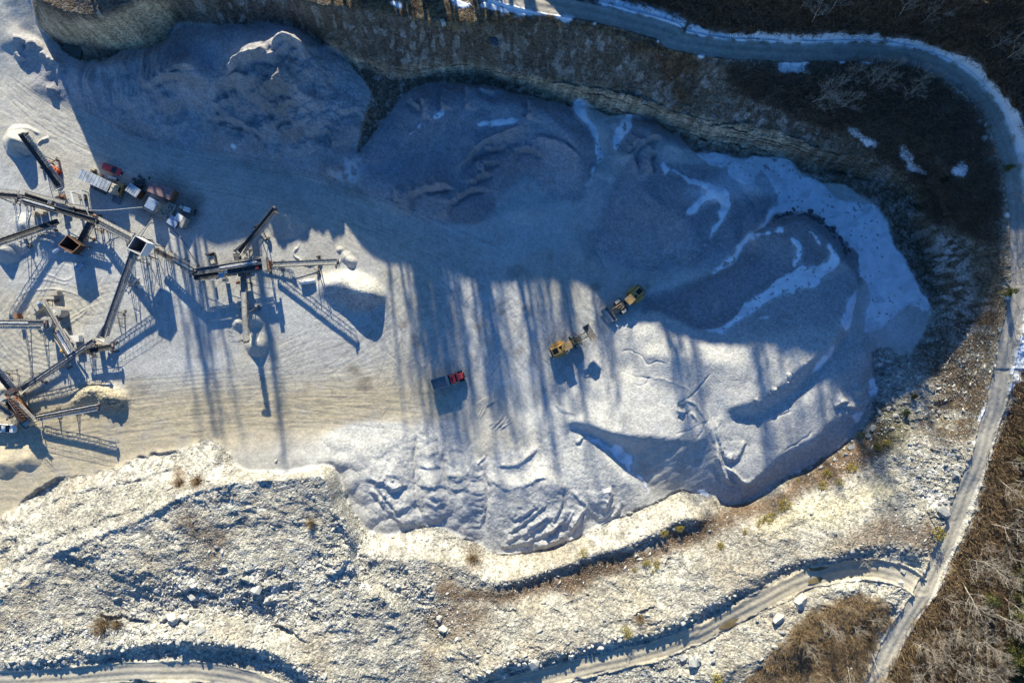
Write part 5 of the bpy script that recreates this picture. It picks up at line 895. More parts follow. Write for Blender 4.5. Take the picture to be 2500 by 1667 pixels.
def twig_template(seed, n):
    g = random.Random(seed); v = []; f = []
    for i in range(n):
        a = g.uniform(0, 6.28); e = g.uniform(.2, 1.3); d = Vector((math.cos(a)*math.cos(e), math.sin(a)*math.cos(e), math.sin(e))); s_ = Vector((g.uniform(-.5,.5), g.uniform(-.5,.5), -.1)); wv = d.cross(Vector((g.uniform(-1,1), g.uniform(-1,1), 1))).normalized()*.022
        t = s_+d*g.uniform(.6, 1.2); mid = s_.lerp(t, .5)+Vector((g.uniform(-.08,.08),)*3); o = len(v); v += [s_-wv, s_+wv, mid+wv*.8, mid-wv*.8, t+wv*.3, t-wv*.3]; f += [(o, o+1, o+2, o+3), (o+3, o+2, o+4, o+5)]
    return v, f
for i, (key, n_, mt_, s0, lab) in enumerate([('forestN', 3000, MBARKD, 1.5, 'dark brown undergrowth of the wood outside the upper road'), ('brushN', 3600, MBARKD, 1.5, 'dark dry brush on the bank inside the road bend'), ('brushSE', 3600, MBARKR, 1.3, 'sunlit russet undergrowth right of the junction road'), ('brushS', 1300, MBARKR, 1.1, 'brown thicket between the two lower roads'), ('rim', 500, mat('dry_grass', (.34,.25,.12), .9), .6, 'dry grass along the rim of the north bank'), ('brown', 900, MBARKR, .5, 'dry weeds on the brown bench'), ('eb', 900, MBARKD, .7, 'dark scrub among the rocks inside the east road')]):
    tv, tf = twig_template(800+i, 16); pos = pick(M[key]*outp*(1-mroads)*(1-snow)*(M[key] > .4), n_, 80+i)
    tag(merge_scatter('undergrowth', tv, tf, pos, np.random.default_rng(i).uniform(.6, 1.3, n_)*s0, mt_, seedn=10+i), lab, 'undergrowth', kind='stuff')
# ---- boulders one can tell apart
BD = [hull(900+i, 14, .7) for i in range(7)]; BM = {}
def boulder(u, v, s_, mt_, label, group=None, z=0., el=1.):
    k_ = random.randrange(7); key = (k_, mt_.name)
    if key not in BM:
        m_ = bpy.data.meshes.new('boulder'); m_.from_pydata(BD[k_][0], [], BD[k_][1]); m_.materials.append(mt_); BM[key] = m_
    o = bpy.data.objects.new('boulder', BM[key]); COL.objects.link(o); p = at(u, v); o.location = p+Vector((0, 0, s_*.22+z)); o.rotation_euler = (random.uniform(-.3,.3), random.uniform(-.3,.3), random.uniform(0, 6.28)); o.scale = (s_*random.uniform(.8,1.2)*el, s_*random.uniform(.75,1.1), s_*random.uniform(.8,1.1)); tag(o, label, 'boulder', group); return o
for c, p, s_, k_, lab in [('A3',(1415,585),1.35,1,'large square grey boulder beside the road above the junction'),('A3',(1500,378),1.5,1,'long grey boulder at the inner edge of the east road'),('A3',(895,207),.95,1,'upper pale boulder of three on the brown bench'),('A3',(865,260),.95,1,'middle pale boulder of three on the brown bench'),('A3',(800,294),.75,0,'lowest pale boulder of three on the brown bench'),
    ('A3',(598,1098),1.9,0,'large flat white boulder south of the muddy lower road'),('A3',(470,1190),1.5,0,'white boulder just left of the large flat one south of the road'),('A3',(1162,992),1.0,0,'larger pale boulder standing in the road junction'),('A3',(1181,925),.75,0,'slim pale boulder just above the one in the road junction'),('A3',(1005,103),1.1,1,'grey boulder touching the toe of the long grey stockpile'),('A3',(985,150),.9,1,'grey slab just below the boulder at the stockpile toe'),('A3',(655,330),.8,1,'blue grey boulder at the shaded toe of the long stockpile'),
    ('C6',(745,152),1.05,0,'bright white boulder resting on the rim of the north bank'),('C6',(528,110),.45,0,'small white boulder left of the bright one on the rim'),('C6',(1070,268),1.5,2,'dark rounded boulder embedded in the shaded north bank'),('C6',(2018,652),.55,1,'grey boulder above the rock band on the north bank'),('C6',(1448,588),.5,1,'small pale boulder on the foot of the rock band'),
    ('A5',(185,600),.75,0,'single white boulder in the rubble gully left of the bench'),('A5',(445,810),1.0,0,'upper of two big white blocks in the rubble gully'),('A5',(475,870),1.1,0,'lower of two big white blocks in the rubble gully'),('A5',(1220,938),.45,0,'lone small pale stone on the smooth white slope above the berm'),('A5',(2075,1080),1.7,0,'largest pale boulder of the cluster below the lower road'),('A5',(2010,1060),.9,0,'left pale boulder of the cluster below the lower road'),('A5',(2195,1005),.9,0,'right pale boulder of the cluster below the lower road'),
    ('A5',(1050,1092),1.5,0,'biggest white block on the berm left of the lower road'),('A5',(860,1165),1.0,0,'white block at the lower left end of the berm'),('A5',(1290,1045),1.1,0,'wide pale block on the berm right of the biggest one'),('A4',(1110,1140),1.7,0,'big flat slab in the middle of the rubble valley'),('A4',(1265,1215),1.6,0,'big angular block below the flat slab of the rubble valley'),('A4',(1630,970),1.7,0,'long leaning rock block in the rubble valley'),('A4',(1210,1020),1.1,0,'upright white block above the flat slab of the rubble valley'),('A4',(1740,165),.5,0,'small white boulder at the foot of the gravel dumps behind the white hill'),
    ('C5',(1010,190),.6,1,'grey boulder at the foot of the brown cliff'),('A3',(3,1430),1.3,1,'grey boulder at the left end of the slope below the lower road'),('A3',(100,1375),.9,0,'pale boulder right of the grey one below the lower road')]:
    (u, v), = P(c, p); boulder(u, v, s_, (MROCK, MROCKG, MROCKD)[k_], lab)
def row(c, pts, n_, s0, s1, mt_, lab, grp, jit=4):
    q = smooth_poly(P(c, *pts), n=8)[:, :2]; L_ = np.r_[0, np.cumsum(np.hypot(*np.diff(q, axis=0).T))]
    for i in range(n_):
        t = L_[-1]*(i+random.uniform(-.3,.3)+.5)/n_; u = np.interp(t, L_, q[:, 0])+random.gauss(0, jit*.5); v = np.interp(t, L_, q[:, 1])+random.gauss(0, jit); boulder(u, v, random.uniform(s0, s1)*random.choice((.7,1,1,1.3)), mt_, lab, grp)
row('A4', [(20,1475),(300,1425),(500,1390),(800,1345),(1050,1305),(1300,1310),(1600,1360),(1900,1480),(2150,1560)], 62, .35, .65, MROCK, 'white boulder on the berm above the bottom left road', 'boulders on the berm of the bottom left road')
row('A5', [(650,1180),(900,1090),(1100,1065),(1350,1005),(1600,945),(1800,905),(2000,815),(2200,725),(2352,645)], 52, .35, .7, MROCK, 'pale boulder on the berm above the lower road', 'boulders on the berm of the lower road')
row('A3', [(420,950),(640,862),(780,838),(1000,790),(1200,790),(1340,800),(1390,650)], 28, .3, .55, MROCKG, 'grey boulder on the bank above the road junction', 'boulders on the bank above the junction')
row('A1', [(900,325),(1000,290),(1080,285),(1160,310),(1215,360),(1250,410),(1290,430),(1310,470),(1340,520)], 36, .4, .85, MROCKD, 'dark boulder in the arc round the snowy stockpile tip', 'dark boulders round the stockpile tip', 5)
row('A5', [(760,562),(930,580),(1250,485),(1400,420),(1650,355),(1880,245),(2000,190)], 30, .25, .5, MROCKG, 'grey rock along the edge over the brown bench', 'rocks along the edge over the brown bench')
row('A1', [(1490,1090),(1510,1200),(1500,1330),(1480,1400),(1600,1400),(1560,1150),(1700,1230)], 30, .35, .8, MROCKG, 'grey boulder on the east toe beside the stockpiles', 'boulders on the east toe', 9)
row('C7', [(1860,530),(1950,580),(2030,700),(2080,800),(2090,880)], 12, .4, .75, MROCKG, 'shaded grey boulder lining the inner side of the road bend', 'boulders inside the road bend', 6)
row('A3', [(1560,150),(1540,300),(1500,420),(1440,520),(1400,660)], 14, .3, .6, MROCKG, 'grey rock lining the inner side of the east road', 'rocks inside the east road', 6)
row('A3', [(200,1280),(330,1230),(440,1150)], 9, .3, .6, MROCKG, 'grey rock in the row below the muddy lower road', 'rocks below the lower road', 4)
# ================================================================== QUARRY PLANT
def lk(c, x, y, h_):
    (u, v), = P(c, (x, y)); return W(u, v, h_)
def conveyor(label, tail, head, wd=1.0, beltm='belt', load=None, depth=.8, walk=0, legs=(.35,.75), wheels=None, skirt=False, group='conveyors', fm='steel', z0=0.):
    a, b = lk(*tail), lk(*head); r = empty('conveyor', (a.x, a.y, z0), 0, label, 'conveyor', group); O = Vector((a.x, a.y, z0)); a = a-O; b = b-O
    L_ = (b-a).length; d = (b-a).normalized(); s = d.cross(Vector((0,0,1))).normalized(); n = s.cross(d); F_ = MT[fm]
    q = lambda t, x, z: a+d*t+s*x+n*z
    m = MB(); hw = wd/2
    for (x0, z0_, x1, z1) in ((-hw, .16, -hw*.5, .04), (-hw*.5, .04, hw*.5, .04), (hw*.5, .04, hw, .16)):
        m.add([q(0,x0,z0_), q(0,x1,z1), q(L_,x1,z1), q(L_,x0,z0_), q(0,x0,z0_-.04), q(0,x1,z1-.04), q(L_,x1,z1-.04), q(L_,x0,z0_-.04)], [(0,1,2,3),(7,6,5,4),(0,4,5,1),(2,6,7,3),(1,5,6,2),(3,7,4,0)])
    bo = m.build('belt', MT[beltm], r)
    if load:
        lm = MB(); t0, t1, w2, mt_ = load; k_ = int((t1-t0)*L_/.35)+2; rr = random.Random(len(label)); vs = []
        for i in range(k_):
            t = (t0+(t1-t0)*i/(k_-1))*L_; e = w2*(1 if 0 < i < k_-1 else .3)*rr.uniform(.8, 1.1)
            vs += [q(t, -e, .07), q(t, -e*.4, .17+rr.uniform(0,.08)), q(t, e*.4, .17+rr.uniform(0,.08)), q(t, e, .07)]
        lm.add(vs, [(i*4+j, i*4+j+1, i*4+j+5, i*4+j+4) for i in range(k_-1) for j in range(3)]); lm.build('gravel_load', MT[mt_], bo)
    fr = MB(); dw = hw+.08; ns = max(2, int(L_/1.3))
    for sx in (-dw, dw):
        fr.bar(q(0,sx,.08), q(L_,sx,.08), .08, .14, up=n)
        if depth: fr.bar(q(.05*L_,sx,-depth), q(.97*L_,sx,-depth), .09, .09, up=n); fr.bar(q(0,sx,.05), q(.05*L_,sx,-depth), .07); fr.bar(q(L_,sx,.05), q(.97*L_,sx,-depth), .07)
        if depth:
            for i in range(ns):
                t0, t1 = .05*L_+.92*L_*i/ns, .05*L_+.92*L_*(i+1)/ns
                fr.bar(q(t0,sx,.05 if i % 2 else -depth), q(t1,sx,-depth if i % 2 else .05), .05); fr.bar(q(t1,sx,-depth), q(t1,sx,.05), .05)
    for i in range(0, ns+1, 1):
        t = .05*L_+.92*L_*i/ns
        if depth: fr.bar(q(t,-dw,-depth), q(t,dw,-depth), .05)
    fr.build('frame', F_, r)
    idl = MB()
    for i in range(int(L_/1.1)): t = .5+i*1.1; idl.bar(q(t,-dw-.16,.0), q(t,dw+.16,.0), .08, .07); idl.box(q(t, dw+.12, .1), (.12,.12,.12)); idl.box(q(t, -dw-.12, .1), (.12,.12,.12))
    for sx in (-1, 1): idl.bar(q(.3,sx*(dw+.1),-.02), q(L_-.3,sx*(dw+.1),-.02), .04)
    idl.build('idlers', MT['dark'], r)
    for nm, t, rr_ in (('tail_drum', .1, .22), ('head_drum', L_-.05, .28)):
        m = MB(); m.cyl(q(t,0,-.08), rr_, wd+.2, s, 12); m.build(nm, MT['dark'], r, True)
    m = MB(); m.box(q(L_-.4, dw+.35, .05), (.5,.5,.5)); m.cyl(q(L_-.4, dw+.75, .05), .2, .6, s, 10); m.build('drive_motor', MT['dark'] if fm != 'pale' else MT['tan'], r)
    if walk:
        m = MB(); x0 = walk*(dw+.12); x1 = walk*(dw+.75); t0, t1 = .04*L_, .98*L_
        k_ = int((t1-t0)/.5)
        for i in range(k_):
            ta, tb = t0+(t1-t0)*i/k_, t0+(t1-t0)*(i+.82)/k_; m.add([q(ta,x0,-.05), q(tb,x0,-.05), q(tb,x1,-.05), q(ta,x1,-.05)], [(0,1,2,3)] if walk < 0 else [(3,2,1,0)])
        m.bar(q(t0,x0,-.08), q(t1,x0,-.08), .05); m.bar(q(t0,x1,-.08), q(t1,x1,-.08), .06); m.build('walkway', MT['pale'], r)
        m = MB(); m.bar(q(t0,x1,1.0), q(t1,x1,1.0), .05); m.bar(q(t0,x1,.5), q(t1,x1,.5), .035)
        for i in range(int((t1-t0)/1.8)+1): m.bar(q(t0+i*1.8,x1,-.05), q(t0+i*1.8,x1,1.0), .045)
        m.build('handrail', MT['steel'], r)
    for i, t in enumerate(legs):
        top = q(t*L_, 0, -depth)
        if top.z < .6: continue
        for sx in (-1, 1):
            m = MB(); p0 = q(t*L_, sx*dw, -depth); foot = Vector((p0.x+s.x*sx*.5, p0.y+s.y*sx*.5, -.2)); m.bar(p0, foot, .13); f2 = foot+Vector((d.x, d.y, 0))*min(1.5, top.z*.35); m.bar(p0+Vector((0,0,-.1)), f2, .1); m.bar(foot.lerp(p0,.4), f2.lerp(p0,.4), .07); m.box(foot+Vector((0,0,.23)), (.5,.5,.08)); m.box(f2+Vector((0,0,.23)), (.5,.5,.08))
            m.build('support_leg', F_, r)
        m = MB(); m.bar(q(t*L_,-dw,-depth)*.6+Vector((q(t*L_,-dw,-depth).x-s.x*.5, q(t*L_,-dw,-depth).y-s.y*.5, 0))*.4, q(t*L_,dw,-depth)*.6+Vector((q(t*L_,dw,-depth).x+s.x*.5, q(t*L_,dw,-depth).y+s.y*.5, 0))*.4, .07)
        m.bar(q(t*L_,-dw,-depth), Vector((q(t*L_,dw,0).x, q(t*L_,dw,0).y, .2)), .06); m.build('brace', F_, r)
    if wheels:
        p = q(wheels*L_, 0, 0); m = MB(); c0 = Vector((p.x, p.y, .6)); sh = Vector((s.x, s.y, 0)).normalized(); m.bar(c0-sh*2.0, c0+sh*2.0, .2)
        for sx in (-1, 1): m.bar(c0+sh*sx*1.4, q(wheels*L_+.8, sx*dw, -depth), .14); m.bar(c0+sh*sx*1.4, q(wheels*L_-1.4, sx*dw, -depth), .10)
        m.bar(c0, q(.06*L_, 0, -depth*.6), .12); m.build('axle_frame', F_, r)
        dh = Vector((d.x, d.y, 0)).normalized()
        for sx in (-1, 1):
            m = MB(); m.cyl(c0+sh*sx*2.0, .55, .4, dh if False else sh, 16); w_ = m.build('wheel', MT['tyre'], r, True, .06); m = MB(); m.cyl(c0+sh*sx*2.0, .28, .44, sh, 12); m.build('rim', MT['rim'], w_)
    if skirt:
        m = MB(); t0, t1 = -.4, 2.6; hh = .75; e = dw+.05; o_ = dw+.55
        for sx in (-1, 1): m.add([q(t0,sx*e,.1), q(t1,sx*e,.1), q(t1,sx*e,.35), q(t0-.2,sx*o_,hh), q(t0-.2,sx*(o_+.06),hh), q(t1,sx*(e+.06),.35)], [(0,1,2,3),(3,2,5,4),(1,0,4,5)])
        m.add([q(t0,-e,.1), q(t0,e,.1), q(t0-.2,o_,hh), q(t0-.2,-o_,hh), q(t0-.26,o_,hh), q(t0-.26,-o_,hh), q(t0-.06,e,.1), q(t0-.06,-e,.1)], [(0,1,2,3),(3,2,4,5),(4,6,7,5)])
        m.build('feed_skirt', MT['pale'], r)
    return r
SG_ = 'stacker conveyors on wheels'
conveyor('black northwest stacker conveyor rising over the small grey cone', ('M1',1690,1575,1.3), ('M1',600,90,6.5), .95, 'belt', walk=1, legs=(), wheels=.52, skirt=True, group=SG_)
conveyor('black stacker conveyor rising northeast from the central plant', ('M7',790,795,1.4), ('M7',1300,165,6.2), .8, 'belt', walk=1, legs=(.1,), wheels=.5, skirt=True, group=SG_)
conveyor('pale belted stacker conveyor reaching east over the bright crested heap', ('M7',1265,975,1.8), ('M7',2205,932,7.4), .95, 'belth', depth=1.0, legs=(.08,), wheels=.62, group=SG_)
conveyor('stacker conveyor reaching straight south with a narrow cone at its tip', ('M7',842,1130,1.6), ('G3',543,1012,6.6), .95, 'belth', depth=.9, legs=(.1,), wheels=.5, group=SG_)
conveyor('short dark conveyor entering from the left edge into the upper plant', ('M3',-500,205,6), ('M3',430,285,4.2), .9, 'belt', walk=-1, legs=(.5,.85))
conveyor('dark conveyor with catwalk running to the left edge below the upper plant', ('M3',1330,850,1.5), ('M3',-500,1480,6.5), .95, 'belt', walk=-1, legs=(.1,.3,), wheels=.55)
conveyor('narrow conveyor climbing from the upper plant to the white surge bin', ('G1',1010,1132,2.4), ('G1',1395,1335,7.0), 1.0, 'beltg', depth=.7, legs=(.15,.55,.85), walk=-1)
conveyor('wide dark belt climbing from the rusty feed hopper to the upper plant', ('M3',1840,1320,1.5), ('M3',2075,880,3.8), 1.25, 'belt', depth=.7, legs=(.3,.8), fm='rust')
conveyor('conveyor from the white surge bin down to the central plant', ('M4',1750,880,2.6), ('G3',205,550,4.8), .85, 'belt', depth=.6, legs=(.2,.5,.8), walk=-1, load=(.45,.95,.35,'gravld'))
conveyor('long grey belt rising from the tan crusher to the white surge bin', ('M5',1965,1120,1.8), ('M4',1225,900,6.3), .95, 'beltg', depth=.9, legs=(.3,.62,.9), skirt=True, walk=1)
conveyor('dark blue belt rising from the rusty crusher toward the tan crusher', ('M6',385,575,1.5), ('M5',1800,1190,4.4), .85, 'beltg', depth=.8, legs=(.2,.5,.8), skirt=True, load=(.1,.9,.16,'gravel'))
conveyor('short flat black conveyor just below the tan crusher', ('M5',1560,1405,2.4), ('M5',2160,1300,2.6), 1.0, 'belt', depth=.5, legs=(.15,.85))
conveyor('conveyor with pale cover entering the tan crusher from the left edge', ('M5',-400,845,7.2), ('M5',860,858,4.6), 1.1, 'beltg', depth=1.0, legs=(.4,.72), walk=1, fm='pale', load=(.3,.75,.3,'gravld'))
conveyor('grey conveyor running from the rusty crusher to the clay pile', ('M6',600,1050,1.7), ('M6',1725,835,4.6), .9, 'belt', depth=.7, legs=(.25,.5,), walk=1, load=(.0,1.0,.17,'gravel'))
conveyor('lower of two conveyors reaching the rusty crusher from the left edge', ('M6',-300,680,5), ('M6',225,1035,2.6), .9, 'beltg', depth=.7, legs=(.6,))
conveyor('upper of two conveyors reaching the rusty crusher from the left edge', ('M6',-250,60,6.5), ('M6',215,610,3.2), .9, 'belt', depth=.9, legs=(.45,), walk=-1)
# ---- screening plants
def plant(label, specs, legs_, boxes, group=None, name='screening_plant', platform=None):
    c0 = lk(*legs_[0]); r = empty(name, (c0.x, c0.y, 0), 0, label, 'screening plant' if name == 'screening_plant' else 'crusher', group); O = Vector((c0.x, c0.y, 0))
    for nm, a, b, wd, th, mt_ in specs:
        a, b = lk(*a)-O, lk(*b)-O; d = (b-a).normalized(); s = d.cross(Vector((0,0,1))).normalized(); n = s.cross(d); m = MB()
        if nm in ('belt', 'screen_deck'):
            m.bar(a, b, wd, .06, up=n); o = m.build(nm, MT[mt_], r); L_ = (b-a).length
            e = MB()
            for sx in (-1, 1): e.bar(a+s*sx*(wd/2+.06)+n*.1, b+s*sx*(wd/2+.06)+n*.1, .1, th, up=n)
            e.build('side_plate', MT['steel'], o)
            e = MB()
            for i in range(int(L_/.9)): t = .45+i*.9; e.bar(a+d*t-s*(wd/2+.22)-n*.05, a+d*t+s*(wd/2+.22)-n*.05, .08)
            e.build('idlers', MT['dark'], o)
        elif nm == 'gravel_load':
            k_ = max(3, int((b-a).length/.4)); vs = []; rr = random.Random(3)
            for i in range(k_):
                p = a.lerp(b, i/(k_-1)); e_ = wd/2*(rr.uniform(.8,1.1) if 0 < i < k_-1 else .3); vs += [p-s*e_, p-s*e_*.4+n*(.14+rr.uniform(0,.08)), p+s*e_*.4+n*(.14+rr.uniform(0,.08)), p+s*e_]
            m.add(vs, [(i*4+j, i*4+j+1, i*4+j+5, i*4+j+4) for i in range(k_-1) for j in range(3)]); m.build(nm, MT[mt_], r)
        elif nm == 'catwalk':
            L_ = (b-a).length; k_ = int(L_/.45)
            for i in range(k_): m.bar(a+d*L_*i/k_, a+d*L_*(i+.8)/k_, wd, .05, up=n)
            m.bar(a+s*wd/2, b+s*wd/2, .07, .12, up=n); m.bar(a-s*wd/2, b-s*wd/2, .07, .12, up=n); o = m.build(nm, MT[mt_], r); e = MB()
            for sx in (-1, 1):
                e.bar(a+s*sx*wd/2+n*1.0, b+s*sx*wd/2+n*1.0, .05); e.bar(a+s*sx*wd/2+n*.5, b+s*sx*wd/2+n*.5, .035)
                for i in range(int(L_/1.6)+1): e.bar(a+s*sx*wd/2+d*i*1.6, a+s*sx*wd/2+d*i*1.6+n*1.0, .045)
            e.build('handrail', MT['steel'], o)
        else: m.bar(a, b, wd, th, up=n); m.build(nm, MT[mt_], r, bevel=.03)
    for l_ in legs_:
        p = lk(*l_)-O; m = MB(); m.bar(p, Vector((p.x, p.y, -.2)), .2); m.box((p.x, p.y, .05), (.7,.7,.12)); m.build('support_leg', MT['steel'], r)
    m = MB()
    for i, l_ in enumerate(legs_):
        for l2 in legs_[i+1:i+2]:
            p, q = lk(*l_)-O, lk(*l2)-O; m.bar((p.x,p.y,p.z*.5), q, .08); m.bar(p, q, .14)
    m.build('frame', MT['dark'], r)
    for nm, c, dx, dy, dz, ang, mt_ in boxes:
        p = lk(*c)-O; m = MB(); M4 = Matrix.Rotation(math.radians(ang), 4, 'Z')
        if nm in ('drum', 'tank', 'rotor_housing'):
            m.cyl(p, dx/2, dz, (0,0,1), 20, r2=dy/2); m.build(nm, MT[mt_], r, bevel=.04)
        elif nm == 'motor':
            m.box(p, (dx, dy, dz*.6), M4); m.cyl(p+Vector((0,0,dz*.25)), dy*.42, dx*.9, M4 @ Vector((1,0,0)), 12); m.build(nm, MT[mt_], r)
        else: m.box(p, (dx, dy, dz), M4, taper=.94); m.box(p+Vector((0,0,dz/2+.03)), (dx*1.04, dy*1.04, .06), M4); m.build(nm, MT[mt_], r, bevel=.03)
    return r
A3_ = -17.5
plant('long twin belt screening plant with pale walkways in the upper left of the yard',
 [('belt',('M3',495,345,4.3),('M3',2170,832,3.9),1.05,.35,'belt'), ('gravel_load',('M3',520,345,4.4),('M3',1260,570,4.25),.62,.1,'gravld'), ('belt',('M3',560,235,3.7),('M3',1240,475,3.5),.85,.3,'belt'), ('belt',('M3',1690,600,3.0),('M3',2150,680,3.0),.9,.3,'belt'), ('screen_deck',('M3',1250,490,3.9),('M3',1680,600,3.2),1.35,.7,'pale'),
  ('catwalk',('M3',600,185,3.4),('M3',1500,420,3.4),.7,.1,'pale'), ('catwalk',('M3',1500,470,3.2),('M3',2030,560,3.2),.8,.1,'pale'), ('catwalk',('M3',560,430,3.0),('M3',1300,640,3.0),.6,.1,'dark'), ('side_beam',('M3',1500,690,3.6),('M3',1960,815,3.6),.12,.3,'white'), ('end_beam',('M3',440,130,4.0),('M3',400,360,4.0),.2,.2,'tan'), ('end_beam',('M3',1090,450,4.2),('M3',1130,350,4.2),.12,.12,'white'), ('end_beam',('M3',1980,580,3.6),('M3',2040,700,3.6),.12,.12,'white')],
 [('M3',520,250,3.4),('M3',520,400,3.4),('M3',900,330,3.2),('M3',870,500,3.2),('M3',1300,450,3.0),('M3',1300,640,3.0),('M3',1700,560,2.8),('M3',1700,720,2.8),('M3',2150,680,2.8),('M3',2130,820,2.8)],
 [('motor',('M3',1650,535,3.6),1.1,.8,1.0,A3_,'dark'),('motor',('M3',1240,860,1.2),.9,.6,.8,A3_,'yelld'),('control_box',('M3',830,690,.8),1.0,1.2,1.5,10,'tan'),('control_box',('M3',970,650,.7),1.5,.8,1.3,-15,'tan'),('drum',('M3',480,270,4.1),1.0,1.0,.5,0,'dark'),('transfer_chute',('M3',1180,410,3.9),.9,.9,1.0,A3_,'grey'),('motor',('M3',2190,720,3.3),.8,.6,.7,A3_,'rust'),('motor',('M3',1440,300,1.4),1.1,.9,1.1,20,'rust'),('transfer_chute',('M3',1330,240,1.9),1.3,1.2,1.5,12,'pale')])
plant('central screening plant with a gravel loaded belt feeding three stackers',
 [('belt',('M7',140,1075,4.6),('M7',1130,925,4.9),1.1,.35,'beltg'), ('gravel_load',('M7',500,1025,4.75),('M7',1050,940,4.95),.85,.1,'gravld'), ('belt',('M7',150,1165,3.3),('M7',800,1065,3.3),1.0,.35,'belt'), ('screen_deck',('M7',620,1075,3.9),('M7',1120,1000,4.1),1.2,.8,'dark'), ('catwalk',('M7',590,975,3.4),('M7',1120,885,3.6),.8,.1,'pale'), ('catwalk',('M7',230,1190,2.6),('M7',760,1110,2.6),.6,.1,'pale'), ('side_beam',('M7',860,1085,3.4),('M7',1090,1055,3.4),.5,.3,'steel'), ('end_beam',('M7',115,1040,4.2),('M7',150,1190,4.2),.25,.25,'dark')],
 [('M7',170,1060,3.6),('M7',180,1175,3.2),('M7',480,1030,3.4),('M7',500,1130,3.2),('M7',840,960,3.4),('M7',850,1090,3.2),('M7',1150,910,3.8),('M7',1160,1060,3.6)],
 [('head_box',('M7',1165,965,4.7),1.0,3.0,1.6,8,'tand'),('head_box',('M7',1220,985,4.0),.5,2.0,1.6,8,'rust'),('motor',('M7',1050,1025,4.5),.9,.6,.8,8,'red'),('control_box',('M7',545,1130,3.2),1.1,1.1,1.4,8,'blue'),('motor',('M7',600,1080,3.9),.8,.6,.8,8,'white'),('motor',('M7',770,1235,1.0),.7,.7,.8,8,'rust'),('transfer_chute',('M7',765,870,1.6),1.2,1.6,1.6,10,'dark'),('transfer_chute',('M7',830,1110,2.6),1.3,1.2,1.6,8,'dark'),('tank',('M7',405,1195,1.2),.5,.5,1.0,0,'white'),('bin',('M7',590,1195,1.2),.9,.8,1.6,10,'tan')])
plant('tan dusty crusher with round feed cone, long catwalk and inclined white deck',
 [('catwalk',('M5',835,405,4.0),('M5',1400,1390,4.2),.75,.1,'pale'), ('main_beam',('M5',1010,700,3.2),('M5',1350,1290,3.2),.4,.5,'tan'), ('screen_deck',('M5',1105,1010,3.0),('M5',1230,1220,3.4),1.25,.8,'blue'), ('screen_deck',('M5',1230,1220,3.5),('M5',1350,1420,3.7),1.35,.8,'white'), ('side_beam',('M5',1000,1060,2.8),('M5',1260,1480,3.0),.25,.5,'tan'), ('main_beam',('M5',650,540,1.2),('M5',870,610,1.2),.4,.3,'tan'), ('end_beam',('M5',980,880,3.6),('M5',1060,800,3.6),.12,.12,'tan'), ('end_beam',('M5',940,960,3.6),('M5',1100,900,3.6),.12,.12,'tan'),('side_beam',('M5',1220,960,3.0),('M5',1430,1250,3.0),.3,.3,'pale')],
 [('M5',850,420,3.8),('M5',900,400,3.8),('M5',1000,740,3.0),('M5',1100,700,3.0),('M5',1020,1040,2.8),('M5',1180,960,2.8),('M5',1260,1440,3.0),('M5',1400,1350,3.2)],
 [('rotor_housing',('M5',945,850,2.8),2.5,2.9,2.6,0,'pale'),('feed_cone',('M5',850,858,4.3),1.6,1.6,.6,0,'dark'),('engine_box',('M5',790,520,1.5),1.9,1.9,2.2,35,'tan'),('engine_box',('M5',700,600,1.0),2.0,1.4,1.4,35,'pale'),('motor',('M5',760,480,2.9),1.0,.7,.8,35,'blue'),('engine_box',('M5',690,540,1.9),.8,1.3,.5,35,'dark'),('motor',('M5',1220,1390,2.6),.6,1.5,.9,30,'yelld'),('tank',('M5',1140,640,1.5),2.6,2.6,2.9,0,'pale'),('tank',('M5',1070,640,2.2),.9,.9,1.6,0,'white'),('control_box',('M5',1050,290,1.2),2.3,1.0,2.0,5,'tan'),('control_box',('M5',1470,1150,1.0),1.9,1.5,1.6,3,'white'),('control_box',('M5',350,720,1.0),.8,1.3,1.6,5,'rust'),('bin',('M5',1780,1200,3.0),1.1,.9,1.0,35,'tan'),('tank',('M5',1880,1280,1.2),1.3,1.3,1.6,0,'tan'),('motor',('M5',1700,1230,3.2),.9,.6,.7,35,'white')], None, 'cone_crusher')
r = plant('rusty brown jaw crusher with ribbed open frame near the left edge',
 [('main_beam',('M6',130,680,3.4),('M6',360,1010,3.4),.25,.6,'rust'), ('main_beam',('M6',240,640,3.4),('M6',560,1060,3.4),.25,.6,'rust'), ('catwalk',('M6',200,690,3.9),('M6',600,1090,3.9),.6,.1,'pale'), ('side_beam',('M6',100,700,3.0),('M6',330,1040,3.0),.3,.4,'steel'), ('main_beam',('M6',320,1100,2.6),('M6',480,1240,2.6),.9,.5,'dark')]+
 [('rib',('M6',150+i*34,720+i*46,3.7),('M6',300+i*34,715+i*46,3.7),.16,.4,'rust') for i in range(8)],
 [('M6',140,700,3.2),('M6',250,650,3.2),('M6',350,1010,3.0),('M6',560,1050,3.0),('M6',470,1220,2.6)],
 [('jaw_box',('M6',60,730,3.4),1.3,1.1,1.6,35,'pale'),('jaw_box',('M6',230,600,3.2),1.4,1.3,1.4,35,'dark'),('hopper_box',('M6',420,1040,2.6),2.4,1.6,2.2,-48,'rustd'),('hopper_box',('M6',520,1150,1.8),1.6,1.1,2.0,50,'pale'),('motor',('M6',90,650,3.0),1.0,.8,.9,35,'tan'),('flywheel_guard',('M6',300,760,3.6),1.6,.5,1.0,-48,'rust'),('base_block',('M6',330,900,1.4),4.6,2.2,2.4,-54,'rustd')], None, 'jaw_crusher')
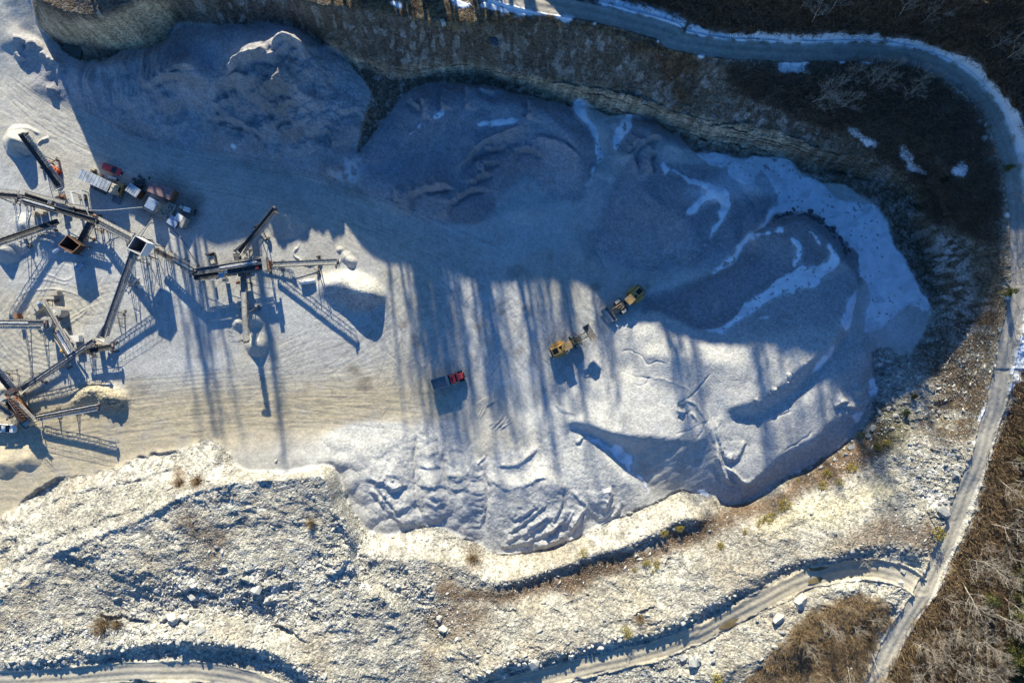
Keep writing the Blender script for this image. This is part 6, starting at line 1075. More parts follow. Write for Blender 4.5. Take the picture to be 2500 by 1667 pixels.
# ---- open hoppers
def hopper(label, name, cs, ztop, zlow, mt_, inner, shrink=.45, legs_=True, lip=.12):
    tp = [lk(*c, ztop) for c in cs]; c0 = sum(tp, Vector())/4; O = Vector((c0.x, c0.y, 0)); r = empty(name, O, 0, label, 'hopper'); tp = [p-O for p in tp]; cc = Vector((0,0,0))
    inn = [p+(Vector((0,0,p.z))-p)*lip*.5 for p in tp]; mid = [Vector((p.x, p.y, zlow)) for p in tp]; bot = [Vector((p.x*shrink, p.y*shrink, zlow-.2)) for p in inn]
    m = MB(); m.add(tp+mid, [(i, (i+1) % 4, 4+(i+1) % 4, 4+i) for i in range(4)]); m.add(tp+inn, [(i, 4+i, 4+(i+1) % 4, (i+1) % 4) for i in range(4)])
    b = m.build('bin', MT[mt_], r); m = MB(); m.add(inn+bot, [(i, 4+i, 4+(i+1) % 4, (i+1) % 4) for i in range(4)]+[(4,7,6,5)]); m.build('inner_lining', MT[inner], b)
    m = MB()
    for i in range(4): m.bar(tp[i]+Vector((0,0,.05)), tp[(i+1) % 4]+Vector((0,0,.05)), .14)
    m.build('rim', MT[mt_] if mt_ != 'rustd' else MT['rust'], r)
    if legs_:
        for p in tp: m = MB(); m.bar((p.x*.92, p.y*.92, zlow+.1), (p.x*1.02, p.y*1.02, -.2), .2); m.build('support_leg', MT['steel'], r)
    m = MB()
    for i in range(4):
        p, q = tp[i], tp[(i+1) % 4]; m.bar((p.x, p.y, .3), (q.x*.95, q.y*.95, zlow), .09)
    m.build('brace', MT['steel'], r); return r
hopper('white open topped surge bin with dark grey inside on tall legs', 'surge_bin', [('M4',1280,545),('M4',1565,710),('M4',1400,1005),('M4',1090,850)], 7.4, 4.2, 'white', 'grey', .5)
hopper('dark rusty open feed hopper with an orange brown rim', 'feed_hopper', [('M3',1550,1170),('M3',1845,1400),('M3',1640,1590),('M3',1350,1400)], 4.2, 1.8, 'rustd', 'rustd', .5)
def obj1(name, label, cat, m, mt_=None, loc=None, group=None, bevel=0):
    o = m.build(name, mt_, bevel=bevel); 
    if loc is not None: o.location = loc
    return tag(o, label, cat, group)
for (c, x, y, lab) in (('M8', 985, 355, 'upper left steel wing slab leaning on the rusty feed hopper'), ('M8', 1355, 640, 'lower right steel wing slab beside the rusty feed hopper')):
    m = MB(); m.box((0,0,.55), (2.1,.8,.9), Matrix.Rotation(math.radians(38), 4, 'Z')); m.box((0,0,1.03), (2.2,.25,.12), Matrix.Rotation(math.radians(38), 4, 'Z')); p = lk(c, x, y, 1.0); obj1('retaining_slab', lab, 'slab', m, MT['blue'], (p.x, p.y, 0), bevel=.03)
# ---- yard buildings
def rect(c, p0, p1, p2, ht):
    a, b, d_ = lk(c, *p0, ht), lk(c, *p1, ht), lk(c, *p2, ht); x = b-a; y = d_-b; L_ = x.length; w_ = y.length; ang = math.atan2(x.y, x.x); cen = a+x/2+y/2; return Vector((cen.x, cen.y, 0)), L_, w_, ang
def shed(name, label, cat, c, p0, p1, p2, ht, roofm, wallm, ribs=0, along=False, zb=0, group=None, door=True):
    cen, L_, w_, ang = rect(c, p0, p1, p2, ht); r = empty(name, cen, ang, label, cat, group)
    m = MB(); m.box((0,0,(zb+ht-.12)/2), (L_*.97, w_*.96, ht-.12-zb)); m.build('walls', MT[wallm], r)
    m = MB(); m.box((0,0,ht-.06), (L_, w_, .11))
    if ribs:
        for i in range(ribs):
            if along: m.box((0, -w_/2+w_*(i+.5)/ribs, ht+.02), (L_, w_/ribs*.45, .07))
            else: m.box((-L_/2+L_*(i+.5)/ribs, 0, ht+.02), (L_/ribs*.3, w_, .04))
    m.build('roof', MT[roofm], r)
    if door:
        m = MB(); m.box((L_*.2, -w_*.48-.03, ht*.42), (.95, .06, ht*.78)); m.build('door', MT['grey'], r)
    return r
t_ = shed('box_trailer', 'long semi trailer with a frosty white ribbed roof and cream front', 'trailer', 'M2', (135,300), (668,548), (590,722), 3.6, 'whit2', 'pale', 9, False, 1.1, door=False)
m = MB(); L_ = 4.0
for x in (-2.6, -1.4):
    for y in (-1.0, 1.0): w_ = MB(); w_.cyl((x, y, .5), .5, .4, (0,1,0), 16); o = w_.build('wheel', MT['tyre'], t_, True, .04); w_ = MB(); w_.cyl((x, y, .5), .25, .44, (0,1,0), 10); w_.build('rim', MT['rim'], o)
m.box((4.55,0,2.0), (.9,2.3,3.0)); m.box((4.55,.6,3.6), (.7,.8,.25)); m.box((4.6,-.5,3.6), (.5,.7,.2)); m.build('front_unit', MT['tan'], t_, bevel=.05)
m = MB(); m.box((0,0,.95), (7.4,1.6,.25)); m.bar((-3.4,-1.1,.9), (-3.4,1.1,.9), .2); m.build('chassis', MT['dark'], t_)
m = MB(); m.box((0,-1.9,.45), (3.6,.5,.6)); m.build('landing_gear_box', MT['dark'], t_)
shed('shipping_container', 'container with a pinkish red corrugated roof beside the tan platform', 'container', 'M2', (1395,530), (1795,690), (1720,872), 2.7, 'maroon', 'rust', 18)
shed('tarp_shed', 'small shed under a crumpled pale blue tarp next to the junk pile', 'shed', 'M2', (1010,555), (1205,690), (1112,828), 2.5, 'whit2', 'rustd', 5)
shed('tin_shed', 'small shed with a blue grey ribbed tin roof on the tan platform', 'shed', 'M2', (1350,815), (1508,902), (1420,1072), 3.1, 'blue', 'tan', 7, True)
cen, L_, w_, ang = rect('M2', (1425,750), (1885,985), (1660,1240), .5)
r = empty('platform', cen, ang, 'broad tan concrete platform littered with scrap in the equipment yard', 'platform'); m = MB(); m.box((0,0,.2), (L_*.98, w_*.95, .6)); m.build('slab', MT['tand'], r, bevel=.04)
m = MB(); rr = random.Random(4)
for i in range(34): m.box((rr.uniform(.0,L_*.46), rr.uniform(-w_*.42,w_*.42), .55+rr.uniform(0,.1)), (rr.uniform(.1,.6), rr.uniform(.05,.3), rr.uniform(.05,.3)), Matrix.Rotation(rr.uniform(0,3), 4, 'Z'))
m.build('scrap', MT['steel'], r)
shed('storage_box', 'cream square storage box at the right end of the tan platform', 'storage box', 'M2', (1865,1100), (1972,1165), (1905,1262), 1.8, 'white', 'tan', 0)
shed('storage_box', 'tan oblong box right of the cream square storage box', 'storage box', 'M2', (1962,1168), (2025,1198), (1935,1370), 1.9, 'pale', 'tan', 3)
shed('flat_deck', 'low blue grey deck left of the cream square storage box', 'deck', 'M2', (1735,1120), (1890,1230), (1830,1385), .9, 'blue', 'steel', 0, door=False)
shed('shipping_crate', 'long silver crate beside the red car', 'crate', 'M2', (620,430), (770,480), (755,515), 1.0, 'whit2', 'steel', 3, door=False)
shed('shipping_crate', 'small tan crate north of the white trailer', 'crate', 'M2', (300,290), (380,310), (370,345), .9, 'tand', 'tan', 2, door=False)
m = MB(); cen, L_, w_, ang = rect('M2', (290,340), (520,440), (508,468), .4)
for i in range(3): m.bar((-L_/2,i*.3-.3,.15+.02*i), (L_/2,i*.3-.28,.15+.02*i), .22)
o = obj1('steel_beams', 'dark steel beams lying along the north side of the white trailer', 'beams', m, MT['dark'], cen); o.rotation_euler.z = ang
m = MB(); rr = random.Random(8)
for i in range(46):
    k_ = rr.random(); p = (rr.gauss(0,.75), rr.gauss(0,.6), rr.uniform(.1,.7))
    if k_ < .4: m.cyl(p, rr.uniform(.25,.45), .25, (rr.uniform(-1,1), rr.uniform(-1,1), 1), 12)
    else: m.box(p, (rr.uniform(.2,1.0), rr.uniform(.1,.4), rr.uniform(.1,.4)), Matrix.Rotation(rr.uniform(0,3), 4, 'Z'))
p = lk('M2', 1190, 585, 0); obj1('junk_pile', 'heap of dark tyres and scrap between the tarp shed and red container', 'junk pile', m, MT['dark'], (p.x, p.y, 0))
r = empty('generator', (*lk('M2', 2030, 1040, 1.2).xy, 0), math.radians(-18), 'white generator with a round tank on a dark skid right of the red container', 'generator')
m = MB(); m.box((0,0,.35), (3.4,1.5,.3)); m.box((1.35,0,.8), (.6,1.3,.7)); m.build('skid', MT['dark'], r); m = MB(); m.box((.1,0,1.1), (1.5,1.1,1.2)); m.box((.1,0,1.72), (.5,.6,.08)); m.build('engine_housing', MT['white'], r, bevel=.05); m = MB(); m.cyl((-1.3,.1,1.0), .38, 1.0); m.build('tank', MT['pale'], r)
r = empty('generator', (*lk('M7', 400, 900, .8).xy, 0), math.radians(-75), 'small tan generator set standing alone north of the central plant', 'generator')
m = MB(); m.box((0,0,.2), (2.9,1.2,.2)); m.build('skid', MT['dark'], r); m = MB(); m.box((.2,.1,.8), (1.9,.9,1.1)); m.build('engine_housing', MT['tan'], r, bevel=.05); m = MB(); m.box((-1.25,.0,1.0), (.3,1.9,1.7)); m.build('radiator', MT['dark'], r)
r = empty('fuel_tank', (*lk('M7', 1765, 1220, .8).xy, 0), math.radians(8), 'long white tank lying on the ground by the truss shadow', 'tank'); m = MB(); m.cyl((0,0,.75), .55, 3.6, (1,0,0), 18); m.build('shell', MT['white'], r, True)
for x in (-1.1, 1.1): m = MB(); m.box((x,0,.15), (.25,1.2,.4)); m.build('cradle', MT['steel'], r)
r = empty('gate_frame', (*lk('M3', 1870, 380, 1.5).xy, 0), math.radians(12), 'open pale steel frame shed north of the upper plant', 'frame shed')
for x in (-1.1,1.1):
    for y in (-2.0,2.0): m = MB(); m.bar((x,y,0), (x,y,2.8), .14); m.build('post', MT['pale'], r)
m = MB(); m.box((-1.15,.4,2.8), (.45,3.6,.1)); m.bar((-1.1,-2,2.85), (1.1,-2,2.85), .12); m.bar((-1.1,2,2.85), (1.1,2,2.85), .12); m.bar((1.1,-2,2.85), (1.1,2,2.85), .1); m.bar((1.35,-3.0,2.85), (1.3,2,2.85), .1); m.build('roof_frame', MT['white'], r); m = MB(); m.box((0,1.0,.6), (1.4,1.2,1.2)); m.build('cabinet', MT['steel'], r)
r = empty('red_machine', (*lk('M1', 1490, 1060, 1.0).xy, 0), math.radians(-35), 'small orange red machine with a white box under the northwest stacker', 'machine')
m = MB(); m.box((.9,0,.9), (1.6,1.2,1.2)); m.box((.9,0,1.55), (.6,1.3,.1)); m.build('hood', MT['orange'], r, bevel=.12); m = MB(); m.box((-.3,0,1.3), (1.0,1.1,1.3)); m.build('tank_box', MT['white'], r, bevel=.05); m = MB(); m.box((.2,0,.4), (3.4,1.2,.3)); m.bar((-.5,.5,.5), (-2.0,.9,.4), .2); m.build('chassis', MT['red'], r)
for x in (-1.0, 1.2):
    for y in (-.75,.75): m = MB(); m.cyl((x,y,.4), .4, .3, (0,1,0), 14); m.build('wheel', MT['tyre'], r, True)
m = MB(); 
for x in (-.5,.5): m.bar((x,-2.2,.15), (x,2.2,.15), .1)
for y in (-1.8,-.6,.6,1.8): m.bar((-.5,y,.15), (.5,y,.15), .08)
o = obj1('ladder_frame', 'white ladder like frame lying beside the long grey belt', 'frame', m, MT['white'], (*lk('G2', 1010, 160, 0).xy, .05)); o.rotation_euler.z = math.radians(-38)
m = MB(); m.cyl((0,0,.4), .45, .8); m.cyl((0,0,.85), .38, .1); obj1('barrel', 'single white round drum near the ladder like frame', 'drum', m, MT['white'], (*lk('G2', 1068, 185, .8).xy, 0))
r = empty('floodlight', (*lk('M6', 700, 290, 0).xy, 0), 0, 'grey floodlight box on a short post above the dark blue belt', 'floodlight'); m = MB(); m.bar((0,0,0), (0,0,2.6), .12); m.build('post', MT['steel'], r); m = MB(); m.box((0,0,2.8), (.6,1.0,.5), Matrix.Rotation(.3, 4, 'Z')); m.build('lamp_head', MT['grey'], r, bevel=.05)
def cable(label, pts, rad, mt_, name='cable', zz=.05):
    q = smooth_poly([p for p in pts], n=6); m = MB(); m.tube([(*W(p[0], p[1], p[2]).xy, p[2]+zz) for p in q], rad, 5); return obj1(name, label, 'cable', m, MT[mt_])
cable('pale overhead cable sagging between the upper plant and the platform', P('M2', (270,1045,3.2),(420,1058,2.6),(600,1055,2.3),(800,1040,2.2),(1000,1020,2.4),(1240,1000,3.0)), .06, 'cablew')
cable('black cable running from the platform down to the surge bin', P('M2', (1395,1140,.6),(1340,1250,.2),(1260,1380,.2),(1150,1510,.3)), .05, 'cable')
cable('thin black cable on the ground leading to the central plant', P('G3', (0,170,.1),(60,270,.1),(130,350,.1),(190,450,.1),(250,520,.2)), .045, 'cable')
# ================================================================== VEHICLES
def wheel(parent, c, r_, w_, n=20, lugs=0, tyre='tyre', rim='rim'):
    m = MB(); c = Vector(c); m.cyl(c, r_*.93, w_, (0,1,0), n); m.cyl(c, r_, w_*.72, (0,1,0), n)
    if lugs:
        for i in range(lugs):
            a = 2*math.pi*i/lugs; p = c+Vector((math.cos(a)*r_, 0, math.sin(a)*r_))
            for sy in (-1, 1): m.bar(p+Vector((0, sy*w_*.03, 0)), p+Vector((math.sin(a)*-.12, sy*w_*.48, math.cos(a)*.12)), .09, .09)
    t = m.build('wheel', MT[tyre], parent, False, .03); m = MB(); m.cyl(c, r_*.5, w_*1.02, (0,1,0), 16); m.cyl(c, r_*.2, w_*1.12, (0,1,0), 10); m.build('rim', MT[rim], t)
def loader(label, c, px, py, heading, art, lift, tip, chains=False):
    p = lk(c, px, py, 1.5); rt = empty('wheel_loader', (p.x, p.y, 0), math.radians(heading), label, 'wheel loader', 'wheel loaders working on the pit floor')
    Y_ = MT['yellow']; R_ = Matrix.Rotation(math.radians(-art), 4, 'Z'); Fr = Matrix.Rotation(0, 4, 'Z')
    def T(m, M4):
        m.v = [tuple(M4 @ Vector(q)) for q in m.v]; return m
    rear = R_
    m = MB(); m.box((-2.6,0,1.25), (4.6,1.1,.7)); m.box((-4.75,0,1.35), (.7,2.5,1.1)); m.box((-.5,0,1.2), (.9,.7,.9)); T(m, rear).build('rear_frame', MT['dark'], rt, bevel=.05)
    m = MB(); m.prism([(-5.0,-.95),(-4.7,-1.12),(-1.75,-1.0),(-1.75,1.0),(-4.7,1.12),(-5.0,.95)], 1.55, 2.7, top=[(-4.8,-.8),(-4.6,-.92),(-1.75,-.9),(-1.75,.9),(-4.6,.92),(-4.8,.8)]); hood = T(m, rear).build('engine_hood', Y_, rt, bevel=.06)
    m = MB(); m.box((-3.95,0,2.72), (1.35,1.15,.06)); m.box((-4.98,0,2.1), (.12,1.4,.9)); m.box((-2.65,.3,2.72), (.55,.6,.05)); T(m, rear).build('grille', MT['black'], hood)
    m = MB(); m.cyl((-2.3,-.55,3.0), .09, .8); m.cyl((-2.3,.6,2.85), .16, .4); T(m, rear).build('exhaust', MT['dark'], hood)
    m = MB()
    for sy in (-1, 1): m.prism([(-4.2,sy*1.15),(-4.2,sy*1.85),(-1.9,sy*1.85),(-1.9,sy*1.15)][::sy], 2.02, 2.12); m.box((-1.9,sy*1.5,1.75), (.1,.7,.7)); m.box((-4.2,sy*1.5,1.8), (.1,.7,.55)); m.box((-1.55,sy*1.15,1.35), (.8,.5,.1)); m.box((-1.55,sy*1.2,.8), (.6,.4,.1))
    T(m, rear).build('fender', Y_, rt)
    m = MB()
    for sy in (-1, 1):
        for x0, x1 in ((-4.6,-4.6), (-2.0,-2.0)): m.bar((x0,sy*1.05,2.75), (x1,sy*1.05,3.35), .04)
        m.bar((-4.6,sy*1.05,3.35), (-2.0,sy*1.05,3.35), .045)
    T(m, rear).build('handrail', MT['yelld'], rt)
    m = MB(); m.prism([(-1.75,-.82),(-.25,-.72),(-.25,.72),(-1.75,.82)], 1.6, 3.4, top=[(-1.65,-.75),(-.35,-.66),(-.35,.66),(-1.65,.75)]); cab = T(m, rear).build('cab', MT['glass'], rt)
    m = MB()
    for x, y in ((-1.72,-.8),(-.3,-.72),(-.3,.72),(-1.72,.8)): m.bar((x,y,1.6), (x*.97,y*.95,3.45), .1)
    T(m, rear).build('cab_pillars', Y_, cab)
    m = MB(); m.box((-1.0,0,3.5), (1.95,1.85,.16)); m.box((-1.0,0,3.42), (2.1,1.6,.05))
    for i in range(5): m.box((-1.65+i*.33,0,3.6), (.09,1.5,.06))
    T(m, rear).build('cab_roof', MT['yelld'], cab, bevel=.04)
    m = MB(); m.cyl((-1.5,.6,3.75), .09, .2, n=10); T(m, rear).build('beacon', MT['amber'], cab)
    for sy in (-1, 1): wm = empty('axle', (0,0,0)); bpy.data.objects.remove(wm)
    def wh(x, y, M4, tn):
        m = MB(); cc = Vector((x,y,.93)); m.cyl(cc, .87, .72, (0,1,0), 22); m.cyl(cc, .95, .5, (0,1,0), 22)
        for i in range(26):
            a = 2*math.pi*i/26; q = cc+Vector((math.cos(a)*.95,0,math.sin(a)*.95))
            for sy in (-1, 1): m.bar(q+Vector((0,sy*.03,0)), q+Vector((-math.sin(a)*.12*sy,sy*.36,math.cos(a)*.12*sy)), .08, .09)
        if tn:
            for i in range(20):
                a = 2*math.pi*i/20; q = cc+Vector((math.cos(a)*1.02,0,math.sin(a)*1.02)); m.bar(q+Vector((0,-.42,0)), q+Vector((0,.42,0)), .07, .07)
        o = T(m, M4).build('tyre', MT['tyre'], rt); o.name = 'wheel'; m = MB(); m.cyl(cc, .5, .76, (0,1,0), 18); m.cyl(cc, .2, .84, (0,1,0), 12); T(m, M4).build('rim', MT['yelld'], o)
    for sy in (-1, 1): wh(-3.0, sy*1.32, rear, False); wh(1.35, sy*1.32, Fr, chains)
    m = MB(); m.box((1.2,0,1.3), (2.2,.9,1.0)); m.box((1.35,0,.95), (.5,2.2,.45)); m.prism([(.4,-.55),(1.9,-.45),(1.9,.45),(.4,.55)], 1.7, 2.3, top=[(.6,-.5),(1.4,-.42),(1.4,.42),(.6,.5)])
    m.build('front_frame', MT['yelld'] if not chains else MT['dark'], rt, bevel=.04)
    m = MB()
    for sy in (-1, 1): m.prism([(.75,sy*1.0),(.75,sy*1.65),(2.0,sy*1.65),(2.0,sy*1.0)][::sy], 1.98, 2.06)
    m.build('front_fender', MT['rim'], rt)
    zb = lift; xb = 3.9 if lift < 2 else 4.1; m = MB()
    for sy in (-.52, .52):
        kn = Vector((2.5, sy, (2.1+zb)/2+.45)); m.bar((.9,sy,2.15), kn, .26, .42); m.bar(kn, (xb+.1,sy,zb), .26, .38)
    m.bar((2.5,-.5,(2.1+zb)/2+.4), (2.5,.5,(2.1+zb)/2+.4), .22); m.build('lift_arm', MT['yelld'], rt, bevel=.02)
    m = MB(); kz = (2.1+zb)/2+1.0; m.bar((.9,0,2.2), (2.3,0,kz), .2); m.bar((2.3,0,kz), (2.6,0,kz-.9), .16, .3); m.bar((2.3,0,kz+.05), (xb+.1,0,zb+.75), .12, .18)
    for sy in (-.3,.3): m.bar((.8,sy,1.5), (2.5,sy,(2.1+zb)/2+.25), .13)
    m.build('hydraulic_cylinder', MT['steel'], rt)
    # bucket: curved shell with side plates, cutting edge and teeth
    th = math.radians(tip); pr = [(0,.75),(.05,.25),(.22,-.12),(.6,-.36),(1.75,-.42)]; BW = 1.85
    def bp(x, z): return (xb+.05+x*math.cos(th)-z*math.sin(th), zb+.15+x*math.sin(th)+z*math.cos(th))
    out_ = [bp(*q) for q in pr]; inn = [bp(x+.08*(i < 4), z+.08) for i, (x, z) in enumerate(pr)]; m = MB(); k_ = len(pr)
    vs = [Vector((x,-BW,z)) for x, z in out_]+[Vector((x,BW,z)) for x, z in out_]+[Vector((x,-BW,z)) for x, z in inn]+[Vector((x,BW,z)) for x, z in inn]
    m.add(vs, [(i,i+1,k_+i+1,k_+i) for i in range(k_-1)]+[(2*k_+i,3*k_+i,3*k_+i+1,2*k_+i+1) for i in range(k_-1)]+[(0,k_,3*k_,2*k_),(k_-1,3*k_-1,4*k_-1,2*k_-1)])
    lipx = bp(1.05, .62)
    for sy in (-1, 1):
        a_ = [Vector((x,sy*BW,z)) for x, z in out_]+[Vector((lipx[0],sy*BW,lipx[1]))]; b_ = [q+Vector((0,-sy*.07,0)) for q in a_]; n_ = len(a_)
        m.add(a_+b_, [tuple(range(n_))[::sy], tuple(range(n_, 2*n_))[::-sy]]+[(i, (i+1) % n_, n_+(i+1) % n_, n_+i) for i in range(n_)])
    bk = m.build('bucket', MT['steel'] if not chains else MT['grey'], rt)
    m = MB(); x0, z0 = bp(1.72,-.39); x1, z1 = bp(2.05,-.42)
    for i in range(8): y = -BW+.15+i*(2*BW-.3)/7; m.bar((x0,y,z0), (x1,y,z1), .12, .1)
    e0 = bp(1.7,-.37); m.bar((e0[0],-BW,e0[1]+.03), (e0[0],BW,e0[1]+.03), .18, .05); m.build('bucket_teeth', MT['pale'], bk)
    m = MB(); g0, g1 = bp(.25,.02), bp(1.5,-.25); rr = random.Random(2); n_ = 14; vs = []
    if chains:
        for i in range(n_+1):
            y = -BW+.1+i*(2*BW-.2)/n_; zz = rr.uniform(.0,.14); vs += [(g0[0],y,g0[1]), ((g0[0]+g1[0])/2,y,max(g0[1],g1[1])+.25+zz), (g1[0],y,g1[1])]
        m.add(vs, [(i*3+j,(i+1)*3+j,(i+1)*3+j+1,i*3+j+1) for i in range(n_) for j in range(2)]); m.build('gravel_load', MT['gravel'], bk)
    return rt
loader('sunlit yellow wheel loader with its empty bucket raised toward the upper right', 'G4', 1432, 728, 33, 8, 3.7, 8)
loader('shaded yellow wheel loader with chained front tyres and lowered full bucket', 'G4', 1975, 322, 216, -5, .55, 6, True)
def dump_truck(label, c, px, py, heading):
    p = lk(c, px, py, 1.6); rt = empty('dump_truck', (p.x, p.y, 0), math.radians(heading), label, 'dump truck')
    m = MB(); m.box((0,0,.85), (7.4,.9,.35)); m.box((3.72,0,.65), (.3,2.3,.4)); m.build('chassis', MT['dark'], rt)
    x0, x1, hw, z0, z1 = -3.85, -.35, 1.22, 1.2, 2.55; m = MB()
    m.box(((x0+x1)/2,0,z0), (x1-x0,2*hw,.1)); m.box(((x0+x1)/2,hw,(z0+z1)/2), (x1-x0,.1,z1-z0)); m.box(((x0+x1)/2,-hw,(z0+z1)/2), (x1-x0,.1,z1-z0)); m.box((x0,0,(z0+z1)/2-.1), (.1,2*hw,z1-z0-.2)); m.box((x1,0,(z0+z1)/2+.1), (.1,2*hw,z1-z0+.25)); m.box((x1+.28,0,z1+.22), (.6,2*hw,.06))
    for i in range(6):
        for sy in (-1, 1): m.box((x0+.3+i*.6,sy*(hw+.07),(z0+z1)/2), (.1,.08,z1-z0))
    bd = m.build('dump_bed', MT['bedm'], rt); m = MB(); m.box(((x0+x1)/2,hw,z1+.04), (x1-x0+.1,.14,.08)); m.box(((x0+x1)/2,-hw,z1+.04), (x1-x0+.1,.14,.08)); m.build('top_rail', MT['chrome'], bd)
    m = MB(); m.prism([(.45,-1.12),(2.0,-1.12),(2.0,1.12),(.45,1.12)], 1.0, 2.75, top=[(.5,-1.0),(1.65,-1.0),(1.65,1.0),(.5,1.0)]); cb = m.build('cab', MT['redt'], rt, bevel=.1)
    m = MB(); m.add([(2.03,-.95,2.0),(2.03,.95,2.0),(1.70,.88,2.68),(1.70,-.88,2.68)], [(0,1,2,3)]); m.box((1.25,1.09,2.25), (.8,.06,.5)); m.box((1.25,-1.09,2.25), (.8,.06,.5)); m.build('windscreen', MT['glass'], cb)
    m = MB(); m.prism([(2.0,-.92),(3.5,-.72),(3.75,-.5),(3.75,.5),(3.5,.72),(2.0,.92)], 1.0, 1.95, top=[(2.0,-.8),(3.3,-.62),(3.5,-.45),(3.5,.45),(3.3,.62),(2.0,.8)]); m.build('hood', MT['redt'], rt, bevel=.08)
    m = MB(); m.box((3.76,0,1.35), (.08,1.0,.7)); m.build('grille', MT['black'], rt)
    for sy in (-1, 1):
        m = MB(); m.box((3.72,sy*.85,1.15), (.16,.3,.22)); m.build('headlight', MT['white'], rt)
        m = MB(); m.bar((2.0,sy*1.1,2.0), (2.1,sy*1.42,2.1), .05); m.box((2.1,sy*1.45,2.0), (.1,.22,.5)); m.build('mirror', MT['black'], rt)
        m = MB(); m.prism([(2.35,sy*.75),(3.6,sy*.7),(3.6,sy*1.2),(2.35,sy*1.2)][::sy], 1.12, 1.25); m.build('fender', MT['black'], rt)
        wheel(rt, (2.95,sy*1.02,.52), .52, .3)
        for x in (-1.6,-2.75): wheel(rt, (x,sy*.98,.52), .52, .56)
    m = MB(); m.box((.05,0,1.6), (.55,2.2,1.3)); m.cyl((.2,1.0,2.5), .09, 1.4, n=10); m.cyl((.2,-1.0,2.5), .09, 1.4, n=10); m.build('exhaust_stack', MT['black'], rt)
    m = MB(); m.box((1.0,0,2.8), (.35,.9,.1)); m.build('roof_light_bar', MT['black'], cb)
dump_truck('red dump truck with a long grey empty bed parked in the dappled light', 'G4', 222, 1085, 17)
def car(label, c, px, py, heading, mt_, name='parked_car', pick=False):
    p = lk(c, px, py, 1.0); rt = empty(name, (p.x, p.y, 0), math.radians(heading), label, 'pickup truck' if pick else 'car')
    L_ = 2.7 if pick else 2.45; w_ = 1.0 if pick else .92; hb = 1.05 if pick else .82
    o1 = [(-L_,-.72*w_),(-L_+.25,-.95*w_),(L_-.55,-w_*.97),(L_-.1,-.7*w_),(L_,-.3*w_),(L_,.3*w_),(L_-.1,.7*w_),(L_-.55,w_*.97),(-L_+.25,.95*w_),(-L_,.72*w_)]; m = MB(); m.prism(o1, .32, hb, top=[(x*.97,y*.93) for x, y in o1]); body = m.build('body', MT[mt_], rt, bevel=.09)
    gx0, gx1 = (-.35,1.35) if pick else (-1.75,1.15); m = MB(); m.prism([(gx0,-.84*w_),(gx1,-.84*w_),(gx1,.84*w_),(gx0,.84*w_)], hb-.02, hb+.55, top=[(gx0+.5*(not pick),-.68*w_),(gx1-.62,-.68*w_),(gx1-.62,.68*w_),(gx0+.5*(not pick),.68*w_)]); m.build('windows', MT['glass'], rt, bevel=.04)
    m = MB(); m.box(((gx0+gx1-.55)/2,0,hb+.58), (gx1-gx0-1.05 if not pick else 1.05,1.3*w_,.06)); m.build('roof', MT[mt_], rt, bevel=.03)
    if pick:
        m = MB(); m.box((-1.5,0,hb+.01), (1.9,1.5,.04)); m.build('cargo_bed', MT['black'], rt)
        m = MB()
        for sy in (-1,1): m.box((-1.5,sy*.86,hb+.12), (2.1,.1,.3))
        m.box((-2.55,0,hb+.12), (.1,1.7,.3)); m.build('bed_side', MT[mt_], rt)
    for sy in (-1, 1):
        m = MB(); m.box((L_-.12,sy*.62*w_,.66), (.2,.3,.14)); m.build('headlight', MT['white'], rt); m = MB(); m.box((-L_+.05,sy*.65*w_,.72), (.12,.28,.14)); m.build('taillight', MT['amber'], rt); m = MB(); m.box((gx1-.25,sy*w_*1.04,hb+.1), (.18,.2,.14)); m.build('mirror', MT[mt_], rt)
        for x in (-L_*.6, L_*.62): wheel(rt, (x,sy*.82*w_,.33), .33, .24, 16)
car('dark red car parked beside the white roofed trailer', 'M2', 672, 312, -22, 'red')
car('white pickup truck with a dark windscreen at the left edge beside the rusty crusher', 'M6', 70, 1250, -4, 'white', 'pickup_truck', True)
r = empty('skid_steer', (*lk('M2', 820, 670, 1.0).xy, 0), math.radians(-112), 'small yellow brown skid steer loader between the trailer and the tarp shed', 'skid steer')
m = MB(); m.box((-.2,0,.85), (2.3,1.3,.9)); m.build('body', MT['yelld'], r, bevel=.08); m = MB(); m.prism([(-.5,-.5),(.8,-.5),(.8,.5),(-.5,.5)], 1.3, 2.0, top=[(-.4,-.45),(.6,-.45),(.6,.45),(-.4,.45)]); m.build('cab', MT['glass'], r)
m = MB(); m.box((.1,0,2.05), (1.2,1.05,.08)); m.build('cab_roof', MT['rust'], r)
for sy in (-1, 1):
    m = MB(); m.bar((-1.2,sy*.75,1.6), (.9,sy*.75,1.5), .14, .2); m.bar((.9,sy*.75,1.5), (1.7,sy*.75,.4), .14, .2); m.build('lift_arm', MT['yelld'], r)
    for x in (-.8,.75): wheel(r, (x,sy*.8,.42), .42, .32, 14)
m = MB(); m.box((2.5,0,.25), (1.9,1.9,.12)); m.box((1.6,0,.5), (.1,1.9,.6)); m.box((2.4,.95,.35), (1.6,.06,.4)); m.box((2.4,-.95,.35), (1.6,.06,.4)); m.build('bucket', MT['grey'], r)
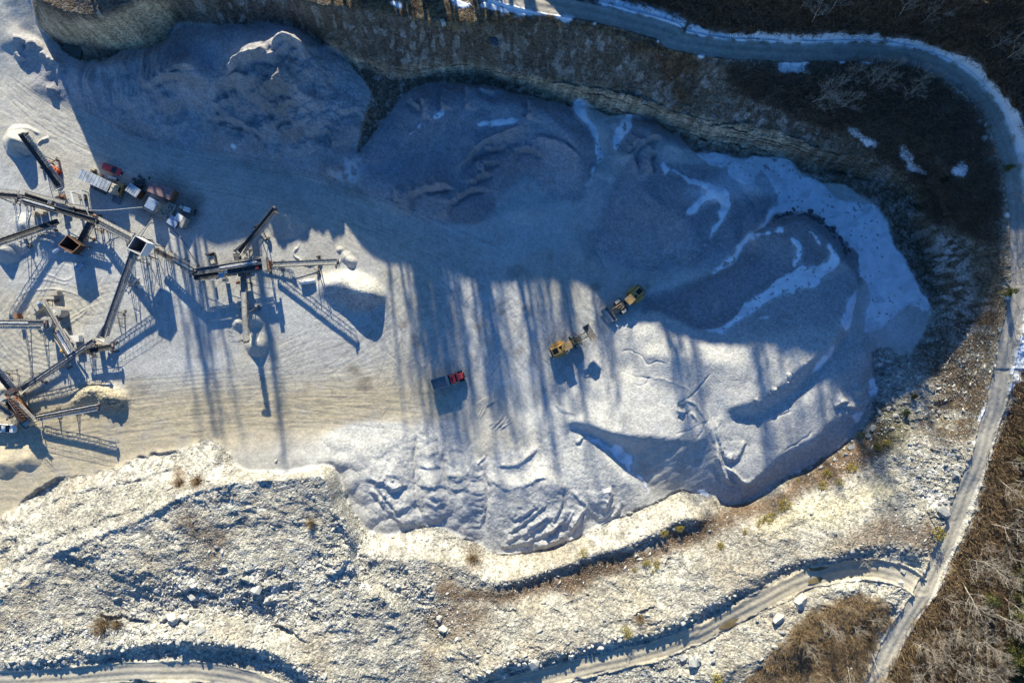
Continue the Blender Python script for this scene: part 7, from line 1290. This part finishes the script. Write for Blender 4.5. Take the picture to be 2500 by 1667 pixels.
# ---- standing water
def water(name, lab, c, pts, z, mt_):
    q = [lk(c, x, y, z) for x, y in pts]; m = MB(); m.add(q, [tuple(range(len(q)))]); o = m.build(name, mt_)
    if o.data.polygons[0].normal.z < 0: o.data.flip_normals()
    return tag(o, lab, name.replace('_', ' '), kind='structure')
MWG = mat('murky_green_water', (.045,.042,.018), .12, var=.15, scale=.3, spec=.5); MWB = mat('muddy_water', (.21,.155,.075), .15, var=.15, scale=.4, spec=.5)
def wpoly(name, lab, c, pts, mt_, dz=.12):
    us = smooth_poly([p[:2] for p in P(c, *pts)], True, 4); z = np.mean([at(u, v).z for u, v in us])+dz
    m = MB(); q = [W(u, v, float(z)) for u, v in us]; m.add(q, [tuple(range(len(q)))]); o = m.build(name, mt_)
    if o.data.polygons[0].normal.z < 0: o.data.flip_normals()
    return tag(o, lab, 'water', kind='structure')
wpoly('pond', 'small dark green pond at the foot of the brown cliff', 'C5', [(375,190),(470,235),(490,300),(480,345),(430,330),(385,270)], MWG)
wpoly('puddle', 'long brown puddle along the lower road', 'A3', [(640,985),(700,960),(815,935),(810,962),(720,985),(660,1000)], MWB, .02)
wpoly('puddle', 'brown puddle at the upper rut of the lower road', 'A3', [(640,915),(700,890),(780,885),(760,905),(690,925)], MWB, .03)
wpoly('puddle', 'brown puddle in the rut near the left end of the lower road', 'A3', [(130,1250),(200,1205),(262,1195),(240,1225),(170,1258)], MWB, .02)
# ================================================================== LABELS THAT SINGLE OUT THE REPEATS
MARKS = [('the left edge',0,1625),('the big round bush',254,1522),('the flat slab',430,1501),('the angular block',490,1530),('the leaning rock',631,1435),('that berm\'s end',800,1640),
 ('the biggest berm block',1302,1618),('the wide berm block',1394,1600),('the golden tuft',1527,1538),('the muddy road bend',2060,1345),('the left puddle',1785,1525),('the flat roadside boulder',1954,1467),('the upper puddle',2000,1385),
 ('the junction boulder pair',2198,1410),('the square boulder',2302,1249),('the bright yellow shrub',2283,1298),('the long roadside boulder',2338,1160),('the dark conifer',2197,1004),('the upper dark conifer',2218,966),('the spreading roadside tree',2442,676),
 ('the bottom right corner',2490,1650),('the right edge evergreens',2487,1400),('the junction road foot',2150,1655),('the thicket centre',2010,1560),('the thicket top',2040,1480),('the middle of the right edge',2490,1050),('the top right corner',2480,20),('the road bend',2260,110),('the upper road',1750,50),('the middle of the top edge',1950,20),('the upper right edge',2490,330),
 ('the upper snow patch',2120,335),('the right snow patch',2345,415),('the round headed pale tree',1994,245),('the white rock knob',1690,1210),('the three bench boulders',2062,1105),('the lone bench shrub',1740,1290),('the left end of the bench',1190,1415),('the middle of the bench',1430,1370),
 ('the arc start',1885,535),('the top of the arc',1980,520),('the end of the arc',2065,620),('the stockpile toe',2110,1045),('the narrow snowy verge',2400,560),('the junction road edge',2380,1350),('the brush by the road',2440,1150)]
ORD = ['first','second','third','fourth','fifth','sixth','seventh','eighth','ninth','tenth','eleventh','twelfth','thirteenth','fourteenth','fifteenth','sixteenth','seventeenth','eighteenth','nineteenth','twentieth','twenty-first','twenty-second']
BASE = {'trees of the dark wood outside the upper road':'brown tree in dark wood','pale trees on the bank inside the road bend':'pale bank tree','trees in the sunlit brush right of the junction road':'bare tree in sunlit brush','small trees by the snowy verge of the east road':'small bare verge tree','trees in the brown thicket between the two roads':'bare thicket tree',
 'evergreens along the lower right edge':'yellow green evergreen at the lower right','small evergreens right of the east road':'small yellowish evergreen','yellow shrubs along the brown bench':'yellow green bench shrub','small yellow shrubs above the bench track':'small yellow shrub','boulders on the berm of the bottom left road':'white berm boulder','boulders on the berm of the lower road':'pale berm boulder',
 'boulders on the bank above the junction':'grey bank boulder','dark boulders round the stockpile tip':'dark arc boulder','rocks along the edge over the brown bench':'grey rock over the brown bench','boulders on the east toe':'grey boulder on the east toe','boulders inside the road bend':'shaded grey boulder inside the bend','rocks inside the east road':'grey rock inside the east road','rocks below the lower road':'grey rock below the muddy road'}
byg = {}
for o in COL.objects:
    if o.parent is None and o.get('group') in BASE: byg.setdefault(o['group'], []).append(o)
for g, os_ in byg.items():
    ch = {}
    for o in os_:
        z = o.location.z; u = CX+o.location.x*FPX/(HC-z); v = CY-o.location.y*FPX/(HC-z)
        nm = min(MARKS, key=lambda m: (m[1]-u)**2+(m[2]-v)**2); ch.setdefault(nm[0], []).append((u, v, o))
    for nm, l in ch.items():
        du = max(a[0] for a in l)-min(a[0] for a in l); dv = max(a[1] for a in l)-min(a[1] for a in l); ax = 0 if du >= dv else 1
        l.sort(key=lambda a: a[ax])
        for i, (u, v, o) in enumerate(l):
            o['label'] = BASE[g]+' nearest '+nm if len(l) == 1 else '%s near %s, %s from the %s' % (BASE[g], nm, ORD[min(i, 21)], 'left' if ax == 0 else 'top')
            if len(o['label'].split()) > 16: o['label'] = o['label'].replace(' the ', ' ', 1)
